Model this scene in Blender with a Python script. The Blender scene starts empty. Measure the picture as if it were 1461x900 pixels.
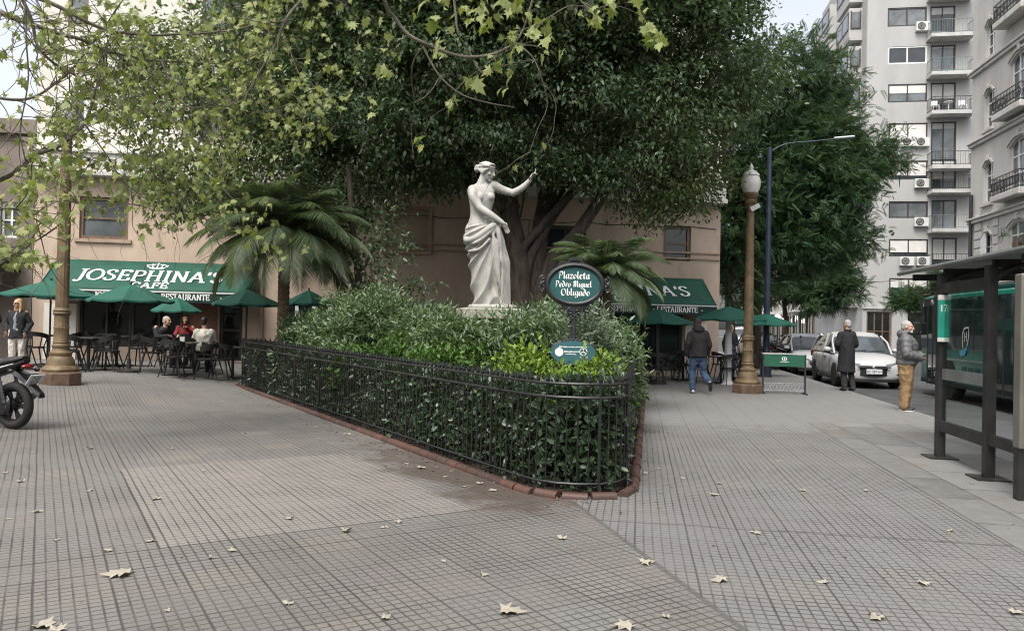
import bpy, bmesh, math, random
import numpy as np
from mathutils import Vector, Matrix, Euler, noise
R = math.radians
random.seed(11)
rng = np.random.default_rng(11)
scene = bpy.context.scene
COL = scene.collection
V3 = Vector

# ---------------------------------------------------------------- camera geometry helpers
FOC, CX, CY, CAMZ, ROLL = 1100.0, 730.5, 462.0, 1.5, 0.022


def WP(px, py, d):
    a, b = px - CX, CY - py
    return V3((d * (a - ROLL * b) / FOC, d, CAMZ + d * (b + ROLL * a) / FOC))


def smooth01(t):
    t = max(0.0, min(1.0, t))
    return t * t * (3 - 2 * t)


def G(x, y):
    """height of the paved ground: a gentle rise towards the cafe on the left"""
    return 0.25 * smooth01((-x - 5.6) / 2.6) * smooth01((y - 10.3) / 3.2)


def XD(px, d):
    return (px - CX) / FOC * d


def KX(y):
    return 7.6 + 0.165 * (y - 13.75)


# ---------------------------------------------------------------- materials
class NT:
    def __init__(s, name):
        s.m = bpy.data.materials.new(name)
        s.m.use_nodes = True
        s.t = s.m.node_tree
        s.t.nodes.clear()
        s.out = s.t.nodes.new('ShaderNodeOutputMaterial')

    def n(s, typ, **kw):
        x = s.t.nodes.new(typ)
        for k, v in kw.items():
            setattr(x, k, v)
        return x

    def link(s, a, b):
        s.t.links.new(a, b)

    def put(s, sock, v):
        if isinstance(v, bpy.types.NodeSocket):
            s.link(v, sock)
        else:
            sock.default_value = v

    def m_(s, op, a, b=0.0, c=0.0, clamp=False):
        x = s.n('ShaderNodeMath', operation=op)
        x.use_clamp = clamp
        for i, v in enumerate((a, b, c)):
            s.put(x.inputs[i], v)
        return x.outputs[0]

    def mix(s, f, a, b):
        x = s.n('ShaderNodeMix', data_type='RGBA')
        s.put(x.inputs[0], f)
        for i, v in ((6, a), (7, b)):
            s.put(x.inputs[i], v if isinstance(v, bpy.types.NodeSocket) else (*v[:3], 1))
        return x.outputs[2]

    def noise(s, vec, scale, detail=4, rough=.55):
        x = s.n('ShaderNodeTexNoise')
        x.inputs['Scale'].default_value = scale
        x.inputs['Detail'].default_value = detail
        x.inputs['Roughness'].default_value = rough
        if vec is not None:
            s.link(vec, x.inputs['Vector'])
        return x.outputs['Fac']

    def ramp(s, f, lo, hi):
        x = s.n('ShaderNodeMapRange')
        s.put(x.inputs[0], f)
        x.inputs[1].default_value = lo
        x.inputs[2].default_value = hi
        x.interpolation_type = 'SMOOTHSTEP'
        return x.outputs[0]

    def bsdf(s, col, rough=.6, metal=0.0, spec=.5):
        b = s.n('ShaderNodeBsdfPrincipled')
        s.put(b.inputs['Base Color'], col if isinstance(col, bpy.types.NodeSocket) else (*col[:3], 1))
        s.put(b.inputs['Roughness'], rough)
        s.put(b.inputs['Metallic'], metal)
        b.inputs['Specular IOR Level'].default_value = spec
        s.link(b.outputs[0], s.out.inputs[0])
        return b

    def bump(s, h, strength, dist, b):
        x = s.n('ShaderNodeBump')
        x.inputs['Strength'].default_value = strength
        x.inputs['Distance'].default_value = dist
        s.link(h, x.inputs['Height'])
        s.link(x.outputs[0], b.inputs['Normal'])

    def obj(s):
        return s.n('ShaderNodeTexCoord').outputs['Object']


def mat(name, col, rough=.6, metal=0.0, var=.25, scale=6.0, bump=0.0, bscale=40.0, spec=.5, dirt=None, dscale=1.2, stretch=None):
    """plain surface with mottled colour, optional dirt blotches and fine bump"""
    s = NT(name)
    o = s.obj()
    if stretch:
        mp = s.n('ShaderNodeMapping')
        mp.inputs['Scale'].default_value = stretch
        s.link(o, mp.inputs[0])
        o = mp.outputs[0]
    f = s.noise(o, scale)
    lo = [c * (1 - var) for c in col]
    hi = [min(1, c * (1 + var)) for c in col]
    c = s.mix(s.ramp(f, .3, .7), lo, hi)
    if dirt:
        d = s.ramp(s.noise(o, dscale, 6, .65), .5, .72)
        c = s.mix(s.m_('MULTIPLY', d, dirt[3]), c, dirt[:3])
    rr = s.m_('ADD', rough - .08, s.m_('MULTIPLY', s.noise(o, scale * 2.3), .16))
    b = s.bsdf(c, rr, metal, spec)
    if bump:
        s.bump(s.noise(o, bscale, 5), bump, .02, b)
    return s.m


def leafmat(name, cols, trans=.3, rough=.45, spec=.35, back=None):
    s = NT(name)
    g = s.n('ShaderNodeNewGeometry')
    cr = s.n('ShaderNodeValToRGB')
    el = cr.color_ramp.elements
    while len(el) < len(cols):
        el.new(.5)
    for i, c in enumerate(cols):
        el[i].position = i / (len(cols) - 1)
        el[i].color = (*c, 1)
    s.link(g.outputs['Random Per Island'], cr.inputs[0])
    col = cr.outputs[0]
    if back:
        col = s.mix(s.m_('MULTIPLY', g.outputs['Backfacing'], .7), col, back)
    b = s.bsdf(col, rough, 0, spec)
    tr = s.n('ShaderNodeBsdfTranslucent')
    warm = s.mix(.5, col, (.16, .22, .02))
    s.link(warm, tr.inputs[0])
    mx = s.n('ShaderNodeMixShader')
    mx.inputs[0].default_value = trans
    s.link(b.outputs[0], mx.inputs[1])
    s.link(tr.outputs[0], mx.inputs[2])
    s.link(mx.outputs[0], s.out.inputs[0])
    return s.m


def glassmat(name, tint=(.02, .025, .028), rough=.04):
    """window glass seen from outside by day: dark with a clear reflection, slightly wavy"""
    s = NT(name)
    b = s.bsdf(s.mix(s.ramp(s.noise(s.obj(), .9), .35, .65), tint, [c * 1.8 for c in tint]), rough, 0, .6)
    s.bump(s.noise(s.obj(), 1.3, 1), .08, .02, b)
    return s.m


def panemat(name, tint=(.85, .9, .88), refl=.10):
    s = NT(name)
    tr = s.n('ShaderNodeBsdfTransparent')
    tr.inputs[0].default_value = (*tint, 1)
    gl = s.n('ShaderNodeBsdfGlossy')
    gl.inputs['Roughness'].default_value = .03
    fr = s.n('ShaderNodeLayerWeight')
    fr.inputs[0].default_value = .5
    mx = s.n('ShaderNodeMixShader')
    s.link(s.m_('ADD', s.m_('MULTIPLY', s.m_('POWER', fr.outputs['Facing'], 4.0), .45), refl * .4, clamp=True), mx.inputs[0])
    s.link(tr.outputs[0], mx.inputs[1])
    s.link(gl.outputs[0], mx.inputs[2])
    s.link(mx.outputs[0], s.out.inputs[0])
    return s.m


def emat(name, col, strength):
    s = NT(name)
    e = s.n('ShaderNodeEmission')
    e.inputs[0].default_value = (*col, 1)
    e.inputs[1].default_value = strength
    s.link(e.outputs[0], s.out.inputs[0])
    return s.m


# ---------------------------------------------------------------- object bookkeeping
def setp(o, label=None, cat=None, group=None, kind=None):
    if label: o['label'] = label
    if cat: o['category'] = cat
    if group: o['group'] = group
    if kind: o['kind'] = kind
    return o


def thing(name, label, cat, loc=(0, 0, 0), rz=0.0, group=None):
    o = bpy.data.objects.new(name, None)
    COL.objects.link(o)
    o.location = loc
    o.rotation_euler = (0, 0, rz)
    o.empty_display_size = .1
    return setp(o, label, cat, group)


KIDS = {}


def link_mesh(name, me, m, parent=None):
    o = bpy.data.objects.new(name, me)
    COL.objects.link(o)
    if m is not None:
        me.materials.append(m)
    if parent is not None:
        o.parent = parent
        KIDS.setdefault(parent.name, []).append(o)
    return o


def copy_tree(o, parent=None):
    c = o.copy()
    COL.objects.link(c)
    if parent is not None:
        c.parent = parent
        KIDS.setdefault(parent.name, []).append(c)
    for ch in list(KIDS.get(o.name, [])):
        copy_tree(ch, c)
    return c


def np_mesh(name, V, F):
    """triangles or quads from numpy arrays"""
    me = bpy.data.meshes.new(name)
    V = np.asarray(V, dtype=np.float32)
    F = np.asarray(F, dtype=np.int32)
    k = F.shape[1]
    me.vertices.add(len(V))
    me.vertices.foreach_set('co', V.ravel())
    me.loops.add(F.size)
    me.loops.foreach_set('vertex_index', F.ravel())
    me.polygons.add(len(F))
    me.polygons.foreach_set('loop_start', np.arange(0, F.size, k, dtype=np.int32))
    me.polygons.foreach_set('loop_total', np.full(len(F), k, dtype=np.int32))
    me.update(calc_edges=True)
    return me


# ---------------------------------------------------------------- mesh builder
class MB:
    def __init__(s):
        s.v, s.f = [], []

    def add(s, vs, fs):
        b = len(s.v)
        s.v += [tuple(p) for p in vs]
        s.f += [tuple(i + b for i in f) for f in fs]
        return s

    def box(s, c, d, rz=0.0, M=None):
        x, y, z = d[0] / 2, d[1] / 2, d[2] / 2
        m = M if M is not None else Matrix.Rotation(rz, 3, 'Z')
        c = V3(c)
        vs = [c + m @ V3((i * x, j * y, k * z)) for i in (-1, 1) for j in (-1, 1) for k in (-1, 1)]
        return s.add(vs, [(0, 1, 3, 2), (4, 6, 7, 5), (0, 4, 5, 1), (2, 3, 7, 6), (0, 2, 6, 4), (1, 5, 7, 3)])

    def bx(s, x0, x1, y0, y1, z0, z1):
        return s.box(((x0 + x1) / 2, (y0 + y1) / 2, (z0 + z1) / 2), (x1 - x0, y1 - y0, z1 - z0))

    def frame_axes(s, d):
        d = d.normalized()
        up = V3((0, 0, 1)) if abs(d.z) < .95 else V3((1, 0, 0))
        a = d.cross(up).normalized()
        return a, a.cross(d).normalized()

    def beam(s, p, q, w, h):
        p, q = V3(p), V3(q)
        a, b = s.frame_axes(q - p)
        vs = [e + a * (i * w / 2) + b * (j * h / 2) for e in (p, q) for i, j in ((-1, -1), (1, -1), (1, 1), (-1, 1))]
        return s.add(vs, [(0, 3, 2, 1), (4, 5, 6, 7), (0, 1, 5, 4), (1, 2, 6, 5), (2, 3, 7, 6), (3, 0, 4, 7)])

    def rings(s, rings, closed_ends=True):
        n = len(rings[0])
        vs = [p for r in rings for p in r]
        fs = []
        for k in range(len(rings) - 1):
            for i in range(n):
                j = (i + 1) % n
                fs.append((k * n + i, k * n + j, (k + 1) * n + j, (k + 1) * n + i))
        if closed_ends:
            fs.append(tuple(range(n - 1, -1, -1)))
            fs.append(tuple((len(rings) - 1) * n + i for i in range(n)))
        return s.add(vs, fs)

    def tube(s, pts, radii, n=8, ends=True, round_ends=False):
        pts = [V3(p) for p in pts]
        if not hasattr(radii, '__len__'):
            radii = [radii] * len(pts)
        radii = list(radii)
        if round_ends:
            d0 = (pts[0] - pts[1]).normalized()
            d1 = (pts[-1] - pts[-2]).normalized()
            r0, r1 = radii[0], radii[-1]
            pre = [(pts[0] + d0 * r0 * k, r0 * math.sqrt(max(0, 1 - k * k))) for k in (.98, .8, .45)]
            post = [(pts[-1] + d1 * r1 * k, r1 * math.sqrt(max(0, 1 - k * k))) for k in (.45, .8, .98)]
            pts = [p for p, _ in pre] + pts + [p for p, _ in post]
            radii = [r for _, r in pre] + radii + [r for _, r in post]
        rr = []
        a = None
        for i, p in enumerate(pts):
            d = (pts[min(i + 1, len(pts) - 1)] - pts[max(i - 1, 0)])
            if d.length < 1e-9:
                d = V3((0, 0, 1))
            d.normalize()
            if a is None:
                a, b = s.frame_axes(d)
            else:
                a = (a - d * a.dot(d))
                if a.length < 1e-6:
                    a, b = s.frame_axes(d)
                a.normalize()
            b = d.cross(a)
            rr.append([p + (a * math.cos(t) + b * math.sin(t)) * radii[i] for t in [2 * math.pi * k / n for k in range(n)]])
        return s.rings(rr, ends)

    def lathe(s, prof, c=(0, 0, 0), n=20, flute=0, frange=None, famp=.0):
        c = V3(c)
        rr = []
        for r, z in prof:
            ring = []
            for k in range(n):
                t = 2 * math.pi * k / n
                q = r
                if flute and frange[0] <= z <= frange[1]:
                    q = r * (1 - famp * (k % 2))
                ring.append(c + V3((q * math.cos(t), q * math.sin(t), z)))
            rr.append(ring)
        return s.rings(rr, True)

    def ell(s, c, r, M=None, nu=14, nv=9):
        c = V3(c)
        m = M if M is not None else Matrix.Identity(3)
        if not hasattr(r, '__len__'):
            r = (r, r, r)
        rr = []
        for j in range(nv):
            ph = math.pi * (j + .5) / nv - math.pi / 2
            rr.append([c + m @ V3((r[0] * math.cos(ph) * math.cos(2 * math.pi * k / nu), r[1] * math.cos(ph) * math.sin(2 * math.pi * k / nu), r[2] * math.sin(ph))) for k in range(nu)])
        return s.rings(rr, True)

    def prism(s, poly, d0, d1, M=None):
        """poly of (a,b) in the XZ plane, extruded from y=d0 to y=d1, then M (4x4)"""
        n = len(poly)
        vs = [V3((a, d, b)) for d in (d0, d1) for a, b in poly]
        if M is not None:
            vs = [M @ p for p in vs]
        fs = [tuple(range(n)), tuple(range(2 * n - 1, n - 1, -1))]
        fs += [(i, n + i, n + (i + 1) % n, (i + 1) % n) for i in range(n)]
        return s.add(vs, fs)

    def mesh(s, name):
        me = bpy.data.meshes.new(name)
        me.from_pydata(s.v, [], s.f)
        me.update()
        return me

    def build(s, name, m, parent=None, smooth=False, bevel=0.0, angle=40, fix=True):
        me = s.mesh(name)
        if fix and len(s.f) < 60000:
            bm = bmesh.new()
            bm.from_mesh(me)
            bmesh.ops.recalc_face_normals(bm, faces=bm.faces)
            bm.to_mesh(me)
            bm.free()
        if smooth:
            me.polygons.foreach_set('use_smooth', np.ones(len(me.polygons), dtype=bool))
            me.set_sharp_from_angle(angle=R(angle))
        o = link_mesh(name, me, m, parent)
        if bevel:
            b = o.modifiers.new('bevel', 'BEVEL')
            b.width = bevel
            b.segments = 2
            b.limit_method = 'ANGLE'
            b.angle_limit = R(35)
        return o


def fused(mb, voxel, it=4, fac=.5, name='m'):
    """one continuous skin over overlapping closed lumps"""
    me = mb.mesh('tmp')
    bm = bmesh.new(); bm.from_mesh(me)
    bmesh.ops.recalc_face_normals(bm, faces=bm.faces)
    bm.to_mesh(me); bm.free()
    o = bpy.data.objects.new('tmp', me)
    COL.objects.link(o)
    r = o.modifiers.new('r', 'REMESH')
    r.mode = 'VOXEL'
    r.voxel_size = voxel
    r.use_smooth_shade = True
    if it:
        sm = o.modifiers.new('s', 'SMOOTH')
        sm.factor = fac
        sm.iterations = it
    dg = bpy.context.evaluated_depsgraph_get()
    out = bpy.data.meshes.new_from_object(o.evaluated_get(dg))
    out.name = name
    bpy.data.objects.remove(o)
    bpy.data.meshes.remove(me)
    out.materials.clear()
    out.polygons.foreach_set('use_smooth', np.ones(len(out.polygons), dtype=bool))
    return out


def catmull(pts, n=6):
    pts = [V3(p) for p in pts]
    P = [pts[0] * 2 - pts[1]] + pts + [pts[-1] * 2 - pts[-2]]
    out = []
    for i in range(1, len(P) - 2):
        a, b, c, d = P[i - 1], P[i], P[i + 1], P[i + 2]
        for k in range(n):
            t = k / n
            out.append(.5 * ((2 * b) + (c - a) * t + (2 * a - 5 * b + 4 * c - d) * t * t + (3 * b - a - 3 * c + d) * t ** 3))
    out.append(pts[-1])
    return out


def lerp_list(vals, n):
    out = []
    for i in range(n):
        t = i / (n - 1) * (len(vals) - 1)
        k = min(int(t), len(vals) - 2)
        out.append(vals[k] + (vals[k + 1] - vals[k]) * (t - k))
    return out


# ---------------------------------------------------------------- writing
def ribbon(mb, pts, wfn, y):
    """flat stroke in the XZ plane at depth y"""
    n = len(pts)
    vs = []
    for i, (x, z) in enumerate(pts):
        x0, z0 = pts[max(0, i - 1)]
        x1, z1 = pts[min(n - 1, i + 1)]
        dx, dz = x1 - x0, z1 - z0
        l = math.hypot(dx, dz) or 1
        ox, oz = wfn(dx / l, dz / l)
        vs += [(x - ox, y, z - oz), (x + ox, y, z + oz)]
    mb.add(vs, [(2 * i, 2 * i + 1, 2 * i + 3, 2 * i + 2) for i in range(n - 1)])


def arcp(cx, cz, rx, rz, a0, a1, n=12):
    return [(cx + rx * math.cos(R(a0 + (a1 - a0) * i / n)), cz + rz * math.sin(R(a0 + (a1 - a0) * i / n))) for i in range(n + 1)]


def sp(*pts):
    c = catmull([(x, 0, z) for x, z in pts], 5)
    return [(p.x, p.z) for p in c]


# roman capitals: (advance, [strokes], [serif bars (x0,x1,z)], {thick diagonal strokes})
ROMAN = {
    'J': (.62, [[(.42, 1), (.42, .12)], sp((.42, .14), (.38, -.08), (.22, -.16), (.08, -.06))], [(.22, .62, 1)]),
    'O': (.98, [arcp(.49, .5, .40, .5, 90, 450, 28)], []),
    'S': (.70, [sp((.58, .80), (.50, .96), (.33, 1.0), (.15, .90), (.15, .70), (.34, .54), (.54, .40), (.58, .20), (.44, .03), (.28, .0), (.12, .08), (.08, .24))], []),
    'E': (.78, [[(.2, 0), (.2, 1)], [(.1, .985), (.68, .985)], [(.2, .51), (.56, .51)], [(.1, .015), (.70, .015)], [(.67, 1), (.67, .78)], [(.69, 0), (.69, .24)], [(.55, .6), (.55, .42)]], []),
    'F': (.74, [[(.2, 0), (.2, 1)], [(.1, .985), (.66, .985)], [(.2, .51), (.56, .51)], [(.65, 1), (.65, .76)], [(.55, .6), (.55, .42)]], [(.06, .36, 0)]),
    'P': (.78, [[(.2, 0), (.2, 1)], [(.1, .985), (.42, .985)] + arcp(.42, .73, .26, .255, 90, -90, 12) + [(.2, .475)]], [(.06, .38, 0)]),
    'R': (.86, [[(.2, 0), (.2, 1)], [(.1, .985), (.42, .985)] + arcp(.42, .74, .25, .245, 90, -90, 12) + [(.2, .495)]], [(.06, .36, 0)], [[(.42, .49), (.76, .0)]]),
    'H': (.98, [[(.2, 0), (.2, 1)], [(.76, 0), (.76, 1)], [(.2, .51), (.76, .51)]], [(.06, .36, 0), (.06, .36, 1), (.62, .90, 0), (.62, .90, 1)]),
    'I': (.46, [[(.22, 0), (.22, 1)]], [(.06, .38, 0), (.06, .38, 1)]),
    'N': (.98, [[(.2, 0), (.2, 1)], [(.78, 0), (.78, 1)]], [(.06, .34, 0), (.06, .24, 1), (.66, .92, 1)], [[(.2, 1), (.78, 0)]]),
    'A': (.96, [[(.26, .36), (.66, .36)], [(.12, 0), (.46, 1)]], [(.0, .26, 0), (.66, .98, 0)], [[(.46, 1), (.82, 0)]]),
    'C': (.84, [sp((.72, .76), (.60, .95), (.42, 1.0), (.2, .88), (.1, .5), (.2, .12), (.42, .0), (.62, .06), (.74, .24)), [(.72, .98), (.72, .74)]], []),
    'U': (.92, [[(.2, 1), (.2, .3)] + arcp(.46, .3, .26, .29, 180, 360, 12) + [(.72, 1)]], [(.06, .36, 1), (.6, .86, 1)]),
    'T': (.80, [[(.4, 0), (.4, 1)], [(.06, .985), (.74, .985)], [(.07, 1), (.07, .76)], [(.73, 1), (.73, .76)]], [(.24, .56, 0)]),
    "'": (.30, [], [], [[(.15, 1.02), (.12, .70)]]),
    '-': (.62, [[(.14, .46), (.46, .46)], [(.14, .40), (.46, .40)]], []),
    ' ': (.40, [], []),
}
ROMAN['É'] = (ROMAN['E'][0], ROMAN['E'][1] + [[(.34, 1.08), (.50, 1.24)]], [])


def roman(mb, text, x, z, h, wx=1.0, T=.17, t=.075, y=0.0, center=True, slant=0.0):
    tot = sum(ROMAN[c][0] for c in text) * h * wx
    if center:
        x = x - tot / 2
    eps = 0
    for c in text:
        g = ROMAN[c]
        k = 0

        def mp(p):
            return (x + (p[0] + slant * (p[1] - .5)) * h * wx, z + p[1] * h)

        for st in g[1]:
            def wf(dx, dz):
                w = (t + (T - t) * abs(dz) ** 1.3) * h / 2
                return (-dz * w, dx * w)
            ribbon(mb, [mp(p) for p in st], wf, y - .0004 * k)
            k += 1
        for a, b, zz in g[2]:
            ribbon(mb, [mp((a, zz)), mp((b, zz))], lambda dx, dz: (0, t * h / 2), y - .0004 * k)
            k += 1
        if len(g) > 3:
            for st in g[3]:
                ribbon(mb, [mp(p) for p in st], lambda dx, dz: (-dz * T * h / 2 * .95, dx * T * h / 2 * .95), y - .0004 * k)
                k += 1
        x += g[0] * h * wx
    return tot


# broad nib letters for the square's name board
NIB = {
    'P': (.72, [[(.18, -.04), (.24, 1.0)], sp((.04, .86), (.24, 1.02), (.52, 1.0), (.64, .78), (.50, .54), (.24, .50))]),
    'l': (.34, [sp((.14, 1.06), (.13, .5), (.14, .1), (.26, .0))]),
    'a': (.56, [sp((.44, .60), (.26, .62), (.10, .40), (.12, .08), (.28, .02), (.42, .2)), sp((.44, .62), (.42, .25), (.43, .06), (.54, .02))]),
    'z': (.52, [[(.08, .58), (.44, .60)], [(.44, .60), (.08, .04)], [(.08, .04), (.48, .02)]]),
    'o': (.56, [arcp(.27, .31, .19, .30, 100, 460, 16)]),
    'e': (.50, [sp((.12, .32), (.40, .40), (.36, .60), (.20, .60), (.10, .34), (.16, .06), (.30, .0), (.44, .10))]),
    't': (.46, [sp((.20, .86), (.18, .3), (.22, .04), (.38, .04)), [(.04, .60), (.40, .62)]]),
    'd': (.60, [arcp(.27, .29, .19, .29, 90, 450, 16), sp((.12, 1.02), (.34, .86), (.46, .58), (.46, .30))]),
    'r': (.46, [[(.14, .62), (.14, .0)], sp((.14, .46), (.26, .62), (.42, .58))]),
    'M': (1.02, [sp((.06, .82), (.16, 1.0), (.22, .6), (.18, .0)), sp((.20, .8), (.36, 1.02), (.50, .86), (.48, .02)), sp((.50, .8), (.68, 1.02), (.82, .84), (.80, .2), (.94, .02))]),
    'i': (.32, [[(.14, .62), (.14, .06), (.24, .02)], [(.13, .80), (.17, .86)]]),
    'g': (.56, [sp((.44, .60), (.24, .62), (.10, .40), (.14, .10), (.30, .06), (.42, .24)), sp((.44, .62), (.44, .1), (.38, -.24), (.20, -.30), (.06, -.18))]),
    'u': (.60, [sp((.12, .62), (.11, .2), (.20, .02), (.36, .08), (.44, .26)), [(.45, .62), (.45, .06), (.55, .02)]]),
    'b': (.56, [sp((.12, 1.04), (.11, .5), (.12, .06)), arcp(.28, .29, .18, .28, 160, 520, 16)]),
    'O': (.86, [arcp(.40, .5, .31, .5, 110, 470, 22)]),
    ' ': (.34, []),
}


def nib(mb, text, x, z, h, w=.13, y=0.0, ang=38):
    tot = sum(NIB[c][0] for c in text) * h
    x -= tot / 2
    ox, oz = math.cos(R(ang)) * w * h / 2, math.sin(R(ang)) * w * h / 2
    for c in text:
        for k, st in enumerate(NIB[c][1]):
            ribbon(mb, [(x + p[0] * h, z + p[1] * h) for p in st], lambda dx, dz: (ox - dz * .018 * h, oz + dx * .018 * h), y - .0004 * k)
        x += NIB[c][0] * h


def text_obj(name, body, m, parent, loc, rot, size, extrude=.001):
    cu = bpy.data.curves.new(name, 'FONT')
    cu.body = body
    cu.size = size
    cu.align_x = 'CENTER'
    cu.align_y = 'CENTER'
    cu.extrude = extrude
    cu.materials.append(m)
    q = bpy.data.objects.new('tmp', cu)
    COL.objects.link(q)
    dg = bpy.context.evaluated_depsgraph_get()
    me = bpy.data.meshes.new_from_object(q.evaluated_get(dg))
    bpy.data.objects.remove(q)
    bpy.data.curves.remove(cu)
    me.name = name
    me.materials.clear()
    o = link_mesh(name, me, m, parent)
    o.location = loc
    o.rotation_euler = rot
    return o
# ================================================================ ground
def pavement_material():
    s = NT('paving_tiles')
    o = s.obj()
    sep = s.n('ShaderNodeSeparateXYZ')
    s.link(o, sep.inputs[0])
    x, y = sep.outputs[0], sep.outputs[1]
    # gentle waviness of old paving
    nz = s.n('ShaderNodeTexNoise'); nz.inputs['Scale'].default_value = .8; nz.inputs['Detail'].default_value = 1
    s.link(o, nz.inputs['Vector'])
    wob = s.m_('MULTIPLY', s.m_('SUBTRACT', nz.outputs['Fac'], .5), .018)

    def dotp(a, b):
        return s.m_('ADD', s.m_('ADD', s.m_('MULTIPLY', x, a), s.m_('MULTIPLY', y, b)), wob)
    uL, vL = dotp(-.521, .853), dotp(.853, .521)
    uR, vR = dotp(.163, .987), dotp(.987, -.163)
    seam = s.m_('SUBTRACT', s.m_('ADD', x, s.m_('MULTIPLY', y, .235)), .586 + 6.45 * .235)   # >0 : right hand area
    mask = s.m_('GREATER_THAN', seam, 0.0)
    mixf = lambda a, b: s.m_('ADD', s.m_('MULTIPLY', a, s.m_('SUBTRACT', 1.0, mask)), s.m_('MULTIPLY', b, mask))
    u, v = mixf(uL, uR), mixf(vL, vR)
    cell = .0625

    def groove(q, per, w):
        f = s.m_('FRACT', s.m_('DIVIDE', q, per))
        d = s.m_('ABSOLUTE', s.m_('SUBTRACT', f, .5))
        return s.ramp(d, .5 - w, .5 - w * .35)
    gu, gv = groove(u, cell, .135), groove(v, cell, .125)
    g = s.m_('MAXIMUM', gu, s.m_('MULTIPLY', gv, .9))
    ju, jv = groove(u, cell * 6, .028), groove(v, cell * 6, .028)
    j = s.m_('MAXIMUM', ju, jv)
    # tile-sized variation
    cmb = s.n('ShaderNodeCombineXYZ')
    s.link(s.m_('FLOOR', s.m_('DIVIDE', u, cell * 6)), cmb.inputs[0])
    s.link(s.m_('FLOOR', s.m_('DIVIDE', v, cell * 6)), cmb.inputs[1])
    wn = s.n('ShaderNodeTexWhiteNoise'); wn.noise_dimensions = '2D'
    s.link(cmb.outputs[0], wn.inputs['Vector'])
    tile = wn.outputs['Value']
    big = s.ramp(s.noise(o, .45, 5, .6), .3, .7)
    fine = s.ramp(s.noise(o, 26, 4, .7), .25, .75)
    mid = s.ramp(s.noise(o, 3.2, 6, .65), .3, .72)
    col = s.mix(big, (.132, .122, .113), (.186, .174, .162))
    # every 40 cm tile has its own cast: pinkish, grey-green, ochre, dark
    sc = s.n('ShaderNodeSeparateColor'); s.link(wn.outputs['Color'], sc.inputs[0])
    zone = s.ramp(s.noise(o, .55, 3, .5), .4, .62)
    col = s.mix(s.m_('MULTIPLY', s.ramp(sc.outputs[0], .45, 1.0), s.m_('ADD', .12, s.m_('MULTIPLY', zone, .45))), col, (.235, .198, .186))
    col = s.mix(s.m_('MULTIPLY', s.ramp(sc.outputs[1], .5, 1.0), .38), col, (.185, .196, .185))
    col = s.mix(s.m_('MULTIPLY', s.ramp(sc.outputs[2], .72, 1.0), .45), col, (.225, .205, .165))
    col = s.mix(s.m_('MULTIPLY', s.ramp(tile, .55, 1.0), .38), col, (.125, .12, .116))
    # right area a little greyer, left warmer
    col = s.mix(s.m_('MULTIPLY', mask, .5), col, (.182, .183, .182))
    # replaced rectangle of newer, pinker tiles
    def inside(q, a, b):
        return s.m_('MULTIPLY', s.m_('GREATER_THAN', q, a), s.m_('LESS_THAN', q, b))
    patch = s.m_('MULTIPLY', inside(u, 5.45, 8.4), s.m_('MULTIPLY', inside(v, .70, 3.02), s.m_('SUBTRACT', 1.0, mask)))
    col = s.mix(s.m_('MULTIPLY', patch, .45), col, (.31, .28, .25))
    patch2 = s.m_('MULTIPLY', inside(u, 4.0, 5.9), s.m_('MULTIPLY', inside(v, -1.6, -.25), s.m_('SUBTRACT', 1.0, mask)))
    col = s.mix(s.m_('MULTIPLY', patch2, .35), col, (.25, .22, .20))
    edge = s.m_('MULTIPLY', s.m_('SUBTRACT', 1.0, mask),
                s.m_('MULTIPLY', s.m_('MAXIMUM', s.m_('MAXIMUM', inside(u, 5.425, 5.45), inside(u, 5.05, 5.07)), s.m_('MULTIPLY', inside(v, .685, .70), inside(u, 5.42, 8.3))), .75))
    # plain cement towards the street corner
    plain = s.m_('MULTIPLY', mask, s.ramp(s.m_('ADD', y, s.m_('MULTIPLY', mid, 1.5)), 11.6, 13.2))
    plain = s.m_('MAXIMUM', plain, s.m_('MULTIPLY', s.ramp(s.m_('ADD', y, mid), 14.6, 17.0), .8))
    col = s.mix(s.m_('MULTIPLY', plain, .6), col, (.21, .209, .204))
    col = s.mix(s.m_('MULTIPLY', fine, .30), col, (.125, .117, .108))
    sand = s.ramp(s.noise(o, 85, 3, .75), .46, .66)
    col = s.mix(s.m_('MULTIPLY', sand, .30), col, (.34, .325, .30))
    pit = s.ramp(s.noise(o, 48, 2, .6), .60, .68)
    col = s.mix(s.m_('MULTIPLY', pit, .45), col, (.06, .055, .05))
    # dirt filled grooves, uneven
    gs = s.m_('MULTIPLY', g, s.m_('ADD', .50, s.m_('MULTIPLY', s.ramp(s.noise(o, 1.3, 5, .65), .36, .68), .50)))
    gs = s.m_('MULTIPLY', gs, s.m_('SUBTRACT', 1.0, s.m_('MULTIPLY', plain, .88)))
    col = s.mix(gs, col, (.045, .042, .038))
    col = s.mix(s.m_('MULTIPLY', j, s.m_('SUBTRACT', .55, s.m_('MULTIPLY', plain, .2))), col, (.05, .045, .04))
    col = s.mix(edge, col, (.04, .037, .034))
    sm = s.m_('LESS_THAN', s.m_('ABSOLUTE', seam), .022)
    col = s.mix(s.m_('MULTIPLY', sm, .7), col, (.08, .075, .07))
    # long cracks / service joints
    st1 = s.m_('LESS_THAN', s.m_('ABSOLUTE', s.m_('SUBTRACT', s.m_('ADD', u, s.m_('MULTIPLY', mid, .05)), 6.05)), .012)
    col = s.mix(s.m_('MULTIPLY', s.m_('MULTIPLY', st1, mask), .7), col, (.06, .055, .05))
    # damp soil washed out along the flower bed
    d = s.m_('SUBTRACT', vL, s.m_('MULTIPLY', s.ramp(s.noise(o, 1.9, 6, .7), .35, .75), .55))
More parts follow.
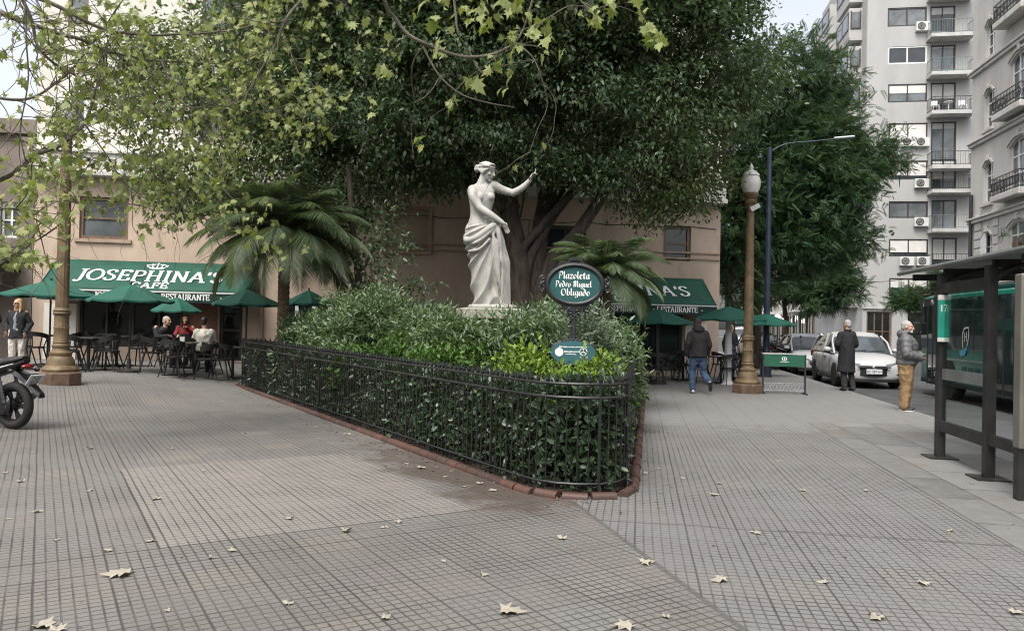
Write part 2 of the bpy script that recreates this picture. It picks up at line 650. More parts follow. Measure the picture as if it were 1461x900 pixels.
    damp = s.m_('MULTIPLY', s.ramp(d, 2.75, 3.15), s.m_('SUBTRACT', 1.0, s.ramp(s.m_('SUBTRACT', uL, s.m_('MULTIPLY', mid, 1.4)), 6.4, 9.5)))
    damp = s.m_('MULTIPLY', damp, s.m_('SUBTRACT', 1.0, mask))
    damp = s.m_('MULTIPLY', damp, s.ramp(s.m_('ADD', uL, s.m_('MULTIPLY', mid, .5)), 5.05, 5.75))
    col = s.mix(s.m_('MULTIPLY', damp, .66), col, (.078, .058, .045))
    # darker smudges
    blot = s.ramp(s.noise(o, .9, 7, .72), .56, .70)
    col = s.mix(s.m_('MULTIPLY', blot, .35), col, (.12, .105, .09))
    spots = s.ramp(s.noise(o, 7.5, 3, .5), .68, .74)
    col = s.mix(s.m_('MULTIPLY', spots, .30), col, (.10, .09, .08))
    # chewing gum, chips and grit
    vo = s.n('ShaderNodeTexVoronoi'); vo.inputs['Scale'].default_value = 2.1; s.link(o, vo.inputs['Vector'])
    vs = s.n('ShaderNodeSeparateColor'); s.link(vo.outputs['Color'], vs.inputs[0])
    gum = s.m_('MULTIPLY', s.m_('LESS_THAN', vo.outputs['Distance'], s.m_('MULTIPLY', vs.outputs[0], .055)), s.m_('GREATER_THAN', vs.outputs[1], .35))
    col = s.mix(s.m_('MULTIPLY', gum, .6), col, s.mix(vs.outputs[2], (.05, .047, .044), (.30, .29, .27)))
    vo2 = s.n('ShaderNodeTexVoronoi'); vo2.inputs['Scale'].default_value = 14; s.link(o, vo2.inputs['Vector'])
    v2 = s.n('ShaderNodeSeparateColor'); s.link(vo2.outputs['Color'], v2.inputs[0])
    grit = s.m_('MULTIPLY', s.m_('LESS_THAN', vo2.outputs['Distance'], s.m_('MULTIPLY', v2.outputs[0], .10)), s.m_('GREATER_THAN', v2.outputs[1], .72))
    col = s.mix(s.m_('MULTIPLY', grit, .55), col, s.mix(v2.outputs[2], (.07, .055, .04), (.30, .27, .22)))
    rough = s.m_('SUBTRACT', .72, s.m_('MULTIPLY', damp, .35))
    b = s.bsdf(col, rough, 0, .35)
    h = s.m_('SUBTRACT', s.m_('MULTIPLY', fine, .12), s.m_('ADD', gs, s.m_('MULTIPLY', j, .3)))
    s.bump(h, .55, .006, b)
    return s.m


def slab_material():
    s = NT('granite_slabs')
    o = s.obj()
    mp = s.n('ShaderNodeMapping'); mp.inputs['Rotation'].default_value = (0, 0, R(-80.6))
    s.link(o, mp.inputs[0])
    br = s.n('ShaderNodeTexBrick')
    br.inputs['Color1'].default_value = (.20, .195, .187, 1)
    br.inputs['Color2'].default_value = (.125, .12, .113, 1)
    br.inputs['Mortar'].default_value = (.05, .045, .04, 1)
    br.inputs['Scale'].default_value = 1.0
    br.inputs['Mortar Size'].default_value = .010
    br.inputs['Brick Width'].default_value = .95
    br.inputs['Row Height'].default_value = .62
    s.link(mp.outputs[0], br.inputs['Vector'])
    c = s.mix(s.m_('MULTIPLY', s.ramp(s.noise(o, 5, 6, .7), .35, .7), .4), br.outputs[0], (.235, .23, .22))
    c = s.mix(s.m_('MULTIPLY', s.ramp(s.noise(o, 1.1, 5, .7), .55, .7), .5), c, (.20, .13, .08))
    b = s.bsdf(c, .65, 0, .4)
    s.bump(s.noise(o, 30, 5, .7), .3, .01, b)
    return s.m


M_pave = pavement_material()
M_slab = slab_material()
M_asph = mat('asphalt', (.062, .063, .066), .8, var=.3, scale=1.2, bump=.5, bscale=90, dirt=(.11, .11, .11, .5), dscale=.5)
M_kerb = mat('kerb_stone', (.20, .197, .19), .7, var=.25, scale=9, bump=.3, dirt=(.10, .09, .08, .6), dscale=2)
M_soil = mat('soil', (.035, .024, .016), .95, var=.5, scale=14, bump=.8, bscale=25)

# pavement sheet: rows follow the kerb line
ys = [-8 + .7 * i for i in range(130)]
ss = [0.15, .5] + [1.0 + .7 * i for i in range(75)]
V, F = [], []
for yy in ys:
    for s_ in ss:
        xx = KX(yy) - s_
        V.append((xx, yy, G(xx, yy)))
nc = len(ss)
for i in range(len(ys) - 1):
    for j in range(nc - 1):
        a = i * nc + j
        F.append((a, a + nc, a + nc + 1, a + 1))
me = np_mesh('pavement', V, F)
me.polygons.foreach_set('use_smooth', np.ones(len(me.polygons), dtype=bool))
setp(link_mesh('pavement', me, M_pave), kind='structure')

RD = -.13
mb = MB()
mb.add([(-600, -300, RD), (700, -300, RD), (700, 900, RD), (-600, 900, RD)], [(0, 1, 2, 3)])
setp(mb.build('road', M_asph), kind='structure')

mb = MB()      # kerb stones, laid one by one
yy = -8.0
while yy < 82:
    L = .98 + .12 * math.sin(yy * 7)
    p0, p1 = V3((KX(yy) - .074, yy + .006, -.07)), V3((KX(yy + L) - .074, yy + L - .006, -.07))
    d = (p1 - p0)
    mb.box((p0 + p1) / 2, (.149, d.length, .146 + .004 * math.sin(yy * 13)), rz=-math.atan(.165))
    yy += L
setp(mb.build('kerb', M_kerb, bevel=.012), kind='structure')

mb = MB()      # granite paving band along the kerb by the shelter
for (y0, y1) in ((-4, 12.6),):
    mb.add([(KX(y0) - 2.75, y0, .004), (KX(y0) - .15, y0, .004), (KX(y1) - .15, y1, .004), (KX(y1) - 2.55, y1, .004)], [(0, 1, 2, 3)])
setp(mb.build('granite_paving', M_slab), kind='structure')

# far side pavement of the avenue (two blocks with a side street between them)
OX = lambda y: 16.5 + .165 * y
for (y0, y1) in ((-10, 37.4), (55.3, 140)):
    mb = MB()
    n = 1
    mb.add([(OX(y0) - 2.4, y0, -.01), (OX(y0) + 14, y0 - 2.3, -.01), (OX(y1) + 14, y1 - 2.3, -.01), (OX(y1) - 2.4, y1, -.01),
            (OX(y0) - 2.4, y0, -.2), (OX(y0) + 14, y0 - 2.3, -.2), (OX(y1) + 14, y1 - 2.3, -.2), (OX(y1) - 2.4, y1, -.2)],
           [(0, 1, 2, 3), (0, 4, 5, 1), (3, 2, 6, 7), (0, 3, 7, 4)])
    setp(mb.build('pavement_across', M_kerb), kind='structure')

# ================================================================ facade tools
M_frame_dark = mat('dark_window_frame', (.035, .032, .030), .45, var=.2)
M_frame_white = mat('white_window_frame', (.70, .70, .68), .5, var=.06)
M_frame_brown = mat('brown_window_frame', (.16, .10, .065), .5, var=.2)
M_glass = glassmat('window_glass')
M_glass_l = glassmat('window_glass_pale', (.09, .10, .105), .06)
M_blind = mat('roller_blind', (.62, .60, .57), .7, var=.05, scale=3)
M_curtain = mat('pale_curtain', (.45, .45, .43), .9, var=.15, scale=9, stretch=(8, 1, .4))
M_iron = mat('black_ironwork', (.022, .022, .023), .5, var=.3)
M_wht = mat('white_paint', (.72, .71, .69), .55, var=.06)
M_acbody = mat('aircon_casing', (.60, .60, .57), .5, var=.08, dirt=(.3, .28, .24, .5), dscale=3)


class Face:
    def __init__(s, ox, oy, rz):
        s.ox, s.oy, s.rz, s.c, s.s = ox, oy, rz, math.cos(rz), math.sin(rz)

    def at(s, px, py):
        b = CY - py
        k = (px - CX - ROLL * b) / FOC
        t = (k * s.oy - s.ox) / (s.c - k * s.s)
        d = s.oy + t * s.s
        return t, WP(px, py, d).z


def wall_sheet(mb, x0, x1, z0, z1, ops, dep=.2, y=0.0):
    """front face with openings (a,b,c,d) = x0,x1,z0,z1 and their reveals"""
    xs = sorted({x0, x1, *[o[0] for o in ops], *[o[1] for o in ops]})
    zs = sorted({z0, z1, *[o[2] for o in ops], *[o[3] for o in ops]})
    xs = [v for v in xs if x0 <= v <= x1]; zs = [v for v in zs if z0 <= v <= z1]
    for i in range(len(xs) - 1):
        for j in range(len(zs) - 1):
            cx, cz = (xs[i] + xs[i + 1]) / 2, (zs[j] + zs[j + 1]) / 2
            if any(o[0] < cx < o[1] and o[2] < cz < o[3] for o in ops):
                continue
            mb.add([(xs[i], y, zs[j]), (xs[i + 1], y, zs[j]), (xs[i + 1], y, zs[j + 1]), (xs[i], y, zs[j + 1])], [(0, 1, 2, 3)])
    for a, b, c, d in ops:
        for p, q in (((a, c), (b, c)), ((b, c), (b, d)), ((b, d), (a, d)), ((a, d), (a, c))):
            mb.add([(p[0], y, p[1]), (q[0], y, q[1]), (q[0], y + dep, q[1]), (p[0], y + dep, p[1])], [(0, 1, 2, 3)])


def window(root, a, b, c, d, fm, pm, y=.1, bar=.06, mull=1, rails=0, blind=0.0, bm=None, name='window'):
    mb = MB()
    for x0, x1, z0, z1 in ((a, a + bar, c, d), (b - bar, b, c, d), (a + bar, b - bar, c, c + bar), (a + bar, b - bar, d - bar, d)):
        mb.bx(x0, x1, y - .03, y + .05, z0, z1)
    for k in range(mull):
        mx = a + (b - a) * (k + 1) / (mull + 1)
        mb.bx(mx - bar * .45, mx + bar * .45, y - .02, y + .045, c + bar, d - bar)
    for k in range(rails):
        mz = c + (d - c) * (k + 1) / (rails + 1)
        mb.bx(a + bar, b - bar, y - .015, y + .04, mz - bar * .35, mz + bar * .35)
    f = mb.build(name, fm, root)
    pb = MB(); pb.add([(a, y + .02, c), (b, y + .02, c), (b, y + .02, d), (a, y + .02, d)], [(0, 1, 2, 3)])
    pb.build('pane', pm, f)
    if blind > 0:
        zb = d - (d - c) * blind
        q = MB()
        q.bx(a + bar, b - bar, y - .012, y + .012, zb, d - bar)
        n = max(2, int((d - bar - zb) / .09))
        q.build('blind', bm or M_blind, f)
    return f


def bars_rail(root, x0, x1, y0, y1, z0, z1, m, step=.11, sides=True, name='railing', ornate=False):
    mb = MB()
    segs = [((x0, y0), (x1, y0))]
    if sides: segs += [((x0, y0), (x0, y1)), ((x1, y0), (x1, y1))]
    for p, q in segs:
        for zz in (z0 + .06, z1):
            mb.beam((p[0], p[1], zz), (q[0], q[1], zz), .035, .035)
        L = math.hypot(q[0] - p[0], q[1] - p[1])
        n = max(1, int(L / step))
        for k in range(n + 1):
            t = k / n
            x, y = p[0] + (q[0] - p[0]) * t, p[1] + (q[1] - p[1]) * t
            mb.beam((x, y, z0), (x, y, z1), .016, .016)
            if ornate and k < n:
                xm, ym = p[0] + (q[0] - p[0]) * (t + .5 / n), p[1] + (q[1] - p[1]) * (t + .5 / n)
                zc = (z0 + z1) / 2
                dx, dy = (q[0] - p[0]) / L, (q[1] - p[1]) / L
                pts = [V3((xm + dx * .05 * math.cos(a), ym + dy * .05 * math.cos(a), zc + .2 * math.sin(a))) for a in [2 * math.pi * i / 10 for i in range(11)]]
                mb.tube(pts, .013, 4)
    return mb.build(name, m, root, fix=False)


def aircon(root, x, z, w=.85, h=.58, y=-.02):
    mb = MB()
    mb.bx(x - w / 2, x + w / 2, y - .32, y, z - h / 2, z + h / 2)
    o = mb.build('air_conditioner', M_acbody, root, bevel=.02)
    f = MB()
    f.lathe([(h * .40, 0), (h * .42, .012), (h * .36, .02)], n=20)
    f.v = [(x - w * .14 + p[0], y - .32 - p[2] - .001, z + p[1]) for p in f.v]
    f.build('fan_grille', M_iron, o)
    g = MB()
    for r in (.12, .22, .31):
        pts = [(x - w * .14 + h * r * math.cos(t), y - .345, z + h * r * math.sin(t)) for t in [2 * math.pi * i / 16 for i in range(17)]]
        g.tube(pts, .008, 4)
    g.build('fan_guard', M_acbody, o)
    return o


# ================================================================ corner cafe building
M_pink = mat('pink_plaster', (.50, .39, .305), .85, var=.10, scale=1.3, bump=.25, bscale=60, dirt=(.27, .20, .15, .6), dscale=1.0, stretch=(1, 1, .4))
M_ivory = mat('white_plaster', (.66, .63, .57), .85, var=.07, scale=.8, bump=.2, bscale=50, dirt=(.36, .33, .28, .5), dscale=.5)
M_band = mat('band_stone', (.55, .53, .49), .8, var=.12, scale=2, bump=.3, dirt=(.2, .19, .17, .5), dscale=1.4)
M_moul = mat('pink_moulding', (.36, .27, .205), .8, var=.12, scale=3)
M_shopglass = glassmat('shop_glass', (.012, .014, .013), .03)
M_redpanel = mat('terracotta_panel', (.24, .12, .085), .7, var=.25, scale=1.6, dirt=(.33, .08, .06, .6), dscale=1.1)
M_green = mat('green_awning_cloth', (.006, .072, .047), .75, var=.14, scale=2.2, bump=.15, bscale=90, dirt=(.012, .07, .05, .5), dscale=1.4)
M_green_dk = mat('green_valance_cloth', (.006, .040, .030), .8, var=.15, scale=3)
M_letter = mat('white_lettering', (.78, .79, .76), .7, var=.04)

CF = Face(-13.3, 21.36, R(7.86))
cafe = thing('corner_building', 'pink and white plaster corner building with green cafe awnings behind the trees', 'building', (-13.3, 21.36, 0), CF.rz)
CL = 19.95


def rect(face, x0, y0, x1, y1):
    a, zt = face.at(x0, (y0 + y1) / 2)[0], face.at((x0 + x1) / 2, y0)[1]
    b, zb = face.at(x1, (y0 + y1) / 2)[0], face.at((x0 + x1) / 2, y1)[1]
    return [a, b, zb, zt]


w1 = rect(CF, 113, 281, 183, 341)
w2 = rect(CF, 947, 322, 986, 372)
pnl = rect(CF, 549, 298, 612, 358)
shop = rect(CF, 112, 428, 262, 498); shop[2] = .62
door = rect(CF, 313, 428, 346, 500); door[2] = .27
latt = rect(CF, 398, 428, 640, 470); latt[2] = .75
shop_r = rect(CF, 800, 440, 974, 520); shop_r[2] = .15
mid_w = rect(CF, 778, 322, 836, 372)
mb = MB()
wall_sheet(mb, 0, CL, -.25, 5.33, [w1, w2, pnl, shop, door, latt, shop_r, mid_w], .22)
mb.bx(.003, CL - .003, .22, 13, -.25, 5.33)
wl = mb.build('lower_wall', M_pink, cafe, fix=False)
mb = MB()                                         # mouldings
for z in (3.62, 3.80):
    mb.bx(6.3, CL - .02, -.045, -.002, z, z + .05)
for r in (pnl,):
    a, b, c, d = r
    for q in ((a - .09, a, c - .09, d + .09), (b, b + .09, c - .09, d + .09), (a, b, c - .09, c), (a, b, d, d + .09)):
        mb.bx(q[0], q[1], -.05, .0 - .002, q[2], q[3])
mb.bx(w1[0] - .1, w1[1] + .1, -.07, -.002, w1[2] - .1, w1[2] - .003)
mb.build('moulding', M_moul, cafe)
q = MB()
q.tube([(6.15, -.06, .1), (6.15, -.06, 5.3)], .05, 8)
for z in (.9, 2.6, 4.3): q.bx(6.06, 6.24, -.11, -.002, z, z + .05)
q.build('drainpipe', M_moul, cafe)
q = MB(); q.tube([(.3 + .5 * k, -.02, 4.62 + .03 * math.sin(k * 1.9)) for k in range(40)], .010, 5); q.tube([(13.9, -.02, .8), (13.88, -.02, 4.6)], .010, 5)
q.build('cable', M_iron, cafe)
q = MB(); q.bx(pnl[0], pnl[1], .05, .14, pnl[2], pnl[3]); q.build('blind_panel', M_moul, cafe)
window(cafe, *w1, M_frame_brown, M_glass_l, y=.09, bar=.085, mull=0, rails=1)
window(cafe, *w2, M_frame_brown, M_glass, y=.09, bar=.10, mull=0, rails=1)
window(cafe, *mid_w, M_frame_dark, M_glass, y=.09, bar=.10, mull=1)
window(cafe, *shop, M_frame_dark, M_shopglass, y=.14, bar=.07, mull=3, name='shop_window')
window(cafe, *shop_r, M_frame_dark, M_shopglass, y=.14, bar=.07, mull=4, name='shop_window')
window(cafe, *latt, M_frame_white, M_shopglass, y=.12, bar=.11, mull=9, rails=0, name='lattice_window')
window(cafe, *door, M_frame_dark, M_shopglass, y=.12, bar=.09, mull=0, rails=1, name='glass_door')
rp = rect(CF, 264, 436, 311, 500)
q = MB(); q.bx(rp[0], rp[1], -.03, -.002, .27, rp[3] + .1); q.build('terracotta_panel', M_redpanel, cafe)
ps = rect(CF, 58, 440, 110, 510)
q = MB()
for a, b in ((ps[0] + .1, ps[0] + .62), (ps[0] + .72, ps[1])):
    q.bx(a, b, -.06, -.002, .2, ps[3] + .15)
q.build('pilaster', M_ivory, cafe)
cr_ = rect(CF, 976, 462, 1006, 530)
q = MB(); q.bx(cr_[0], cr_[1], -.09, -.002, 0, cr_[3]); q.build('pilaster', M_ivory, cafe)
# band / balcony parapet
mb = MB()
mb.bx(-.05, CL + .05, -.42, .02, 5.335, 5.47)
mb.bx(-.02, CL + .02, -.36, .02, 5.472, 5.95)
mb.bx(-.05, CL + .05, -.42, .02, 5.952, 6.03)
mb.build('balcony_band', M_band, cafe, bevel=.015)
# upper wall
ops = []
z = 6.5
cols = [(.72, 1.25), (4.3, 5.5), (7.2, 8.6), (10.4, 11.8), (13.3, 14.7), (16.3, 17.6), (18.4, 19.2)]
while z < 27:
    for a, b in cols:
        ops.append((a, b, z, z + (1.2 if b - a < .7 else 1.75)))
    z += 3.05
mb = MB()
wall_sheet(mb, -.0, CL, 6.03, 28, ops, .2)
mb.bx(.003, CL - .003, .2, 13, 6.03, 28)
for i in range(7):
    mb.bx(-.01, CL + .01, -.07, -.003, 8.85 + 3.05 * i, 8.95 + 3.05 * i)
mb.build('upper_wall', M_ivory, cafe, fix=False)
for k, o_ in enumerate(ops):
    window(cafe, *o_, M_frame_brown if k % 3 else M_frame_white, M_glass_l, y=.08, mull=1 if o_[1] - o_[0] > .7 else 0, blind=(.0, .45, .7, .3)[k % 4])


def awning(cx_px, left_px, right_px, shift, vwords):
    """sloping cloth awning on the cafe front; returns nothing, all parts go under the building"""
    s0, s1 = CF.at(left_px, 376)[0], CF.at(right_px, 394)[0]
    P, zt, zf, zv = 1.15, 3.02, 2.17, 1.88
    mb = MB()
    n = 14
    top, bot = [], []
    V, Fq = [], []
    rows = 5
    for j in range(rows + 1):
        t = j / rows
        for i in range(n + 1):
            u = i / n
            sag = .032 * math.sin(math.pi * t) * (1 + .5 * math.cos(u * math.pi * n))
            V.append((s0 + (s1 - s0) * u, -.01 - P * t, zt + (zf - zt) * t - sag))
    for j in range(rows):
        for i in range(n):
            a = j * (n + 1) + i
            Fq.append((a, a + 1, a + n + 2, a + n + 1))
    mb.add(V, Fq)
    for s_ in (s0, s1):
        mb.add([(s_, -.01, zt), (s_, -.01 - P, zf), (s_, -.01, zf)], [(0, 1, 2)])
    aw = mb.build('awning', M_green, cafe, smooth=True, fix=False)
    sol = aw.modifiers.new('solid', 'SOLIDIFY'); sol.thickness = .012; sol.offset = -1
    vb = MB()
    V, Fq = [], []
    for i in range(41):
        u = i / 40
        x = s0 + (s1 - s0) * u
        wv = .012 * math.sin(u * 60)
        V += [(x, -.012 - P, zf - .035), (x, -.012 - P + wv, zv)]
    vb.add(V, [(2 * i, 2 * i + 1, 2 * i + 3, 2 * i + 2) for i in range(40)])
    for s_ in (s0, s1):
        vb.add([(s_, -.01, zf), (s_, -.012 - P, zf), (s_, -.012 - P, zv), (s_, -.01, zv)], [(0, 1, 2, 3)])
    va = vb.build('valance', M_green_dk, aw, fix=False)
    st = MB(); st.bx(s0, s1, -.03 - P, -.012 - P, zf - .035, zf + .0)
    st.build('white_edging', M_wht, aw)
    # lettering on the slope
    sl = math.hypot(P, zt - zf)
    dv = V3((0, P / sl, (zt - zf) / sl))
    nrm = V3((0, -(zt - zf) / sl, P / sl))
    o0 = V3((0, -.01 - P, zf))
    cx = CF.at(cx_px, 392)[0] + shift
    lb = MB()
    roman(lb, "JOSEPHINA'S", cx, .46, .50, wx=.94, T=.17, t=.085)
    roman(lb, 'CAFÉ', cx + .12 * (shift > 0) - .02, .12, .26, wx=1.12, T=.20, t=.11)
    # crown over the name
    c0, z0 = cx + .06, 1.10
    thin = lambda dx, dz: (-dz * .014, dx * .014)
    ribbon(lb, [(c0 - .20, z0), (c0 - .1, z0 - .025), (c0, z0 - .032), (c0 + .1, z0 - .025), (c0 + .20, z0)], thin, -.001)
    ribbon(lb, [(c0 - .20, z0 + .04), (c0 - .1, z0 + .02), (c0, z0 + .012), (c0 + .1, z0 + .02), (c0 + .20, z0 + .04)], thin, -.0014)
    for k in range(5):
        a = (k - 2) / 2
        ribbon(lb, sp((c0 + a * .20, z0 + .04), (c0 + a * .27, z0 + .13 - .02 * abs(a)), (c0 + a * .12, z0 + .21)), thin, -.002 - .0004 * k)
        lb.add([(c0 + a * .27 + .022 * math.cos(t), -.004 - .0004 * k, z0 + .17 - .03 * abs(a) + .022 * math.sin(t)) for t in [2 * math.pi * i / 8 for i in range(8)]], [tuple(range(8))])
    ribbon(lb, [(c0, z0 + .19), (c0, z0 + .26)], thin, -.006)
    ribbon(lb, [(c0 - .035, z0 + .235), (c0 + .035, z0 + .235)], thin, -.0065)
    lb.v = [tuple(V3((p[0], 0, 0)) + o0 + dv * p[2] + nrm * (.012 - p[1])) for p in lb.v]
    lb.build('lettering', M_letter, aw, fix=False)
    for w, px in vwords:
        vl = MB()
        roman(vl, w, CF.at(px, 420)[0] + shift, zv + .07, .155, wx=.86, T=.20, t=.10, y=-P - .034)
        vl.build('valance_lettering', M_letter, va, fix=False)
    br = MB()                                      # folding arms under the cloth
    for f in (.12, .5, .88):
        x = s0 + (s1 - s0) * f
        br.beam((x, -.02, 2.2), (x, -P + .03, zf - .03), .03, .03)
    br.build('awning_arm', M_iron, aw)


awning(213, 82, 366, .22, [('CAFÉ', 110), ('-', 136), ("JOSEPHINA'S", 176), ('-', 222), ('RESTAURANTE', 270), ('-', 318)])
awning(888, 772, 1003, 0.0, [('CAFÉ', 790), ('-', 815), ("JOSEPHINA'S", 872), ('-', 916), ('RESTAURANTE', 948), ('-', 982)])

# ================================================================ dark neighbour on the far left
M_nb = mat('grey_brown_render', (.20, .165, .14), .85, var=.18, scale=1.2, bump=.3, dirt=(.08, .07, .06, .5), dscale=.9)
M_blackcloth = mat('black_awning_cloth', (.016, .016, .018), .7, var=.2)
nb = thing('neighbour_building', 'low dark grey-brown building with black awning at the left edge', 'building', (-13.36, 21.35, 0), CF.rz)
mb = MB()
ow = [(-3.2, -1.9, 3.3, 4.9), (-.95, -.45, 3.6, 4.6), (-3.4, -1.0, .5, 2.6), (-6.8, -4.4, .5, 2.6), (-6.4, -5.2, 3.3, 4.9)]
wall_sheet(mb, -10, 0, -.2, 6.9, ow, .2, y=.3)
mb.bx(-10, -.01, .5, 12, -.2, 6.9)
mb.bx(-.42, 0, .1, .299, -.2, 6.4)
mb.bx(-10, 0, .12, .298, 6.5, 6.9)
mb.build('wall', M_nb, nb, fix=False)
for o_ in ow:
    window(nb, *o_, M_frame_white if o_[2] > 3 else M_frame_dark, M_glass_l if o_[2] > 3 else M_glass, y=.4, mull=1, rails=1)
mb = MB()
mb.add([(-9, .28, 3.35), (-.3, .28, 3.35), (-.3, -1.3, 2.62), (-9, -1.3, 2.62), (-9, -1.3, 2.35), (-.3, -1.3, 2.35)], [(0, 1, 2, 3), (3, 2, 5, 4)])
mb.add([(-.3, .28, 3.35), (-.3, -1.3, 2.62), (-.3, .28, 2.62)], [(0, 1, 2)])
o = mb.build('awning', M_blackcloth, nb, fix=False)
o.modifiers.new('s', 'SOLIDIFY').thickness = .02

# ================================================================ apartment block across the side street
M_apt = mat('pale_grey_plaster', (.385, .38, .37), .85, var=.06, scale=.5, bump=.2, bscale=30, dirt=(.32, .30, .28, .55), dscale=.35, stretch=(1, 1, .35))
M_aptside = mat('pale_grey_side_plaster', (.43, .42, .405), .85, var=.06, scale=.5, bump=.2, dirt=(.30, .28, .27, .55), dscale=.4)
M_slabc = mat('balcony_concrete', (.46, .45, .43), .85, var=.1, scale=2, dirt=(.22, .21, .2, .6), dscale=1.5)
M_rail_g = mat('grey_green_railing', (.14, .19, .18), .5, var=.15)
AF = Face(25.9, 57.0, R(-9.37))
apt = thing('apartment_block', 'tall pale grey apartment block with balconies and air conditioners across the side street', 'building', (25.9, 57, 0), AF.rz)
AW = 12.5
TOP = 31
wrows = [(9, 36), (65, 90), (119, 145), (175, 222), (229, 256), (287, 311), (341, 366), (397, 424)]
ops, wins = [], []
for i, (a, b) in enumerate(wrows):
    r = rect(AF, 1269, a, 1325, b)
    if i == 3: r[2] = r[3] - 1.45
    dr = rect(AF, 1330, a - 2, 1366, b + 8)
    dr[2] -= .45
    ops += [r, dr]
    wins.append((i, r, dr))
r0 = wins[0][1]
for k in (1,):
    r = [r0[0], r0[1], r0[2] + 2.9 * k, r0[3] + 2.9 * k]
    d0 = wins[0][2]
    dr = [d0[0], d0[1], d0[2] + 2.9 * k, d0[3] + 2.9 * k]
    ops += [r, dr]
    wins.append((8 + k, r, dr))
gl = [(.3, 2.0, .1, 3.0), (3.1, 7.2, .1, 3.0), (7.6, 11.5, .1, 3.0)]
mb = MB()
wall_sheet(mb, 0, AW, -.2, TOP, ops + gl, .18)
mb.bx(.003, AW, .2, 14.7, -.2, TOP)
mb.build('wall', M_apt, apt, fix=False)
blind = [0, .0, .5, .95, .78, .0, .75, .5, .4, .5, .6]
for i, r, dr in wins:
    window(apt, *r, M_frame_white if i == 1 else M_frame_dark, M_glass_l if i in (0, 2, 5, 8) else M_glass, y=.06, bar=.10, mull=1, blind=blind[i % 11])
    window(apt, *dr, M_frame_dark, M_glass_l if i % 2 else M_glass, y=.10, bar=.10, mull=1, blind=(.25, .1, .5, .15, .6, .0, .7, .3, .2)[i % 9], bm=M_curtain, name='balcony_door')
    zb = dr[2] - .02
    x0, x1 = dr[0] - .28, dr[1] + .95
    s_ = MB(); s_.bx(x0, x1, -1.15, -.003, zb - .26, zb)
    bl = s_.build('balcony', M_slabc, apt)
    bars_rail(bl, x0 + .05, x1 - .05, -1.1, -.02, zb + .02, zb + .98, M_rail_g if i in (0, 1, 5, 7) else M_iron, step=.16)
for (px, py) in ((1318, 38), (1296, 203), (1316, 203), (1315, 262), (1314, 317), (1293, 373), (1317, 373)):
    a, z_ = AF.at(px, py)
    aircon(apt, a, z_, .95, .66)
for a, b, c, d in gl:
    window(apt, a, b, c, d, M_frame_brown, M_shopglass, y=.12, bar=.1, mull=2, rails=1, name='shop_window')
mb = MB(); mb.bx(1.98, 3.05, -.25, -.003, -.1, 3.2); mb.build('corner_column', M_apt, apt)
mb = MB(); mb.bx(0, AW, -.12, -.004, 3.2, 3.55); mb.build('shop_fascia', M_slabc, apt)
sg = MB(); sg.bx(2.1, 2.75, -.35, -.26, 3.35, 4.35); sg.build('hanging_sign', M_iron, apt)
# writing over the shop, pale letters on a black strip (not legible in the photo beyond "AV")
sb = MB(); sb.bx(3.9, 8.2, -.2, -.125, 3.62, 4.25); so = sb.build('shop_sign', M_iron, apt)
sl_ = MB(); roman(sl_, 'A', 5.6, 3.72, .40, y=-.204); roman(sl_, 'U', 6.1, 3.72, .40, y=-.204); sl_.build('sign_lettering', M_letter, so, fix=False)
dp = MB(); dp.tube([(7.95, -.12, .2), (7.95, -.12, 26)], .06, 6); dp.build('downpipe', M_iron, apt)
# street side face with bay windows; its local x runs towards the camera
side_ops, bays = [], []
for k in range(9):
    z0 = 3.3 + 2.9 * k
    bays.append(z0)
mb = MB()
body = MB()
for z0 in bays:
    body.bx(-.95, -.004, 1.3, 5.2, z0, z0 + 2.45)
    body.bx(-.95, -.004, 7.6, 12.6, z0, z0 + 2.45)
body.build('bay', M_aptside, apt)
for z0 in bays:
    for (y0, y1) in ((1.3, 5.2), (7.6, 12.6)):
        w = MB()
        w.bx(-.98, -.951, y0 + .25, y1 - .25, z0 + .95, z0 + 2.15)
        f = w.build('bay_window', M_glass_l, apt)
        g = MB()
        for yy in (y0 + .22, (y0 + y1) / 2, y1 - .22):
            g.bx(-1.0, -.952, yy - .05, yy + .05, z0 + .9, z0 + 2.2)
        g.bx(-1.0, -.952, y0 + .2, y1 - .2, z0 + .86, z0 + .95)
        g.bx(-1.0, -.952, y0 + .2, y1 - .2, z0 + 2.15, z0 + 2.24)
        g.build('frame', M_frame_dark, f)
    w = MB(); w.bx(-.80, -.12, 1.27, 1.299, z0 + .95, z0 + 2.15)       # return of the bay that faces the camera
    f = w.build('bay_window', M_glass_l, apt)
    g = MB(); g.bx(-.86, -.78, 1.24, 1.298, z0 + .86, z0 + 2.24); g.bx(-.18, -.1, 1.24, 1.298, z0 + .86, z0 + 2.24); g.bx(-.78, -.18, 1.24, 1.298, z0 + .86, z0 + .95)
    g.build('frame', M_frame_dark, f)

# white garden furniture on one of the balconies
i, r, dr = wins[2]
zb = dr[2] + .0
base = Matrix.Translation((25.9, 57, 0)) @ Matrix.Rotation(AF.rz, 4, 'Z')
for lx, lab in ((dr[0] + .1, 'white plastic chair on the high balcony left of the little white table'), (dr[1] + .25, 'white plastic chair on the high balcony right of the little white table')):
    p = base @ V3((lx, -.6, zb))
    t = thing('plastic_chair', lab, 'chair', p, AF.rz, 'white furniture on the high balcony')
    b = MB(); b.bx(-.22, .22, -.22, .22, .4, .44); b.build('seat', M_wht, t)
    b = MB(); b.bx(-.22, .22, .19, .23, .44, .85); b.build('backrest', M_wht, t)
    for sx in (-.19, .19):
        for sy in (-.19, .19):
            b = MB(); b.beam((sx * 1.1, sy * 1.1, 0), (sx, sy, .4), .04, .04); b.build('leg', M_wht, t)
p = base @ V3(((dr[0] + dr[1]) / 2 + .15, -.6, zb))
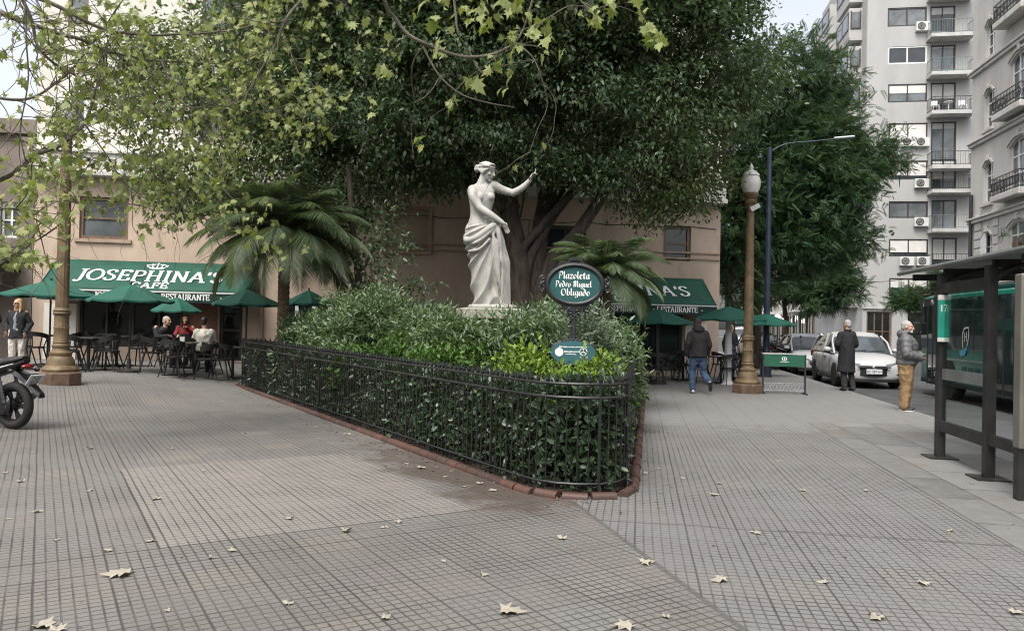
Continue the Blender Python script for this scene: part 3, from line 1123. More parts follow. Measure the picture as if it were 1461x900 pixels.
t = thing('plastic_table', 'small round white table between two plastic chairs on the high balcony', 'table', p, AF.rz, 'white furniture on the high balcony')
b = MB(); b.lathe([(.3, .68), (.3, .71)], n=14); b.build('tabletop', M_wht, t)
b = MB(); b.lathe([(.2, 0), (.05, .05), (.04, .68)], n=10); b.build('pedestal', M_wht, t)

# ================================================================ ornate old building, right
M_orn = mat('old_stucco', (.52, .495, .46), .85, var=.07, scale=.7, bump=.25, bscale=30, dirt=(.28, .25, .22, .5), dscale=.5, stretch=(1, 1, .4))
M_trim = mat('stucco_trim', (.54, .515, .48), .8, var=.08, scale=2, dirt=(.25, .22, .2, .5), dscale=1.5)
oy0 = 38.6
OF = Face(16.5 + .165 * oy0, oy0, math.atan2(-1, -.165))
orn = thing('ornate_building', 'old stucco building with arched windows and iron balconies at the right edge', 'building', (OF.ox, OF.oy, 0), OF.rz)
OL = 24
narrow = [(14.7, 16.5), (11.3, 13.2), (7.75, 9.75), (4.35, 6.35)]
wide = [(15.8, 18.2), (11.6, 14.0), (7.9, 10.2), (4.7, 6.55)]
ops = []
uu = OF.at(1405, 250)[0]; n0, n1 = uu, OF.at(1418, 250)[0]
w0, w1_ = OF.at(1440, 250)[0], OF.at(1440, 250)[0] + 2.0
cols = [(n0, n1, narrow), (w0, w1_, wide), (w1_ + 2.4, w1_ + 4.4, wide), (w1_ + 6.8, w1_ + 8.8, wide), (w1_ + 11.2, w1_ + 13.2, wide)]
for a, b, rows in cols:
    for z0, z1 in rows + [(z1 + 3.6 - (z1 - z0), z1 + 3.6) for z0, z1 in rows[:1]]:
        ops.append((a, b, z0, z1))
gl = [(1.0, 3.5, .2, 3.0), (5, 8, .2, 3.0), (9.5, 12.5, .2, 3.0)]
mb = MB()
wall_sheet(mb, 0, OL, -.2, 23.5, ops + gl, .28)
mb.bx(.003, OL, .3, 12, -.2, 23.5)
mb.build('wall', M_orn, orn, fix=False)
for a, b, c, d in gl:
    window(orn, a, b, c, d, M_frame_dark, M_shopglass, y=.15, bar=.1, mull=1, name='shop_window')
tr = MB()
for z in (6.95, 10.75, 14.3):
    tr.bx(-.06, OL, -.14, -.003, z, z + .16)
    tr.bx(-.10, OL, -.22, -.004, z + .163, z + .26)
tr.bx(-.3, OL, -.5, -.003, 22.4, 22.9)
for k in range(9):                                  # rusticated courses
    z = 3.6 + .42 * k
    tr.bx(n0 - .9, n0 - .15, -.05, -.002, z, z + .36)
    tr.bx(n1 + .15, n1 + .7, -.05, -.002, z, z + .36)
tr.build('cornice', M_trim, orn, bevel=.02)
for a, b, c, d in ops:
    wide_ = b - a > 1.5
    f = window(orn, a, b, c, d, M_frame_white, M_glass_l if wide_ else M_glass, y=.16, bar=.09, mull=1 if not wide_ else 2, rails=2, blind=0)
    h = MB()                                        # segmental arch head filling the corners + hood moulding
    r = (b - a) / 2; cx = (a + b) / 2; rise = .34 if wide_ else .30
    N = 10
    prev = None
    for k in range(N + 1):
        t = -1 + 2 * k / N
        x = cx + r * t; z = d - rise * t * t
        if prev:
            h.add([(prev[0], -.004, prev[1]), (x, -.004, z), (x, -.004, d + .01), (prev[0], -.004, d + .01)], [(0, 1, 2, 3)])
            h.add([(prev[0], -.004, prev[1]), (x, -.004, z), (x, .2, z), (prev[0], .2, prev[1])], [(0, 3, 2, 1)])
            h.beam((prev[0] + (prev[0] - cx) * .10, -.04, prev[1] + .13), (x + (x - cx) * .10, -.04, z + .13), .07, .09)
        prev = (x, z)
    h.bx(cx - .09, cx + .09, -.12, -.01, d + .03, d + .32)
    h.build('arch_head', M_trim, orn, fix=False)
    s_ = MB(); s_.bx(a - .12, b + .12, -.16, -.003, c - .14, c - .003); s_.build('sill', M_trim, f)
    if wide_ and c > 6:
        s_ = MB(); s_.bx(a - .35, b + .35, -.62, -.003, c - .42, c - .15)
        bl = s_.build('balcony', M_trim, orn, bevel=.03)
        bars_rail(bl, a - .3, b + .3, -.58, -.02, c - .14, c + .62, M_iron, step=.13, ornate=True)
    elif wide_:
        s_ = MB(); s_.bx(a - .5, b + .5, -.5, -.16, c - .9, c - .2); s_.build('planter', M_trim, orn, bevel=.03)
dp = MB(); dp.tube([(.35, -.12, .2), (.35, -.12, 8.4)], .09, 8); dp.build('downpipe', M_iron, orn)
sh = MB(); sh.bx(n0 - .12, n0 + .42, -.05, -.004, 4.3, 6.35); sh.build('shutter', M_wht, orn)

# ================================================================ unseen buildings behind the camera, added to cut low sky light
def plain_block(name, label, ox, oy, rz, L, h, m):
    f = thing(name, label, 'building', (ox, oy, 0), rz)
    mb = MB()
    ops = []
    z = 4.6
    while z < h - 2.5:
        x = 1.2
        while x < L - 2.5:
            ops.append((x, x + 1.5, z, z + 1.8)); x += 3.4
        z += 3.1
    wall_sheet(mb, 0, L, -.2, h, ops, .2)
    mb.bx(.003, L - .003, .25, 10, -.2, h)
    mb.build('wall', m, f, fix=False)
    for o_ in ops:
        window(f, *o_, M_frame_white, M_glass, y=.1, mull=1)
    return f


# ================================================================ blocks further up the avenue
M_far = mat('far_plaster', (.40, .38, .35), .85, var=.12, scale=.4, dirt=(.2, .19, .18, .5), dscale=.4)
M_far2 = mat('far_plaster_cream', (.46, .42, .35), .85, var=.12, scale=.4, dirt=(.22, .2, .18, .5), dscale=.4)
M_lamp = emat('lit_lamp', (1, .97, .9), 3.0)


def far_block(y0, y1, h, m, label, floors, shop=True):
    L = (y1 - y0) * math.hypot(1, .165)
    f = thing('street_building', label, 'building', (OX(y1), y1, 0), math.atan2(-1, -.165), 'buildings further up the avenue')
    mb = MB()
    ops = []
    fh = (h - 4) / floors
    n = max(2, int(L / 3.2))
    for k in range(floors):
        for i in range(n):
            x = L * (i + .5) / n
            ops.append((x - .7, x + .7, 4.5 + fh * k, 4.5 + fh * k + 1.6))
    ops2 = [(L * (i + .08) / n, L * (i + .92) / n, .2, 3.1) for i in range(n)]
    wall_sheet(mb, 0, L, -.2, h, ops + ops2, .2)
    mb.bx(0.003, L - .003, .25, 12, -.2, h)
    mb.build('wall', m, f, fix=False)
    for o_ in ops:
        window(f, *o_, M_frame_dark, M_glass, y=.1, mull=1)
    for o_ in ops2:
        window(f, *o_, M_frame_dark, M_shopglass, y=.1, mull=1, name='shop_window')
    s_ = MB(); s_.bx(0, L, -1.3, -.003, 3.3, 3.5); s_.build('shop_canopy', M_wht, f)
    return f, L


f1, L1 = far_block(73.5, 96, 15, M_far, 'grey plaster building with lit shop canopy up the avenue behind the parked cars', 4)
f2, L2 = far_block(97, 128, 18, M_far2, 'cream plaster building at the far end of the avenue', 5)
for k, (x, z) in enumerate(((7.5, 2.6), (9, 2.95), (10.2, 2.9), (13, 2.5))):
    p = Matrix.Translation(f1.location) @ Matrix.Rotation(f1.rotation_euler.z, 4, 'Z') @ V3((x, -.9, z))
    b = MB(); b.ell((0, 0, 0), .26, nu=10, nv=7)
    o = b.build('globe_lamp', M_lamp, None, smooth=True)
    o.location = p
    setp(o, 'white lit globe lamp hanging under the shop canopy up the avenue', 'lamp', 'globe lamps under the far shop canopy')
plain_block('street_building', 'unseen grey plaster building behind the viewer, added to block low sky light', 22, -15, R(180), 52, 12.5, M_far)
plain_block('street_building', 'unseen cream plaster building left of the square, added to block low sky light', -27, -15, R(90), 34, 10.5, M_far2)
cb = thing('end_building', 'dim brown building closing the far end of the avenue', 'building', (14, 150, 0), 0)
mb = MB(); wall_sheet(mb, -14, 26, -.2, 20, [(x, x + 1.6, z, z + 1.8) for x in range(-12, 24, 4) for z in (4, 7.2, 10.4, 13.6)], .2)
mb.bx(-14, 26, .22, 10, -.2, 20)
mb.build('wall', M_far2, cb, fix=False)
for x in range(-12, 24, 4):
    for z in (4, 7.2, 10.4, 13.6):
        window(cb, x, x + 1.6, z, z + 1.8, M_frame_dark, M_glass, y=.1, mull=1)
# ================================================================ leaves
def unit(a):
    return a / np.maximum(np.linalg.norm(a, axis=1, keepdims=True), 1e-9)


def stamp(tv, tf, O, X, Z, S):
    """copies of a template (x along the leaf, z its normal) at O, scaled S"""
    X = unit(X)
    Z = unit(Z - X * np.sum(X * Z, axis=1, keepdims=True))
    Y = np.cross(Z, X)
    tv = np.asarray(tv, float); tf = np.asarray(tf, int)
    S = np.asarray(S, float).reshape(-1, 1, 1)
    P = O[:, None, :] + S * (tv[None, :, 0:1] * X[:, None, :] + tv[None, :, 1:2] * Y[:, None, :] + tv[None, :, 2:3] * Z[:, None, :])
    n, k = len(O), len(tv)
    Fq = tf[None] + (np.arange(n) * k)[:, None, None]
    return P.reshape(-1, 3), Fq.reshape(-1, tf.shape[1])


LEAF_V = [(0, 0, 0), (.42, .24, .06), (1, 0, -.08), (.42, -.24, .06)]
LEAF_F = [(0, 2, 1), (0, 3, 2)]
LANCE_V = [(0, 0, 0), (.4, .15, .04), (1, 0, -.12), (.4, -.15, .04)]
OVAL_V = [(0, 0, 0), (.25, .2, .05), (.7, .22, .04), (1, 0, -.06), (.7, -.22, .04), (.25, -.2, .05)]
OVAL_F = [(0, 2, 1), (0, 3, 2), (0, 4, 3), (0, 5, 4)]
# lobed plane leaf
_o = [(-.02, 0), (.02, .16), (-.10, .44), (.14, .34), (.30, .62), (.36, .30), (.62, .36), (.60, .16), (1.0, 0), (.60, -.16), (.62, -.36), (.36, -.30), (.30, -.62), (.14, -.34), (-.10, -.44), (.02, -.16)]
PLANE_V = [(.3, 0, .0)] + [(x, y, -.30 * abs(y) ** 1.3 - .18 * max(0, x - .4)) for x, y in _o]
PLANE_F = [(0, i + 1, (i + 1) % len(_o) + 1) for i in range(len(_o))]


def plane_variant(k):
    """lobes of unequal length, one side rolled, a stalk at the base"""
    q = random.Random(k)
    curl, twist, fold = .15 + .7 * q.random(), (q.random() - .5) * .6, q.random() * .6
    v = [(.3, 0, 0)]
    for i, (x, y) in enumerate(_o):
        g = .82 + .36 * q.random()
        x2, y2 = .3 + (x - .3) * g, y * g * (.75 + .3 * q.random())
        v.append((x2, y2, -curl * abs(y2) ** 1.4 + fold * max(0, y2) - (.1 + .5 * q.random()) * max(0, x2 - .4) ** 1.3 + twist * x2 * y2))
    n = len(v)
    v += [(0, -.012, 0), (0, .012, 0), (-.48, .01, .10), (-.48, -.01, .10)]
    f = PLANE_F + [(n, n + 1, n + 2), (n, n + 2, n + 3)]
    return v, f


def pinnate(npair, ll, lw, droop):
    v, f = [], []
    for i in range(npair):
        t = .12 + .88 * i / (npair - 1)
        z = -droop * t * t
        L = ll * (1 - .45 * t) * (.6 + .4 * min(1, t * 4))
        for s in (-1, 1):
            b = len(v)
            v += [(t, 0, z), (t + L * .25, s * L * .45 + 0, z - .02 + .02), (t + L * .45, s * L, z - .10 * L / ll), (t + L * .02, s * L * .5, z - .02)]
            f += [(b, b + 1, b + 2), (b, b + 2, b + 3)]
    return v, f


def crown_points(ells, dens, shell=.62, gap=.0, gscale=.55, seed=0):
    """clump centres spread through overlapping ellipsoids, thinned by noise so that gaps open"""
    r = np.random.default_rng(seed)
    C, N = [], []
    for (x, y, z, a, b, c) in ells:
        n = int(dens * 4 * math.pi * ((a * b) ** 1.6 / 3 + (a * c) ** 1.6 / 3 + (b * c) ** 1.6 / 3) ** (1 / 1.6))
        d = unit(r.normal(size=(n, 3)))
        rad = shell + (1.06 - shell) * r.random((n, 1)) ** .7
        for q, w in zip(d * rad, d):
            p = (x + q[0] * a, y + q[1] * b, z + q[2] * c)
            nv = noise.noise(V3(p) * gscale + V3((seed * 3.1, 0, 0)))
            if nv < gap - .5 + .0:
                continue
            k = 1 + .10 * noise.noise(V3(p) * 1.1)
            C.append((x + q[0] * a * k, y + q[1] * b * k, z + q[2] * c * k)); N.append(w)
    return np.array(C), np.array(N)


def foliage(C, N, per, crad, size, tv=LEAF_V, tf=LEAF_F, down=.5, out=.6, up=.8, seed=1, svar=.35, flat=.75):
    r = np.random.default_rng(seed)
    n = len(C) * per
    O = np.repeat(C, per, axis=0) + r.normal(size=(n, 3)) * np.array([crad, crad, crad * flat])
    NN = np.repeat(N, per, axis=0)
    X = r.normal(size=(n, 3)) * .8 + NN * out + np.array([0, 0, -down])
    Z = r.normal(size=(n, 3)) * .7 + NN * .4 + np.array([0, 0, up])
    S = size * (1 + svar * (r.random(n) * 2 - 1))
    return stamp(tv, tf, O, X, Z, S)


def leaf_object(name, arrs, m, parent):
    V = np.concatenate([a[0] for a in arrs])
    off, Fs = 0, []
    for a in arrs:
        Fs.append(a[1] + off); off += len(a[0])
    me = np_mesh(name, V, np.concatenate(Fs))
    return link_mesh(name, me, m, parent)


def reloc(arrs, loc):
    return [(a[0] - np.array(loc), a[1]) for a in arrs]


M_bark = mat('dark_bark', (.055, .042, .032), .9, var=.4, scale=5, bump=.7, bscale=18, stretch=(3, 3, .6))
M_barkp = mat('plane_bark', (.11, .095, .072), .85, var=.45, scale=9, bump=.3, bscale=30)
M_barkpalm = mat('palm_bark', (.11, .075, .05), .95, var=.4, scale=20, bump=.9, bscale=30)
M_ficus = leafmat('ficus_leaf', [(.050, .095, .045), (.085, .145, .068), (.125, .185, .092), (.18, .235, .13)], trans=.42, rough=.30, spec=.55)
M_plane = leafmat('plane_leaf', [(.13, .20, .04), (.22, .30, .06), (.34, .40, .10), (.42, .40, .09), (.17, .25, .05)], trans=.45, rough=.5, back=(.33, .37, .16))
M_palm = leafmat('palm_leaflet', [(.075, .125, .055), (.115, .165, .085), (.16, .205, .12)], trans=.34, rough=.4, spec=.5)
M_tipa = leafmat('feathery_leaf', [(.030, .078, .042), (.056, .122, .062), (.090, .160, .076)], trans=.38, rough=.45)
M_shrub = leafmat('shrub_leaf', [(.085, .15, .062), (.125, .20, .095), (.18, .26, .14), (.25, .33, .21)], trans=.36, rough=.42, spec=.45, back=(.12, .18, .09))
M_shrub_g = leafmat('greyish_shrub_leaf', [(.11, .17, .10), (.16, .22, .14), (.21, .27, .19), (.28, .33, .25)], trans=.25, rough=.45, back=(.17, .21, .14))
M_lime = leafmat('lime_leaf', [(.115, .20, .025), (.175, .285, .04), (.25, .37, .065)], trans=.35, rough=.45)
M_midgreen = leafmat('bright_green_leaf', [(.055, .125, .025), (.085, .175, .04), (.12, .22, .055)], trans=.3, rough=.45)
M_hedge = leafmat('hedge_leaf', [(.016, .036, .014), (.028, .060, .024), (.042, .080, .035), (.070, .108, .058)], trans=.12, rough=.38, spec=.55)  # lightest tones stand in for glints on the leaves


def branches_mb(mb, C, starts, frac, r0, r1, seed):
    r = np.random.default_rng(seed)
    idx = r.permutation(len(C))[:int(len(C) * frac)]
    st = [V3(s) for s in starts]
    for i in idx:
        c = V3(C[i])
        s = min(st, key=lambda q: (q - c).length + (2 if q.z > c.z + .5 else 0))
        m = (s + c) / 2 + V3((r.normal() * .25, r.normal() * .25, .25 + r.random() * .3))
        mb.tube(catmull([s, m, c], 4), lerp_list([r0, r1], 9), 5)


# ---------------------------------------------------------------- large fig tree behind the statue
fig_base = V3((.22, 17.2, 0))
fig = thing('fig_tree', 'huge dark evergreen fig tree with many twisted trunks behind the statue', 'tree', fig_base)
limbs = [
    ([(747, 462), (741, 400), (729, 310), (716, 220), (700, 100), (690, -40)], [.30, .26, .22, .19, .15, .10]),
    ([(756, 462), (768, 370), (776, 300), (790, 225), (800, 110), (812, -20)], [.24, .20, .17, .15, .12, .08]),
    ([(752, 450), (778, 392), (822, 335), (872, 262), (935, 200), (1010, 140)], [.19, .16, .14, .12, .09, .05]),
    ([(772, 455), (748, 405), (792, 306), (852, 240), (910, 150)], [.14, .12, .10, .09, .05]),
    ([(738, 450), (702, 350), (662, 245), (580, 150), (470, 90)], [.20, .16, .13, .10, .06]),
    ([(735, 380), (765, 330), (850, 252), (940, 245), (1040, 215)], [.10, .09, .08, .06, .04]),
    ([(778, 440), (822, 404), (872, 388), (905, 372)], [.10, .07, .05, .03]),
    ([(720, 300), (640, 215), (540, 225), (430, 190), (330, 170)], [.12, .10, .08, .06, .04]),
    ([(776, 300), (822, 240), (868, 130), (930, 40), (1010, -30)], [.12, .10, .09, .07, .05]),
]
mb = MB()
tips = []
for k, (pp, rr) in enumerate(limbs):
    pts = [WP(px, py, 17.2 + .5 * math.sin(k * 2.1) * (i / 3) + (.0 if i else .25 * math.sin(k * 5))) - fig_base for i, (px, py) in enumerate(pp)]
    if k in (0, 1, 2, 3, 4, 6):
        pts[0].z = -.1
    c = catmull(pts, 7)
    c = [p + V3((noise.noise(p * 1.7) * .06, noise.noise(p * 1.7 + V3((9, 0, 0))) * .06, 0)) for p in c]
    mb.tube(c, lerp_list(rr, len(c)), 9)
    tips += [tuple(p + fig_base) for p in c[len(c) // 3:]]
for k in range(16):                                   # hanging aerial roots
    px = 690 + 190 * ((k * .618) % 1)
    a = WP(px, 180 + 40 * math.sin(k * 3), 17 + .6 * math.sin(k)) - fig_base
    b = a + V3((.12 * math.sin(k * 7), 0, -(1.0 + .9 * ((k * .37) % 1))))
    mb.tube(catmull([a, (a + b) / 2 + V3((.05, 0, 0)), b], 4), .018, 5)
FIG = [(-5.0, 16.8, 6.9, 2.0, 2.0, 2.4), (-3.2, 16.3, 6.7, 2.1, 2.0, 2.3), (-1.2, 16.0, 7.2, 2.2, 2.2, 2.3),
       (1.0, 16.3, 7.6, 2.2, 2.2, 2.7), (2.8, 16.6, 7.0, 2.0, 2.0, 2.6), (4.0, 17.6, 7.8, 1.7, 1.7, 2.2), (4.8, 17.2, 7.7, 1.2, 1.3, 1.6),
       (-3.6, 16.7, 4.7, 1.2, 1.0, 1.1), (1.3, 16.2, 4.75, .9, .6, .45), (-.6, 16.3, 4.8, .9, .6, .5), (2.2, 16.3, 4.5, .7, .5, .5), (.6, 16.0, 5.2, 1.2, .6, .5), (-1.8, 17.3, 5.2, 1.1, 1.0, .8)]
C, N = crown_points(FIG, 8.6, shell=.55, gap=.34, gscale=.95, seed=3)
Ctop, Ntop = crown_points([(-3.5, 17.5, 11, 4.2, 4.6, 2.6), (1.3, 17.5, 11.2, 4.0, 4.6, 2.8), (-.5, 15.5, 9.6, 4.5, 2.6, 1.6)], 2.2, shell=.4, gap=.1, seed=5)  # upper crown out of frame, enlarged for the shade it casts
branches_mb(mb, C, tips, .42, .045, .010, 4)
mb.build('trunk', M_bark, fig, smooth=True, fix=False)
LOW = [(3.9, 18.0, 5.0, 1.0, 1.0, 1.0), (3.1, 17.2, 4.9, 1.25, 1.1, 1.0), (3.6, 17.2, 5.9, 1.2, 1.1, .8), (-6.4, 16.3, 5.9, 1.7, 1.6, 1.9), (-6.8, 15.8, 4.3, .95, .9, .85), (-7.6, 16.2, 6.2, 1.0, 1.0, 1.3), (-5.5, 15.9, 4.6, 1.0, .9, .9), (-4.6, 15.4, 6.3, .9, .6, 1.2), (.6, 14.6, 8.0, 1.0, .5, .8), (2.6, 15.0, 8.6, 1.0, .6, .8)]
CL_, NL_ = crown_points(LOW, 8.0, shell=.5, gap=.25, gscale=.9, seed=23)
M_figlow = leafmat('sunny_fig_leaf', [(.07, .115, .04), (.11, .16, .06), (.15, .20, .08), (.21, .25, .11)], trans=.36, rough=.4)  # paler copy of the fig leaf, the sunlit look put into its colour
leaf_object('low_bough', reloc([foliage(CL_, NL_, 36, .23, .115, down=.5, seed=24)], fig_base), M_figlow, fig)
Cb, Nb = crown_points([(-3.0, 20.2, 8.2, 3.6, 1.6, 2.9), (.8, 20.4, 8.0, 3.6, 1.7, 3.0), (3.8, 20.6, 8.2, 2.2, 1.6, 2.7)], 3.2, shell=.4, gap=.1, seed=6)  # rear foliage added behind the crown to keep skylight off the facade
arrs = [foliage(Cb, Nb, 34, .36, .19, seed=9), foliage(C, N, 44, .19, .115, down=.5, up=1.1, seed=7), foliage(Ctop, Ntop, 40, .6, .30, seed=8)]
print('fig leaves', sum(len(a[1]) for a in arrs))
leaf_object('crown', reloc(arrs, fig_base), M_ficus, fig)

# slender tree left of it
sb = V3((XD(514, 15.6), 15.6, 0))
sl = thing('slender_tree', 'slender young tree with thin dark trunk between palm and statue', 'tree', sb)
mb = MB()
P1 = catmull([WP(515, 470, 15.6) - sb, WP(512, 400, 15.6) - sb, WP(503, 320, 15.5) - sb, WP(497, 235, 15.5) - sb], 6)
P1[0].z = -.1
mb.tube(P1, lerp_list([.085, .07, .05], len(P1)), 7)
P2 = catmull([WP(512, 400, 15.6) - sb, WP(530, 360, 15.5) - sb, WP(556, 330, 15.4) - sb], 5)
mb.tube(P2, lerp_list([.04, .015], len(P2)), 6)
ells = [tuple(WP(530, 365, 15.4)) + (.55, .5, .55), tuple(WP(560, 340, 15.4)) + (.4, .4, .6), tuple(WP(545, 410, 15.4)) + (.55, .4, .28), tuple(WP(490, 330, 15.3)) + (.55, .45, .8), tuple(WP(590, 405, 15.6)) + (.4, .3, .15)]
C, N = crown_points(ells, 9, shell=.3, gap=.3, gscale=1.6, seed=14)
branches_mb(mb, C, [tuple(p + sb) for p in P1[8:] + P2[3:]], .5, .012, .005, 2)
mb.build('trunk', M_bark, sl, smooth=True, fix=False)
leaf_object('crown', reloc([foliage(C, N, 18, .16, .10, seed=15)], sb), M_ficus, sl)


# ---------------------------------------------------------------- palms
def palm(px, d, cz, L, nf, label, seed, trunk_r=.11):
    base = V3((XD(px, d), d, G(XD(px, d), d)))
    t = thing('palm_tree', label, 'palm', base, 0)
    r = np.random.default_rng(seed)
    mb = MB()
    prof = []
    n = int(cz / .05)
    for i in range(n + 1):
        z = -.1 + (cz + .1) * i / n
        prof.append((trunk_r * (1 + .10 * (i % 2) + .35 * max(0, (z - cz * .72) / cz)), z))
    mb.lathe(prof, n=10)
    mb.build('trunk', M_barkpalm, t)
    stem = MB()
    arrs = []
    for k in range(nf):
        az = 2 * math.pi * (k * .618034) + r.normal() * .12
        el = R(88) - R(92) * (k / nf) ** 1.05
        LL = L * (.85 + .3 * r.random())
        p = V3((.05 * math.cos(az), .05 * math.sin(az), cz))
        pts = [p.copy()]
        e = el
        steps = 12
        for i in range(steps):
            e -= R(5.6) * (1.0 + .6 * i / steps)
            p = p + V3((math.cos(az) * math.cos(e), math.sin(az) * math.cos(e), math.sin(e))) * (LL / steps)
            pts.append(p.copy())
        stem.tube(pts, lerp_list([.020, .004], len(pts)), 5)
        fine = catmull(pts, 4)
        O, X, Z, S = [], [], [], []
        side = V3((-math.sin(az), math.cos(az), 0))
        for i in range(5, len(fine)):
            tt = i / len(fine)
            dirv = (fine[min(i + 1, len(fine) - 1)] - fine[i - 1]).normalized()
            upv = side.cross(dirv)
            if upv.z < 0: upv = -upv
            for s in (-1, 1):
                for h in (0, 1):
                    O.append(tuple(fine[i] + dirv * (h * LL / 96)))
                    X.append(tuple(side * s * .85 + dirv * (.45 + .5 * tt) + V3((0, 0, -.38 - .25 * r.random())) + upv * .15))
                    Z.append(tuple(upv + side * s * .35))
                    S.append(L * (.30 * math.sin(math.pi * min(1, .14 + tt * .80)) + .035) * (.85 + .3 * r.random()))
        tv = [(0, 0, 0), (.3, .0135, .003), (1, 0, -.10), (.3, -.0135, .003)]
        arrs.append(stamp(tv, LEAF_F, np.array(O), np.array(X), np.array(Z), np.array(S)))
    cr = leaf_object('crown', arrs, M_palm, t)
    stem.build('frond_stem', M_palm, t, smooth=True, fix=False)
    return t


palm(404, 15.2, 3.1, 1.75, 54, 'full feathery palm tree in front of the left green awning', 31)
palm(864, 13.6, 2.35, 1.12, 40, 'feathery palm tree behind the oval name sign in front of the right awning', 32, .09)


# ---------------------------------------------------------------- feathery street trees on the right
TIP_V, TIP_F = pinnate(11, .34, .1, .16)


def feathery(px, d, ells, label, seed, dens=5.5, size=.42, per=9, trunk=None, crad=.26):
    base = V3((XD(px, d), d, 0))
    t = thing('street_tree', label, 'tree', base, 0)
    C, N = crown_points(ells, dens, shell=.45, gap=.20, gscale=.5, seed=seed)
    mb = MB()
    zt = min(e[2] - e[5] for e in ells) + .8
    cx = sum(e[0] for e in ells) / len(ells); cz = sum(e[2] for e in ells) / len(ells)
    tr = catmull([V3((0, 0, -.1)), V3((.08, 0, zt * .5)), V3((.0, .1, zt)), V3(((cx - base.x) * .5, 0, (zt + cz) / 2)), V3((cx - base.x, 0, cz))], 6)
    mb.tube(tr, lerp_list([.20, .16, .13, .07, .03], len(tr)), 8)
    branches_mb(mb, C - np.array(base), [tuple(p) for p in tr[10:]], .22, .05, .012, seed)
    mb.build('trunk', M_bark, t, smooth=True, fix=False)
    leaf_object('crown', reloc([foliage(C, N, per, crad, size, TIP_V, TIP_F, down=.12, out=.9, up=1.6, seed=seed + 1, flat=.26)], base), M_tipa, t)
    return t


def E(px, py, d, rx, rz, ry=None):
    p = WP(px, py, d)
    return (p.x, p.y, p.z, rx, ry or rx, rz)


feathery(1078, 29.5, [E(1120, 130, 28.3, 1.91, 2.09), E(1165, 200, 28.3, 1.74, 1.74), E(1235, 215, 28.3, 1.09, 0.65), E(1262, 232, 28.3, 0.57, 0.43), E(1130, 260, 28.3, 2.09, 1.91), E(1185, 270, 28.3, 1.39, 1.39), E(1215, 120, 28.3, 0.52, 0.43), E(1175, 110, 28.3, 0.87, 0.87),
                    E(1150, 300, 28.3, 1.5, 1.5), E(1200, 250, 28.3, 1.2, 1.0), E(1120, 340, 28.3, 1.65, 1.30), E(1190, 340, 28.3, 1.22, 1.04), E(1070, 250, 28.3, 1.39, 1.74)],
         'tall dark feathery street tree over the parked cars right of the lamp post', 41, dens=7.0, size=.34, per=11, crad=.34)
feathery(1120, 47, [E(1150, 385, 47, 2.6, 1.6), E(1105, 400, 47, 1.6, 1.5), E(1195, 415, 46, 1.5, 1.1), E(1165, 420, 46, 1.8, 1.0), E(1130, 355, 47, 2.0, 1.6), E(1180, 360, 47, 1.8, 1.5)],
         'lower feathery street tree further back with branches above the white cars', 45, dens=4, size=.5)
feathery(1040, 27.5, [E(1062, 300, 27.5, 1.3, 2.0), E(1055, 390, 28, 1.0, 1.4), E(1035, 330, 28.5, .9, 1.6), E(1085, 400, 29.5, .8, 1.0), E(1050, 240, 28, 1.3, 1.6)],
         'dark street tree beside the corner of the pink building', 49, dens=4.5)
feathery(1333, 42, [E(1318, 425, 42, 1.3, .55), E(1345, 408, 42, 1.1, .7), E(1290, 432, 42, .7, .3)],
         'small feathery tree across the avenue behind the bus', 53, dens=5, size=.5)
feathery(1450, 31.5, [E(1452, 345, 31.5, .55, .6), E(1470, 350, 31.5, .6, .7)], 'bushy green tree top before the old arched window at the right edge', 57, dens=6, size=.35)


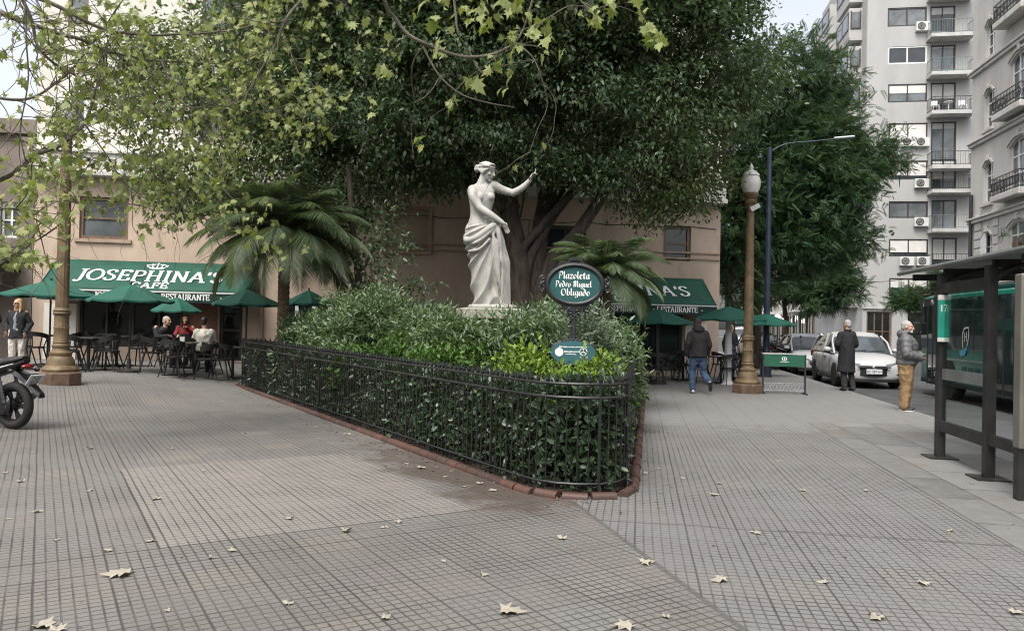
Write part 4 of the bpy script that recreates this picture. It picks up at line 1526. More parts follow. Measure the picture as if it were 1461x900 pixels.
# ---------------------------------------------------------------- foreground plane tree branches
def plane_tree(name, label, base, mains, seed, leafiness, leaf_size, twig_n, extra=(), trunk_pts=None, xk=1.0):
    r = np.random.default_rng(seed)
    t = thing(name, label, 'tree', base, 0)
    base = V3(base)
    wood = MB()
    if trunk_pts:
        c = catmull(trunk_pts, 8)
        wood.tube([p - base for p in c], lerp_list([.26, .2, .15, .08], len(c)), 10)
    O, X, Z, S = [], [], [], []

    def leaf(p, big=1.0):
        n = 1 + int(r.random() < .5)
        k_ = FOC / max(p.y, .5)
        qx, qy = CX + p.x * k_, CY - (p.z - CAMZ) * k_
        if qy > 395 or (92 < qx < 345 and qy > 340 + 18 * r.normal()) or (600 < qx < 720 and qy > 165):
            return
        for _ in range(n):
            O.append(tuple(p + V3(r.normal(size=3)) * .02))
            X.append((r.normal() * .7, r.normal() * .7 - .1, -.75 - .5 * r.random()))
            Z.append((r.normal() * .6, -.55 + r.normal() * .5, .55 + r.normal() * .4))
            S.append(leaf_size * big * (.45 + .9 * r.random()))

    def twig(p, d, L, rad, lf, depth=0):
        pts = [p]
        n = 5
        for i in range(n):
            d = (d + V3(r.normal(size=3)) * .28 + V3((0, 0, -.10))).normalized()
            p = p + d * (L / n)
            pts.append(p)
        c = catmull(pts, 3)
        wood.tube([q - base for q in c], lerp_list([rad, rad * .35], len(c)), 5)
        for i in range(2, len(pts)):
            if r.random() < lf:
                leaf(pts[i])
            if depth < 1 and r.random() < .45:
                twig(pts[i], (d + V3(r.normal(size=3)) * .8).normalized(), L * .55, rad * .55, lf, depth + 1)
        if r.random() < lf * 1.4:
            leaf(pts[-1])

    for pp, r0, r1, tn, lf in mains:
        pts = [WP(px, py, d) for px, py, d in pp]
        c = catmull(pts, 8)
        c = [q + V3((noise.noise(q * 2.3), noise.noise(q * 2.3 + V3((5, 0, 0))), noise.noise(q * 2.3 + V3((0, 7, 0))))) * .045 for q in c]
        wood.tube([q - base for q in c], lerp_list([r0, r1], len(c)), 7)
        for _ in range(tn):
            i = int(r.integers(1, len(c) - 1))
            d = (c[i + 1] - c[i - 1]).normalized()
            side = V3(r.normal(size=3))
            d2 = (d * .5 + side.normalized() * .9 + V3((0, 0, -.05))).normalized()
            twig(c[i], d2, .45 + .75 * r.random(), min(r1 * 1.1, .007), lf)
    for px, py, d, n, sx, sy, big in extra:
        for _ in range(max(2, int(n * xk))):
            leaf(WP(px + r.normal() * sx, py + r.normal() * sy, d + r.normal() * .15), big)
    O = np.array(O)
    print(label[:20], 'leaves', len(O))
    wood.build('trunk', M_barkp, t, smooth=True, fix=False)
    X, Z, S = np.array(X), np.array(Z), np.array(S)
    parts_ = []
    for k in range(9):
        q = np.arange(len(O)) % 9 == k
        tv, tf = plane_variant(seed * 10 + k)
        parts_.append(stamp(tv, tf, O[q], X[q], Z[q], S[q]))
    leaf_object('crown', reloc(parts_, base), M_plane, t)
    return t


mains = [
    ([(-160, -60, 9), (0, 18, 9), (46, 34, 9), (107, 53, 9.2), (160, 76, 9.4), (231, 85, 9.6), (320, 92, 9.8)], .035, .010, 34, .55),
    ([(-60, -60, 8.5), (60, 0, 8.7), (117, 25, 8.8), (171, 43, 9), (228, 50, 9.2), (330, 40, 9.5), (420, 25, 9.6)], .028, .008, 34, .7),
    ([(0, -60, 8.2), (32, 0, 8.2), (46, 57, 8.3), (71, 85, 8.4), (107, 107, 8.6), (150, 135, 8.8), (215, 165, 9)], .022, .007, 26, .45),
    ([(-120, 320, 8), (0, 252, 8.3), (25, 238, 8.4), (53, 220, 8.5), (96, 203, 8.7), (130, 150, 8.9), (150, 60, 9)], .045, .010, 26, .45),
    ([(92, 139, 8.8), (124, 178, 8.9), (167, 245, 9), (228, 302, 9.2)], .013, .005, 16, .5),
    ([(460, -40, 9.4), (409, 28, 9.4), (391, 68, 9.4), (366, 107, 9.4), (348, 135, 9.4), (300, 175, 9.4), (270, 230, 9.4)], .020, .006, 26, .75),
    ([(231, 85, 9.6), (263, 146, 9.6), (310, 146, 9.6), (356, 142, 9.6), (400, 160, 9.7)], .012, .005, 18, .8),
    ([(-60, 120, 9), (20, 140, 9), (70, 120, 9.2), (110, 90, 9.3), (160, 20, 9.4), (190, -40, 9.4)], .020, .008, 22, .35),
    ([(-80, 300, 7.6), (-10, 300, 7.7), (30, 300, 7.8), (75, 330, 7.9)], .014, .006, 18, .85),
    ([(-60, 380, 8), (0, 370, 8), (50, 345, 8.1), (85, 320, 8.2)], .012, .005, 8, .7),
    ([(30, -30, 8), (36, 80, 8), (28, 180, 8.1), (38, 250, 8.2)], .010, .005, 12, .45),
    ([(200, 190, 9.6), (240, 260, 9.6), (300, 330, 9.7), (330, 370, 9.8)], .010, .004, 20, .85),
]
extra = [(330, 30, 9.4, 34, 60, 22, 1), (200, 30, 9.2, 24, 70, 22, 1), (300, 90, 9.4, 46, 70, 36, 1), (250, 150, 9.4, 50, 70, 34, .95), (330, 170, 9.5, 40, 50, 36, .9),
         (230, 225, 9.5, 40, 55, 28, .8), (280, 290, 9.6, 34, 38, 28, .8), (30, 290, 7.9, 34, 26, 26, 1), (20, 190, 8.4, 14, 26, 30, 1), (60, 240, 8.6, 20, 46, 20, 1), (110, 330, 8.3, 8, 20, 30, .8),
         (470, 60, 9.3, 12, 40, 36, .8), (180, 265, 9.2, 26, 34, 26, .8), (120, 215, 9.0, 18, 40, 20, .8), (10, 360, 8, 16, 16, 14, .9)]
plane_tree('plane_tree', 'pale yellow-green plane tree branches with lobed leaves hanging in from the top left', (-8.6, 6.2, 0), mains, 61, .6, .082, 20, extra,
           trunk_pts=[V3((-8.6, 6.2, -.1)), V3((-8.5, 6.3, 2.5)), V3((-8.3, 6.8, 4.6)), V3((-7.4, 8.4, 5.6))], xk=.9)

mains2 = [
    ([(500, -140, 5.4), (545, -5, 5.5), (560, 20, 5.6), (590, 52, 5.6), (640, 75, 5.6), (690, 76, 5.6), (727, 62, 5.6), (748, 35, 5.6), (764, -20, 5.6)], .016, .007, 2, .2),
    ([(603, 66, 5.6), (625, 104, 5.6), (655, 130, 5.6), (690, 142, 5.6), (735, 155, 5.7)], .008, .004, 0, .3),
    ([(640, -30, 5.5), (652, 40, 5.5), (672, 72, 5.6), (690, 100, 5.6), (716, 92, 5.6), (768, 84, 5.7)], .009, .004, 0, .3),
    ([(727, 62, 5.6), (760, 63, 5.6), (772, 66, 5.6)], .006, .004, 0, .2),
    ([(800, -40, 5.6), (830, 0, 5.6), (850, 18, 5.6)], .008, .004, 2, .8),
]
extra2 = [(642, 138, 5.6, 2, 3, 3, 1.35), (684, 112, 5.6, 2, 4, 3, 1.4), (714, 124, 5.6, 2, 3, 3, 1.3), (708, 84, 5.6, 4, 8, 6, .95), (726, 106, 5.65, 3, 6, 6, 1), (773, 76, 5.7, 2, 3, 3, .8), (640, 72, 5.6, 6, 12, 10, .9),
          (655, 30, 5.6, 10, 22, 14, .9), (700, 30, 5.6, 18, 22, 18, .95), (745, 18, 5.6, 12, 22, 12, 1), (766, 45, 5.6, 7, 8, 9, 1.1), (848, 12, 5.6, 16, 14, 10, 1.0), (550, 98, 6.2, 6, 9, 12, .9), (530, 30, 6.3, 5, 16, 16, .8), (530, 150, 6.6, 3, 6, 8, .8), (635, 6, 5.6, 9, 26, 8, 1), (575, -6, 5.7, 6, 18, 8, 1), (700, -2, 5.6, 16, 40, 8, 1), (480, 20, 6.5, 8, 20, 14, .9), (905, -4, 6, 6, 20, 6, 1)]
plane_tree('plane_tree', 'pale lobed plane leaves on a bare curved branch hanging over the statue', (-2.6, -1.5, 0), mains2, 67, .5, .090, 4, extra2,
           trunk_pts=[V3((-2.6, -1.5, -.1)), V3((-2.5, -1.3, 2.6)), V3((-2.2, 1.0, 5.2)), WP(500, -140, 5.4)], xk=.62)


# ---------------------------------------------------------------- shrubs in the flower bed
def shrub(px, d, h, rx, ry, label, m, seed, per=22, size=.112, dens=22, tv=LANCE_V, tf=LEAF_F, z0=.0, up=.5, name='shrub', down=-.25):
    up = 1.0
    b = V3((XD(px, d), d, .02))
    t = thing(name, label, 'shrub', b, 0, 'shrubs in the flower bed')
    hh = (h - z0) / 2
    ells = [(0, 0, z0 + hh * 1.0, rx, ry, hh * 1.0)]
    r = np.random.default_rng(seed)
    for k in range(7):
        a = r.random() * 6.28
        q = .35 + .4 * r.random()
        ells.append((rx * .62 * math.cos(a), ry * .62 * math.sin(a), z0 + hh * (1.0 + .55 * r.random()), rx * q, ry * q, hh * (.42 + .16 * r.random())))
    C, N = crown_points(ells, dens, shell=.5, gap=.15, gscale=2.2, seed=seed)
    keep = C[:, 2] > .03
    C, N = C[keep], N[keep]
    w = MB()
    for i in r.permutation(len(C))[:36]:
        c = V3(C[i])
        w.tube(catmull([V3((c.x * .12, c.y * .12, 0)), V3((c.x * .6, c.y * .6, c.z * .6)), c], 3), lerp_list([.014, .004], 7), 4)
    w.build('stem', M_bark, t, fix=False)
    leaf_object('foliage', [foliage(C, N, per, .085, size, tv, tf, down=down, out=.8, up=up, seed=seed + 1)], m, t)
    return t


shrub(446, 14.9, 1.55, .60, .5, 'dark green leafy shrub at the left end of the flower bed', M_shrub, 101)
shrub(492, 14.0, 1.95, .75, .6, 'tall spreading green shrub second from the left end of the flower bed', M_shrub, 103)
shrub(553, 13.2, 1.98, .85, .7, 'broad green shrub midway between the palm and the statue', M_shrub, 105)
shrub(620, 12.3, 1.72, .70, .6, 'green shrub just left of the statue pedestal', M_shrub, 107)
shrub(672, 10.5, 1.60, .55, .4, 'loose green shrub in front of the statue pedestal', M_shrub, 109, dens=18)
shrub(724, 10.2, 1.62, .48, .4, 'green shrub at the right foot of the statue pedestal', M_shrub, 111, dens=18)
shrub(772, 10.4, 1.72, .50, .45, 'green shrub behind the post of the oval name sign', M_shrub, 113)
shrub(846, 9.8, 1.78, .40, .45, 'greyish green shrub at the right end of the flower bed behind the name sign', M_shrub_g, 115, size=.085)
shrub(745, 12.8, 1.75, .8, .5, 'green shrub behind the right side of the statue', M_shrub_g, 117, dens=16)
shrub(570, 11.75, 1.30, .72, .42, 'low bright green shrub along the middle of the long fence', M_midgreen, 119, size=.07, tv=OVAL_V, tf=OVAL_F)
shrub(655, 10.1, 1.20, .62, .36, 'low bright green shrub along the fence below the statue', M_midgreen, 121, size=.07, tv=OVAL_V, tf=OVAL_F)
shrub(748, 9.0, 1.20, .30, .32, 'yellow-green bush with upright shoots left of the small oval plaque', M_lime, 123, size=.075, tv=OVAL_V, tf=OVAL_F)
shrub(856, 8.85, 1.10, .27, .40, 'bright lime bush right of the small oval plaque', M_lime, 125, size=.06, per=26, tv=OVAL_V, tf=OVAL_F)
shrub(806, 8.35, 1.03, .36, .34, 'bright lime bush under the small oval plaque', M_lime, 127, size=.06, tv=OVAL_V, tf=OVAL_F)
shrub(498, 13.2, 1.30, .5, .36, 'low bright green shrub along the left part of the long fence', M_midgreen, 129, size=.07, tv=OVAL_V, tf=OVAL_F)
shrub(884, 11.0, 1.45, .24, .5, 'dark green shrub beside the right hand fence', M_shrub, 131)
# ================================================================ flower bed: soil, brick edging, fence, hedge
def polyline(pts, step):
    """even samples (point, tangent) along a 2D polyline"""
    out = []
    P = [V3((x, y, 0)) for x, y in pts]
    acc = 0.0
    for a, b in zip(P[:-1], P[1:]):
        L = (b - a).length
        t = acc
        while t < L:
            out.append((a + (b - a) * (t / L), (b - a).normalized()))
            t += step
        acc = t - L
    return out


E1, E2 = (-5.9, 16.95), (3.4, 20.0)
LEFT = [E1, (.10, 7.12)]
TIP = [(.10, 7.12), (.24, 6.93), (.42, 6.81), (.62, 6.77), (.82, 6.80), (.98, 6.92), (1.08, 7.12)]
RIGHT = [(1.08, 7.12), E2]
BACK = [E2, E1]
FRONT = LEFT + TIP[1:] + RIGHT[1:]

mb = MB()
ring = [(x, y, .03) for x, y in LEFT + TIP[1:] + [E2]]
mb.add(ring, [tuple(range(len(ring)))])
setp(mb.build('soil', M_soil), kind='structure')

s = NT('brick_edging')
g = s.n('ShaderNodeNewGeometry')
c = s.mix(g.outputs['Random Per Island'], (.062, .032, .025), (.115, .056, .042))
c = s.mix(s.m_('MULTIPLY', s.ramp(s.noise(s.obj(), 3, 6, .7), .42, .68), .8), c, (.05, .038, .03))
b = s.bsdf(c, .55, 0, .5)
s.bump(s.noise(s.obj(), 40), .3, .01, b)
M_brick = s.m
mb = MB()
for p, d in polyline(FRONT, .225):
    nrm = V3((d.y, -d.x, 0))
    w, L = .048, .110
    c0 = p + nrm * .075
    prof = [(-w, 0), (-w, .03), (-w * .6, .052), (0, .058), (w * .6, .052), (w, .03), (w, 0)]
    jit = .006 * math.sin(p.x * 50)
    mb.rings([[c0 + d * e + nrm * (a + jit) + V3((0, 0, z + jit)) for a, z in prof] for e in (-L, L)])
setp(mb.build('brick_kerb', M_brick, smooth=True, angle=50, fix=False), kind='structure')

M_fence = mat('black_fence_paint', (.016, .016, .017), .42, var=.35, scale=5, dirt=(.06, .04, .03, .35), dscale=4)


def fence(name, label, path, post_ends=True):
    o = thing(name, label, 'fence', (path[0][0], path[0][1], 0))
    base = V3((path[0][0], path[0][1], 0))
    z = lambda p: V3((0, 0, 0))
    pts = [V3((x, y, 0)) - base for x, y in path]
    for zz, r in ((.11, .013), (.865, .014), (.985, .014)):
        m = MB()
        m.tube([p + V3((0, 0, zz)) for p in pts], r, 6)
        m.build('rail', M_fence, o, smooth=True)
    smp = polyline([(p.x, p.y) for p in pts], .098)
    per = 14
    for k in range(0, len(smp), per):
        m = MB()
        for i, (p, d) in enumerate(smp[k:k + per]):
            h = .93 + .004 * math.sin((k + i) * 3.3)
            lean = d * .004 * math.sin((k + i) * 5.1)
            m.tube([p + V3((0, 0, .06)), p + lean + V3((0, 0, h + .06))], .0078, 5)
            m.rings([[p + lean + V3((r * math.cos(a), r * math.sin(a), h + zz)) for a in [math.pi / 2 * q for q in range(4)]] for r, zz in ((.007, .055), (.017, .075), (.020, .09), (.011, .115), (.002, .15))])
        m.build('bar_panel', M_fence, o, fix=False)
        p, d = smp[k]
        m = MB()
        m.tube([p + V3((0, 0, -.02)), p + V3((0, 0, 1.0))], .015, 6)
        n = V3((d.y, -d.x, 0))
        m.tube([p + V3((0, 0, .10)), p + n * .05 + V3((0, 0, .085)), p + n * .07 + V3((0, 0, -.0))], .012, 5)
        m.build('post', M_fence, o, fix=False)
    return o


fence('iron_fence', 'long black iron fence with spear tips in front of the dark hedge', LEFT + TIP[1:])
fence('iron_fence', 'black iron fence with spear tips along the right side of the flower bed', RIGHT)
fence('iron_fence', 'black iron fence closing the back of the flower bed behind the shrubs', BACK)

M_core = mat('hedge_core', (.012, .011, .008), .95, var=.5)
hb = (.3, 7.6, 0)
hed = thing('hedge', 'dark glossy clipped hedge inside the black iron fence', 'hedge', hb)
r = np.random.default_rng(77)
O, N = [], []
for p, d in polyline(FRONT, .0078):
    if p.y > 19.6: continue
    inn = V3((-d.y, d.x, 0))
    near = p.y < 9.5
    for _ in range(11 if near else 6):
        top = .90 + .09 * noise.noise(p * 1.5)
        f = r.random()
        if f < .62:
            a, z = .035 + abs(r.normal()) * .075, .05 + (top - .05) * r.random() ** .9
            n = (-inn.x, -inn.y, .15)
        else:
            a, z = .06 + .55 * r.random(), top + r.normal() * .035
            n = (0, 0, 1)
        q = p + inn * (a + .05 * noise.noise(p * 3))
        if noise.noise(V3((q.x * 2.6, q.y * 2.6, z * 3.0))) < -.30 and a < .07: continue
        O.append((q.x, q.y, z)); N.append(n)
O, N = np.array(O), np.array(N)
X = r.normal(size=O.shape) * .8 + N * .5 + np.array([0, 0, .15])
Z = r.normal(size=O.shape) * .55 + N * .9 + np.array([0, 0, .35])
S = .078 * (1 + .35 * (r.random(len(O)) * 2 - 1))
print('hedge', len(O))
leaf_object('foliage', reloc([stamp(OVAL_V, OVAL_F, O, X, Z, S)], hb), M_hedge, hed)
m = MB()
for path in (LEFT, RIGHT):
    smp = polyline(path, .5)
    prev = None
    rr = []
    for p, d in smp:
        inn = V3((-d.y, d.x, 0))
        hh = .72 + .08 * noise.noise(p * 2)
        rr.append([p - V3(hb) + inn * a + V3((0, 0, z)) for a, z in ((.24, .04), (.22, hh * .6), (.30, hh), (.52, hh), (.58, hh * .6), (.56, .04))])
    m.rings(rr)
m.build('stem', M_core, hed, fix=False)  # solid dark core added to block the view through, not real stems

# ================================================================ statue pedestal
M_ped = mat('weathered_pedestal_stone', (.36, .34, .28), .9, var=.2, scale=5, bump=.5, bscale=25, dirt=(.12, .13, .08, .7), dscale=2.5)
SX, SY, SZ = XD(697, 11.5), 11.5, 1.72
t = thing('pedestal', 'weathered stepped stone pedestal under the white statue', 'pedestal', (SX, SY, 0))
for (w, z0, z1, nm) in ((1.7, 0, .35, 'step'), (1.3, .353, .75, 'step'), (.92, .753, .95, 'base'), (.74, .953, 1.56, 'shaft'), (.86, 1.563, 1.72, 'cap')):
    m = MB(); m.box((0, 0, (z0 + z1) / 2), (w, w, z1 - z0), rz=R(12)); m.build(nm, M_ped, t, bevel=.02)

# ================================================================ oval name sign
M_cast = mat('black_cast_iron', (.016, .018, .019), .45, var=.3, scale=8, bump=.2, bscale=60)
M_teal = mat('teal_enamel', (.026, .092, .092), .35, var=.08, scale=3)
M_teal2 = mat('pale_teal_enamel', (.045, .125, .14), .35, var=.08, scale=3)


def ellipse(rx, rz, n=40, a0=0, a1=360):
    return [(rx * math.cos(R(a0 + (a1 - a0) * i / n)), rz * math.sin(R(a0 + (a1 - a0) * i / n))) for i in range(n if a1 - a0 == 360 else n + 1)]


def scroll(m, x, z, r, turns, a0, sgn, y=0, w=.012):
    pts = []
    n = int(16 * turns)
    for i in range(n + 1):
        a = R(a0) + sgn * 2 * math.pi * turns * i / n
        q = r * (1 - .8 * i / n)
        pts.append((x + q * math.cos(a), y, z + q * math.sin(a)))
    m.tube(pts, lerp_list([w, w * .7], len(pts)), 6)


t = thing('name_sign', 'oval dark green name board in a black iron frame on a post', 'sign', (XD(819, 9.0), 9.0, 0), R(-3))
zc = 1.975
m = MB(); m.lathe([(.07, 0), (.07, .1), (.035, .16), (.028, .3), (.028, 1.0), (.042, 1.03), (.028, 1.06), (.028, 1.72)], n=12); m.build('post', M_cast, t, smooth=True)
m = MB(); m.prism(ellipse(.30, .212), -.012, .012, Matrix.Translation((0, 0, zc))); pn = m.build('name_board', M_teal, t)
m = MB()
ring = [V3((x, 0, z + zc)) for x, z in ellipse(.318, .23)]
rr = []
for i, p in enumerate(ring):
    o_ = (p - V3((0, 0, zc))).normalized()
    rr.append([p + o_ * a + V3((0, b, 0)) for a, b in ((-.024, -.026), (-.005, -.038), (.022, -.030), (.034, 0), (.022, .030), (-.005, .038), (-.024, .026))])
m.rings(rr + [rr[0]], False)
m.build('frame', M_cast, t, smooth=True, fix=True)
m = MB()                                                       # crest, side scrolls, bracket
m.prism([(-.17, .205), (-.10, .255), (-.075, .30), (-.05, .315), (.05, .315), (.075, .30), (.10, .255), (.17, .205), (.08, .235), (-.08, .235)], -.028, .028, Matrix.Translation((0, 0, zc)))
m.prism([(-.058, .275), (.058, .275), (.05, .30), (-.05, .30)], -.045, .045, Matrix.Translation((0, 0, zc)))
for sx in (-1, 1):
    scroll(m, sx * .372, zc + .05, .045, 1.2, 90 if sx > 0 else 90, -sx, w=.014)
    scroll(m, sx * .372, zc - .045, .045, 1.2, 270, sx, w=.014)
    m.ell((sx * .39, 0, zc), (.025, .025, .035), nu=8, nv=6)
m.build('ornament', M_cast, t, smooth=True)
m = MB()
m.prism([(-.14, -.235), (.14, -.235), (.12, -.27), (.085, -.30), (.06, -.36), (.035, -.42), (0, -.44), (-.035, -.42), (-.06, -.36), (-.085, -.30), (-.12, -.27)], -.022, .022, Matrix.Translation((0, 0, zc)))
for sx in (-1, 1):
    scroll(m, sx * .15, zc - .285, .045, 1.3, 90, sx, w=.014)
    scroll(m, sx * .045, zc - .31, .04, 1.3, 90, -sx, y=-.024, w=.01)
    scroll(m, sx * .03, zc - .38, .03, 1.2, 90, sx, y=-.024, w=.009)
m.build('bracket', M_cast, t, smooth=True)
m = MB()
nib(m, 'Plazoleta', -.01, zc + .068, .080, w=.17, y=-.0145)
nib(m, 'Pedro Miguel', -.015, zc - .028, .0655, w=.19, y=-.0145)
nib(m, 'Obligado', .01, zc - .128, .078, w=.17, y=-.0145)
m.build('lettering', M_letter, pn, fix=False)
# small plaque
zp = 1.185
m = MB(); m.prism(ellipse(.262, .136), -.05, -.03, Matrix.Translation((-.005, 0, zp))); pq = m.build('plaque', M_teal2, t)
m = MB()
ring = [V3((x - .005, -.04, z + zp)) for x, z in ellipse(.266, .140)]
m.tube(ring + [ring[0]], .010, 6)
for k in range(-3, 4):
    for sg, zz in ((1, .145), (-1, -.145)):
        xx = k * .042
        m.ell((xx - .005, -.04, zp + sg * (.148 - .045 * (xx / .2) ** 2)), (.022, .014, .014), nu=8, nv=5)
scroll(m, -.05, zp - .15, .03, 1.1, 90, 1, y=-.04, w=.008); scroll(m, .04, zp - .15, .03, 1.1, 90, -1, y=-.04, w=.008)
m.build('plaque_rim', M_cast, t, smooth=True)
m = MB()
L = lambda x0, x1, z, w: ribbon(m, [(x0, z), (x1, z)], lambda dx, dz: (0, w / 2), -.0525)
rr_ = random.Random(5)
for z, a, b, w in ((zp + .062, -.17, .15, .013), (zp + .006, -.105, .06, .018), (zp - .022, -.09, .035, .010), (zp - .055, .075, .16, .010), (zp - .068, .09, .145, .007)):
    x = a
    while x < b:
        q = .006 + .007 * rr_.random()
        L(x, x + q, z + .002 * rr_.random(), w)
        x += q + .004
m.add([(-.165 + .05 * math.cos(a), -.0525, zp + .002 + .05 * math.sin(a)) for a in [2 * math.pi * i / 24 for i in range(24)]], [tuple(range(24))])
ribbon(m, arcp(.115, zp + .01, .042, .042, 0, 360, 24), lambda dx, dz: (-dz * .004, dx * .004), -.0526)
for a in (90, 210, 330):
    ribbon(m, [(.115, zp + .01), (.115 + .04 * math.cos(R(a)), zp + .01 + .04 * math.sin(R(a)))], lambda dx, dz: (-dz * .005, dx * .005), -.053 - a * 1e-6)
m.build('plaque_marking', M_letter, pq, fix=False)

# ================================================================ lamp posts
M_bronze = mat('bronze_lamp_paint', (.145, .10, .052), .6, .15, var=.3, scale=6, bump=.2, bscale=40, dirt=(.07, .05, .03, .5), dscale=2.5)
M_plinth = mat('brown_lamp_plinth', (.11, .07, .045), .8, var=.3, scale=6, bump=.4, bscale=30)
M_opal = mat('opal_glass', (.66, .64, .60), .25, var=.05, dirt=(.32, .30, .27, .5), dscale=4)


def lamp(px, d, label):
    x = XD(px, d)
    t = thing('lamp_post', label, 'street lamp', (x, d, G(x, d)), R(8), 'bronze lamp posts with opal globes')
    m = MB(); m.lathe([(.36, -.05), (.36, .19), (.33, .215), (.30, .22)], n=8); m.build('plinth', M_plinth, t)
    m = MB()
    m.lathe([(.29, .22), (.30, .26), (.28, .30), (.235, .33), (.225, .40), (.205, .46), (.17, .50), (.185, .53), (.185, .56), (.15, .59), (.135, .64), (.15, .66), (.15, .69), (.128, .72)], n=28)
    m.lathe([(.128, .72), (.135, .74), (.126, .76), (.122, .98), (.132, 1.0), (.122, 1.02), (.118, 1.22), (.135, 1.24), (.145, 1.26), (.135, 1.29), (.145, 1.315), (.128, 1.34), (.112, 1.36)], n=32, flute=1, frange=(.77, 1.2), famp=.10)
    m.build('fluted_base', M_bronze, t, smooth=True, angle=30)
    m = MB(); m.lathe([(.112, 1.36), (.110, 1.5), (.102, 3.0), (.088, 4.25), (.10, 4.27), (.088, 4.30)], n=24, flute=1, frange=(1.45, 4.2), famp=.07); m.build('shaft', M_bronze, t, smooth=True, angle=30)
    m = MB(); m.lathe([(.088, 4.30), (.09, 4.42), (.13, 4.46), (.14, 4.52), (.11, 4.56), (.16, 4.62), (.185, 4.68), (.185, 4.71)], n=24); m.build('capital', M_bronze, t, smooth=True, angle=40)
    m = MB(); m.lathe([(.155, 4.71), (.20, 4.80), (.222, 4.92), (.215, 5.02), (.185, 5.10), (.17, 5.12)], n=28); m.build('globe', M_opal, t, smooth=True, angle=60)
    m = MB(); m.lathe([(.20, 5.115), (.185, 5.16), (.12, 5.22), (.06, 5.25), (.045, 5.29), (.06, 5.31), (.04, 5.34), (.012, 5.42)], n=24); m.build('cap', M_opal, t, smooth=True, angle=40)
    return t


lamp(88.5, 13.9, 'bronze fluted lamp post by the left cafe tables with its globe hidden in leaves')
t = lamp(1068, 18.2, 'bronze lamp post with pale opal globe beside the green banner stand')
m = MB(); m.box((.05, -.14, 4.36), (.24, .012, .11), M=Matrix.Rotation(R(-28), 3, 'Y')); m.build('small_plate', M_slabc, t)

M_navy = mat('dark_blue_pole_paint', (.018, .028, .05), .45, var=.2)
M_led = mat('grey_aluminium', (.42, .43, .44), .4, .5, var=.1)
d = 24.5
x = XD(1094, d)
t = thing('street_light', 'tall dark blue street light pole with a long arm over the avenue', 'street light', (x, d, 0), math.atan(.165) * -1)
m = MB(); m.lathe([(.17, 0), (.17, .6), (.115, .66), (.10, 1.0), (.085, 5.0), (.07, 7.28), (.0, 7.33)], n=12); m.build('pole', M_navy, t, smooth=True, angle=40)
m = MB(); m.tube(catmull([(0, 0, 7.15), (.5, 0, 7.40), (1.3, 0, 7.47), (1.95, 0, 7.53)], 5), .018, 6); m.build('arm', M_navy, t, smooth=True)
m = MB(); m.box((2.22, 0, 7.56), (.62, .24, .06), M=Matrix.Rotation(R(-4), 3, 'Y')); m.build('lamp_head', M_led, t, bevel=.02)

# ================================================================ green banner stand
M_bgreen = mat('green_banner', (.014, .10, .055), .6, var=.1)
d = 18.1
t = thing('banner_stand', 'low black metal stand with green cloth banner beside the right lamp post', 'barrier', (XD(1120, d), d, 0), R(-6))
hw = .48
for sx in (-1, 1):
    m = MB(); m.beam((sx * hw, 0, .02), (sx * hw, 0, .96), .035, .035); m.bx(sx * hw - .025, sx * hw + .025, -.18, .18, 0, .03); m.build('leg', M_iron, t)
m = MB(); m.bx(-hw + .018, hw - .018, -.012, .012, .64, .92); bn = m.build('banner', M_bgreen, t)
m = MB(); m.bx(-hw - .02, hw + .02, -.02, .02, .925, .955); m.build('top_rail', M_slabc, t)
m = MB()
m.beam((-hw, 0, .25), (hw, 0, .25), .02, .02); m.beam((-hw, 0, .08), (hw, 0, .08), .02, .02)
for k in range(11):
    xa = -hw + .05 + k * .083
    m.tube([(xa, 0, .09), (xa + .02, 0, .17), (xa + .065, 0, .20), (xa + .07, 0, .245)], .012, 5)
    m.tube([(xa + .07, 0, .09), (xa + .03, 0, .15), (xa + .0, 0, .245)], .012, 5)
m.build('scroll_panel', M_led, t, fix=False)
m = MB()
for k in range(3):
    a = k - 1
    ribbon(m, sp((a * .03, .79), (a * .05, .83), (a * .02, .865)), lambda dx, dz: (-dz * .008, dx * .008), -.0135 - .0004 * k)
ribbon(m, [(-.05, .785), (.05, .785)], lambda dx, dz: (0, .006), -.0155)
xx = -.10
while xx < .10:
    ribbon(m, [(xx, .752), (xx + .012, .752)], lambda dx, dz: (0, .008), -.0136)
    xx += .018
m.build('crest_marking', M_letter, bn, fix=False)

# ================================================================ bus shelter
M_shel = mat('black_shelter_steel', (.028, .028, .027), .5, .2, var=.3, scale=5, dirt=(.09, .085, .075, .4), dscale=3)
M_shroof = mat('grey_shelter_roof', (.20, .21, .20), .45, .3, var=.15, scale=3)
M_panel = mat('grey_panel_steel', (.20, .19, .165), .5, .3, var=.15, scale=2)
M_pane = panemat('clear_glass')
SB = 3.655
th = -math.atan(.165)
t = thing('bus_shelter', 'black steel bus shelter with grey curved roof at the right edge', 'bus shelter', (SB + .165 * 8, 8, 0), th)
# local: x to the street, y along the avenue (away); origin under the roof's pavement side edge
for yy in (1.33, .02):
    m = MB()
    m.bx(-.046, .046, yy - .05, yy + .05, 0, 2.22)
    m.tube(catmull([(0, yy, 2.02), (.12, yy, 2.16), (.36, yy, 2.25), (.6, yy, 2.27)], 5), .04, 6)
    m.build('post', M_shel, t)
    m = MB(); m.bx(-.16, .16, yy - .16, yy + .16, .004, .02); m.build('foot_plate', M_shel, t)
m = MB(); m.bx(-.03, .03, .08, 1.27, 1.98, 2.10); m.build('top_beam', M_shel, t)
m = MB(); m.bx(-.03, .03, .08, 1.27, .33, .46); m.build('bottom_rail', M_shel, t)
m = MB(); m.bx(-.03, .03, -.95, -.04, .36, .47); m.build('bottom_rail', M_shel, t)
m = MB(); m.bx(-.004, .004, .08, 1.27, .465, 1.975); pn = m.build('glass_pane', M_pane, t)
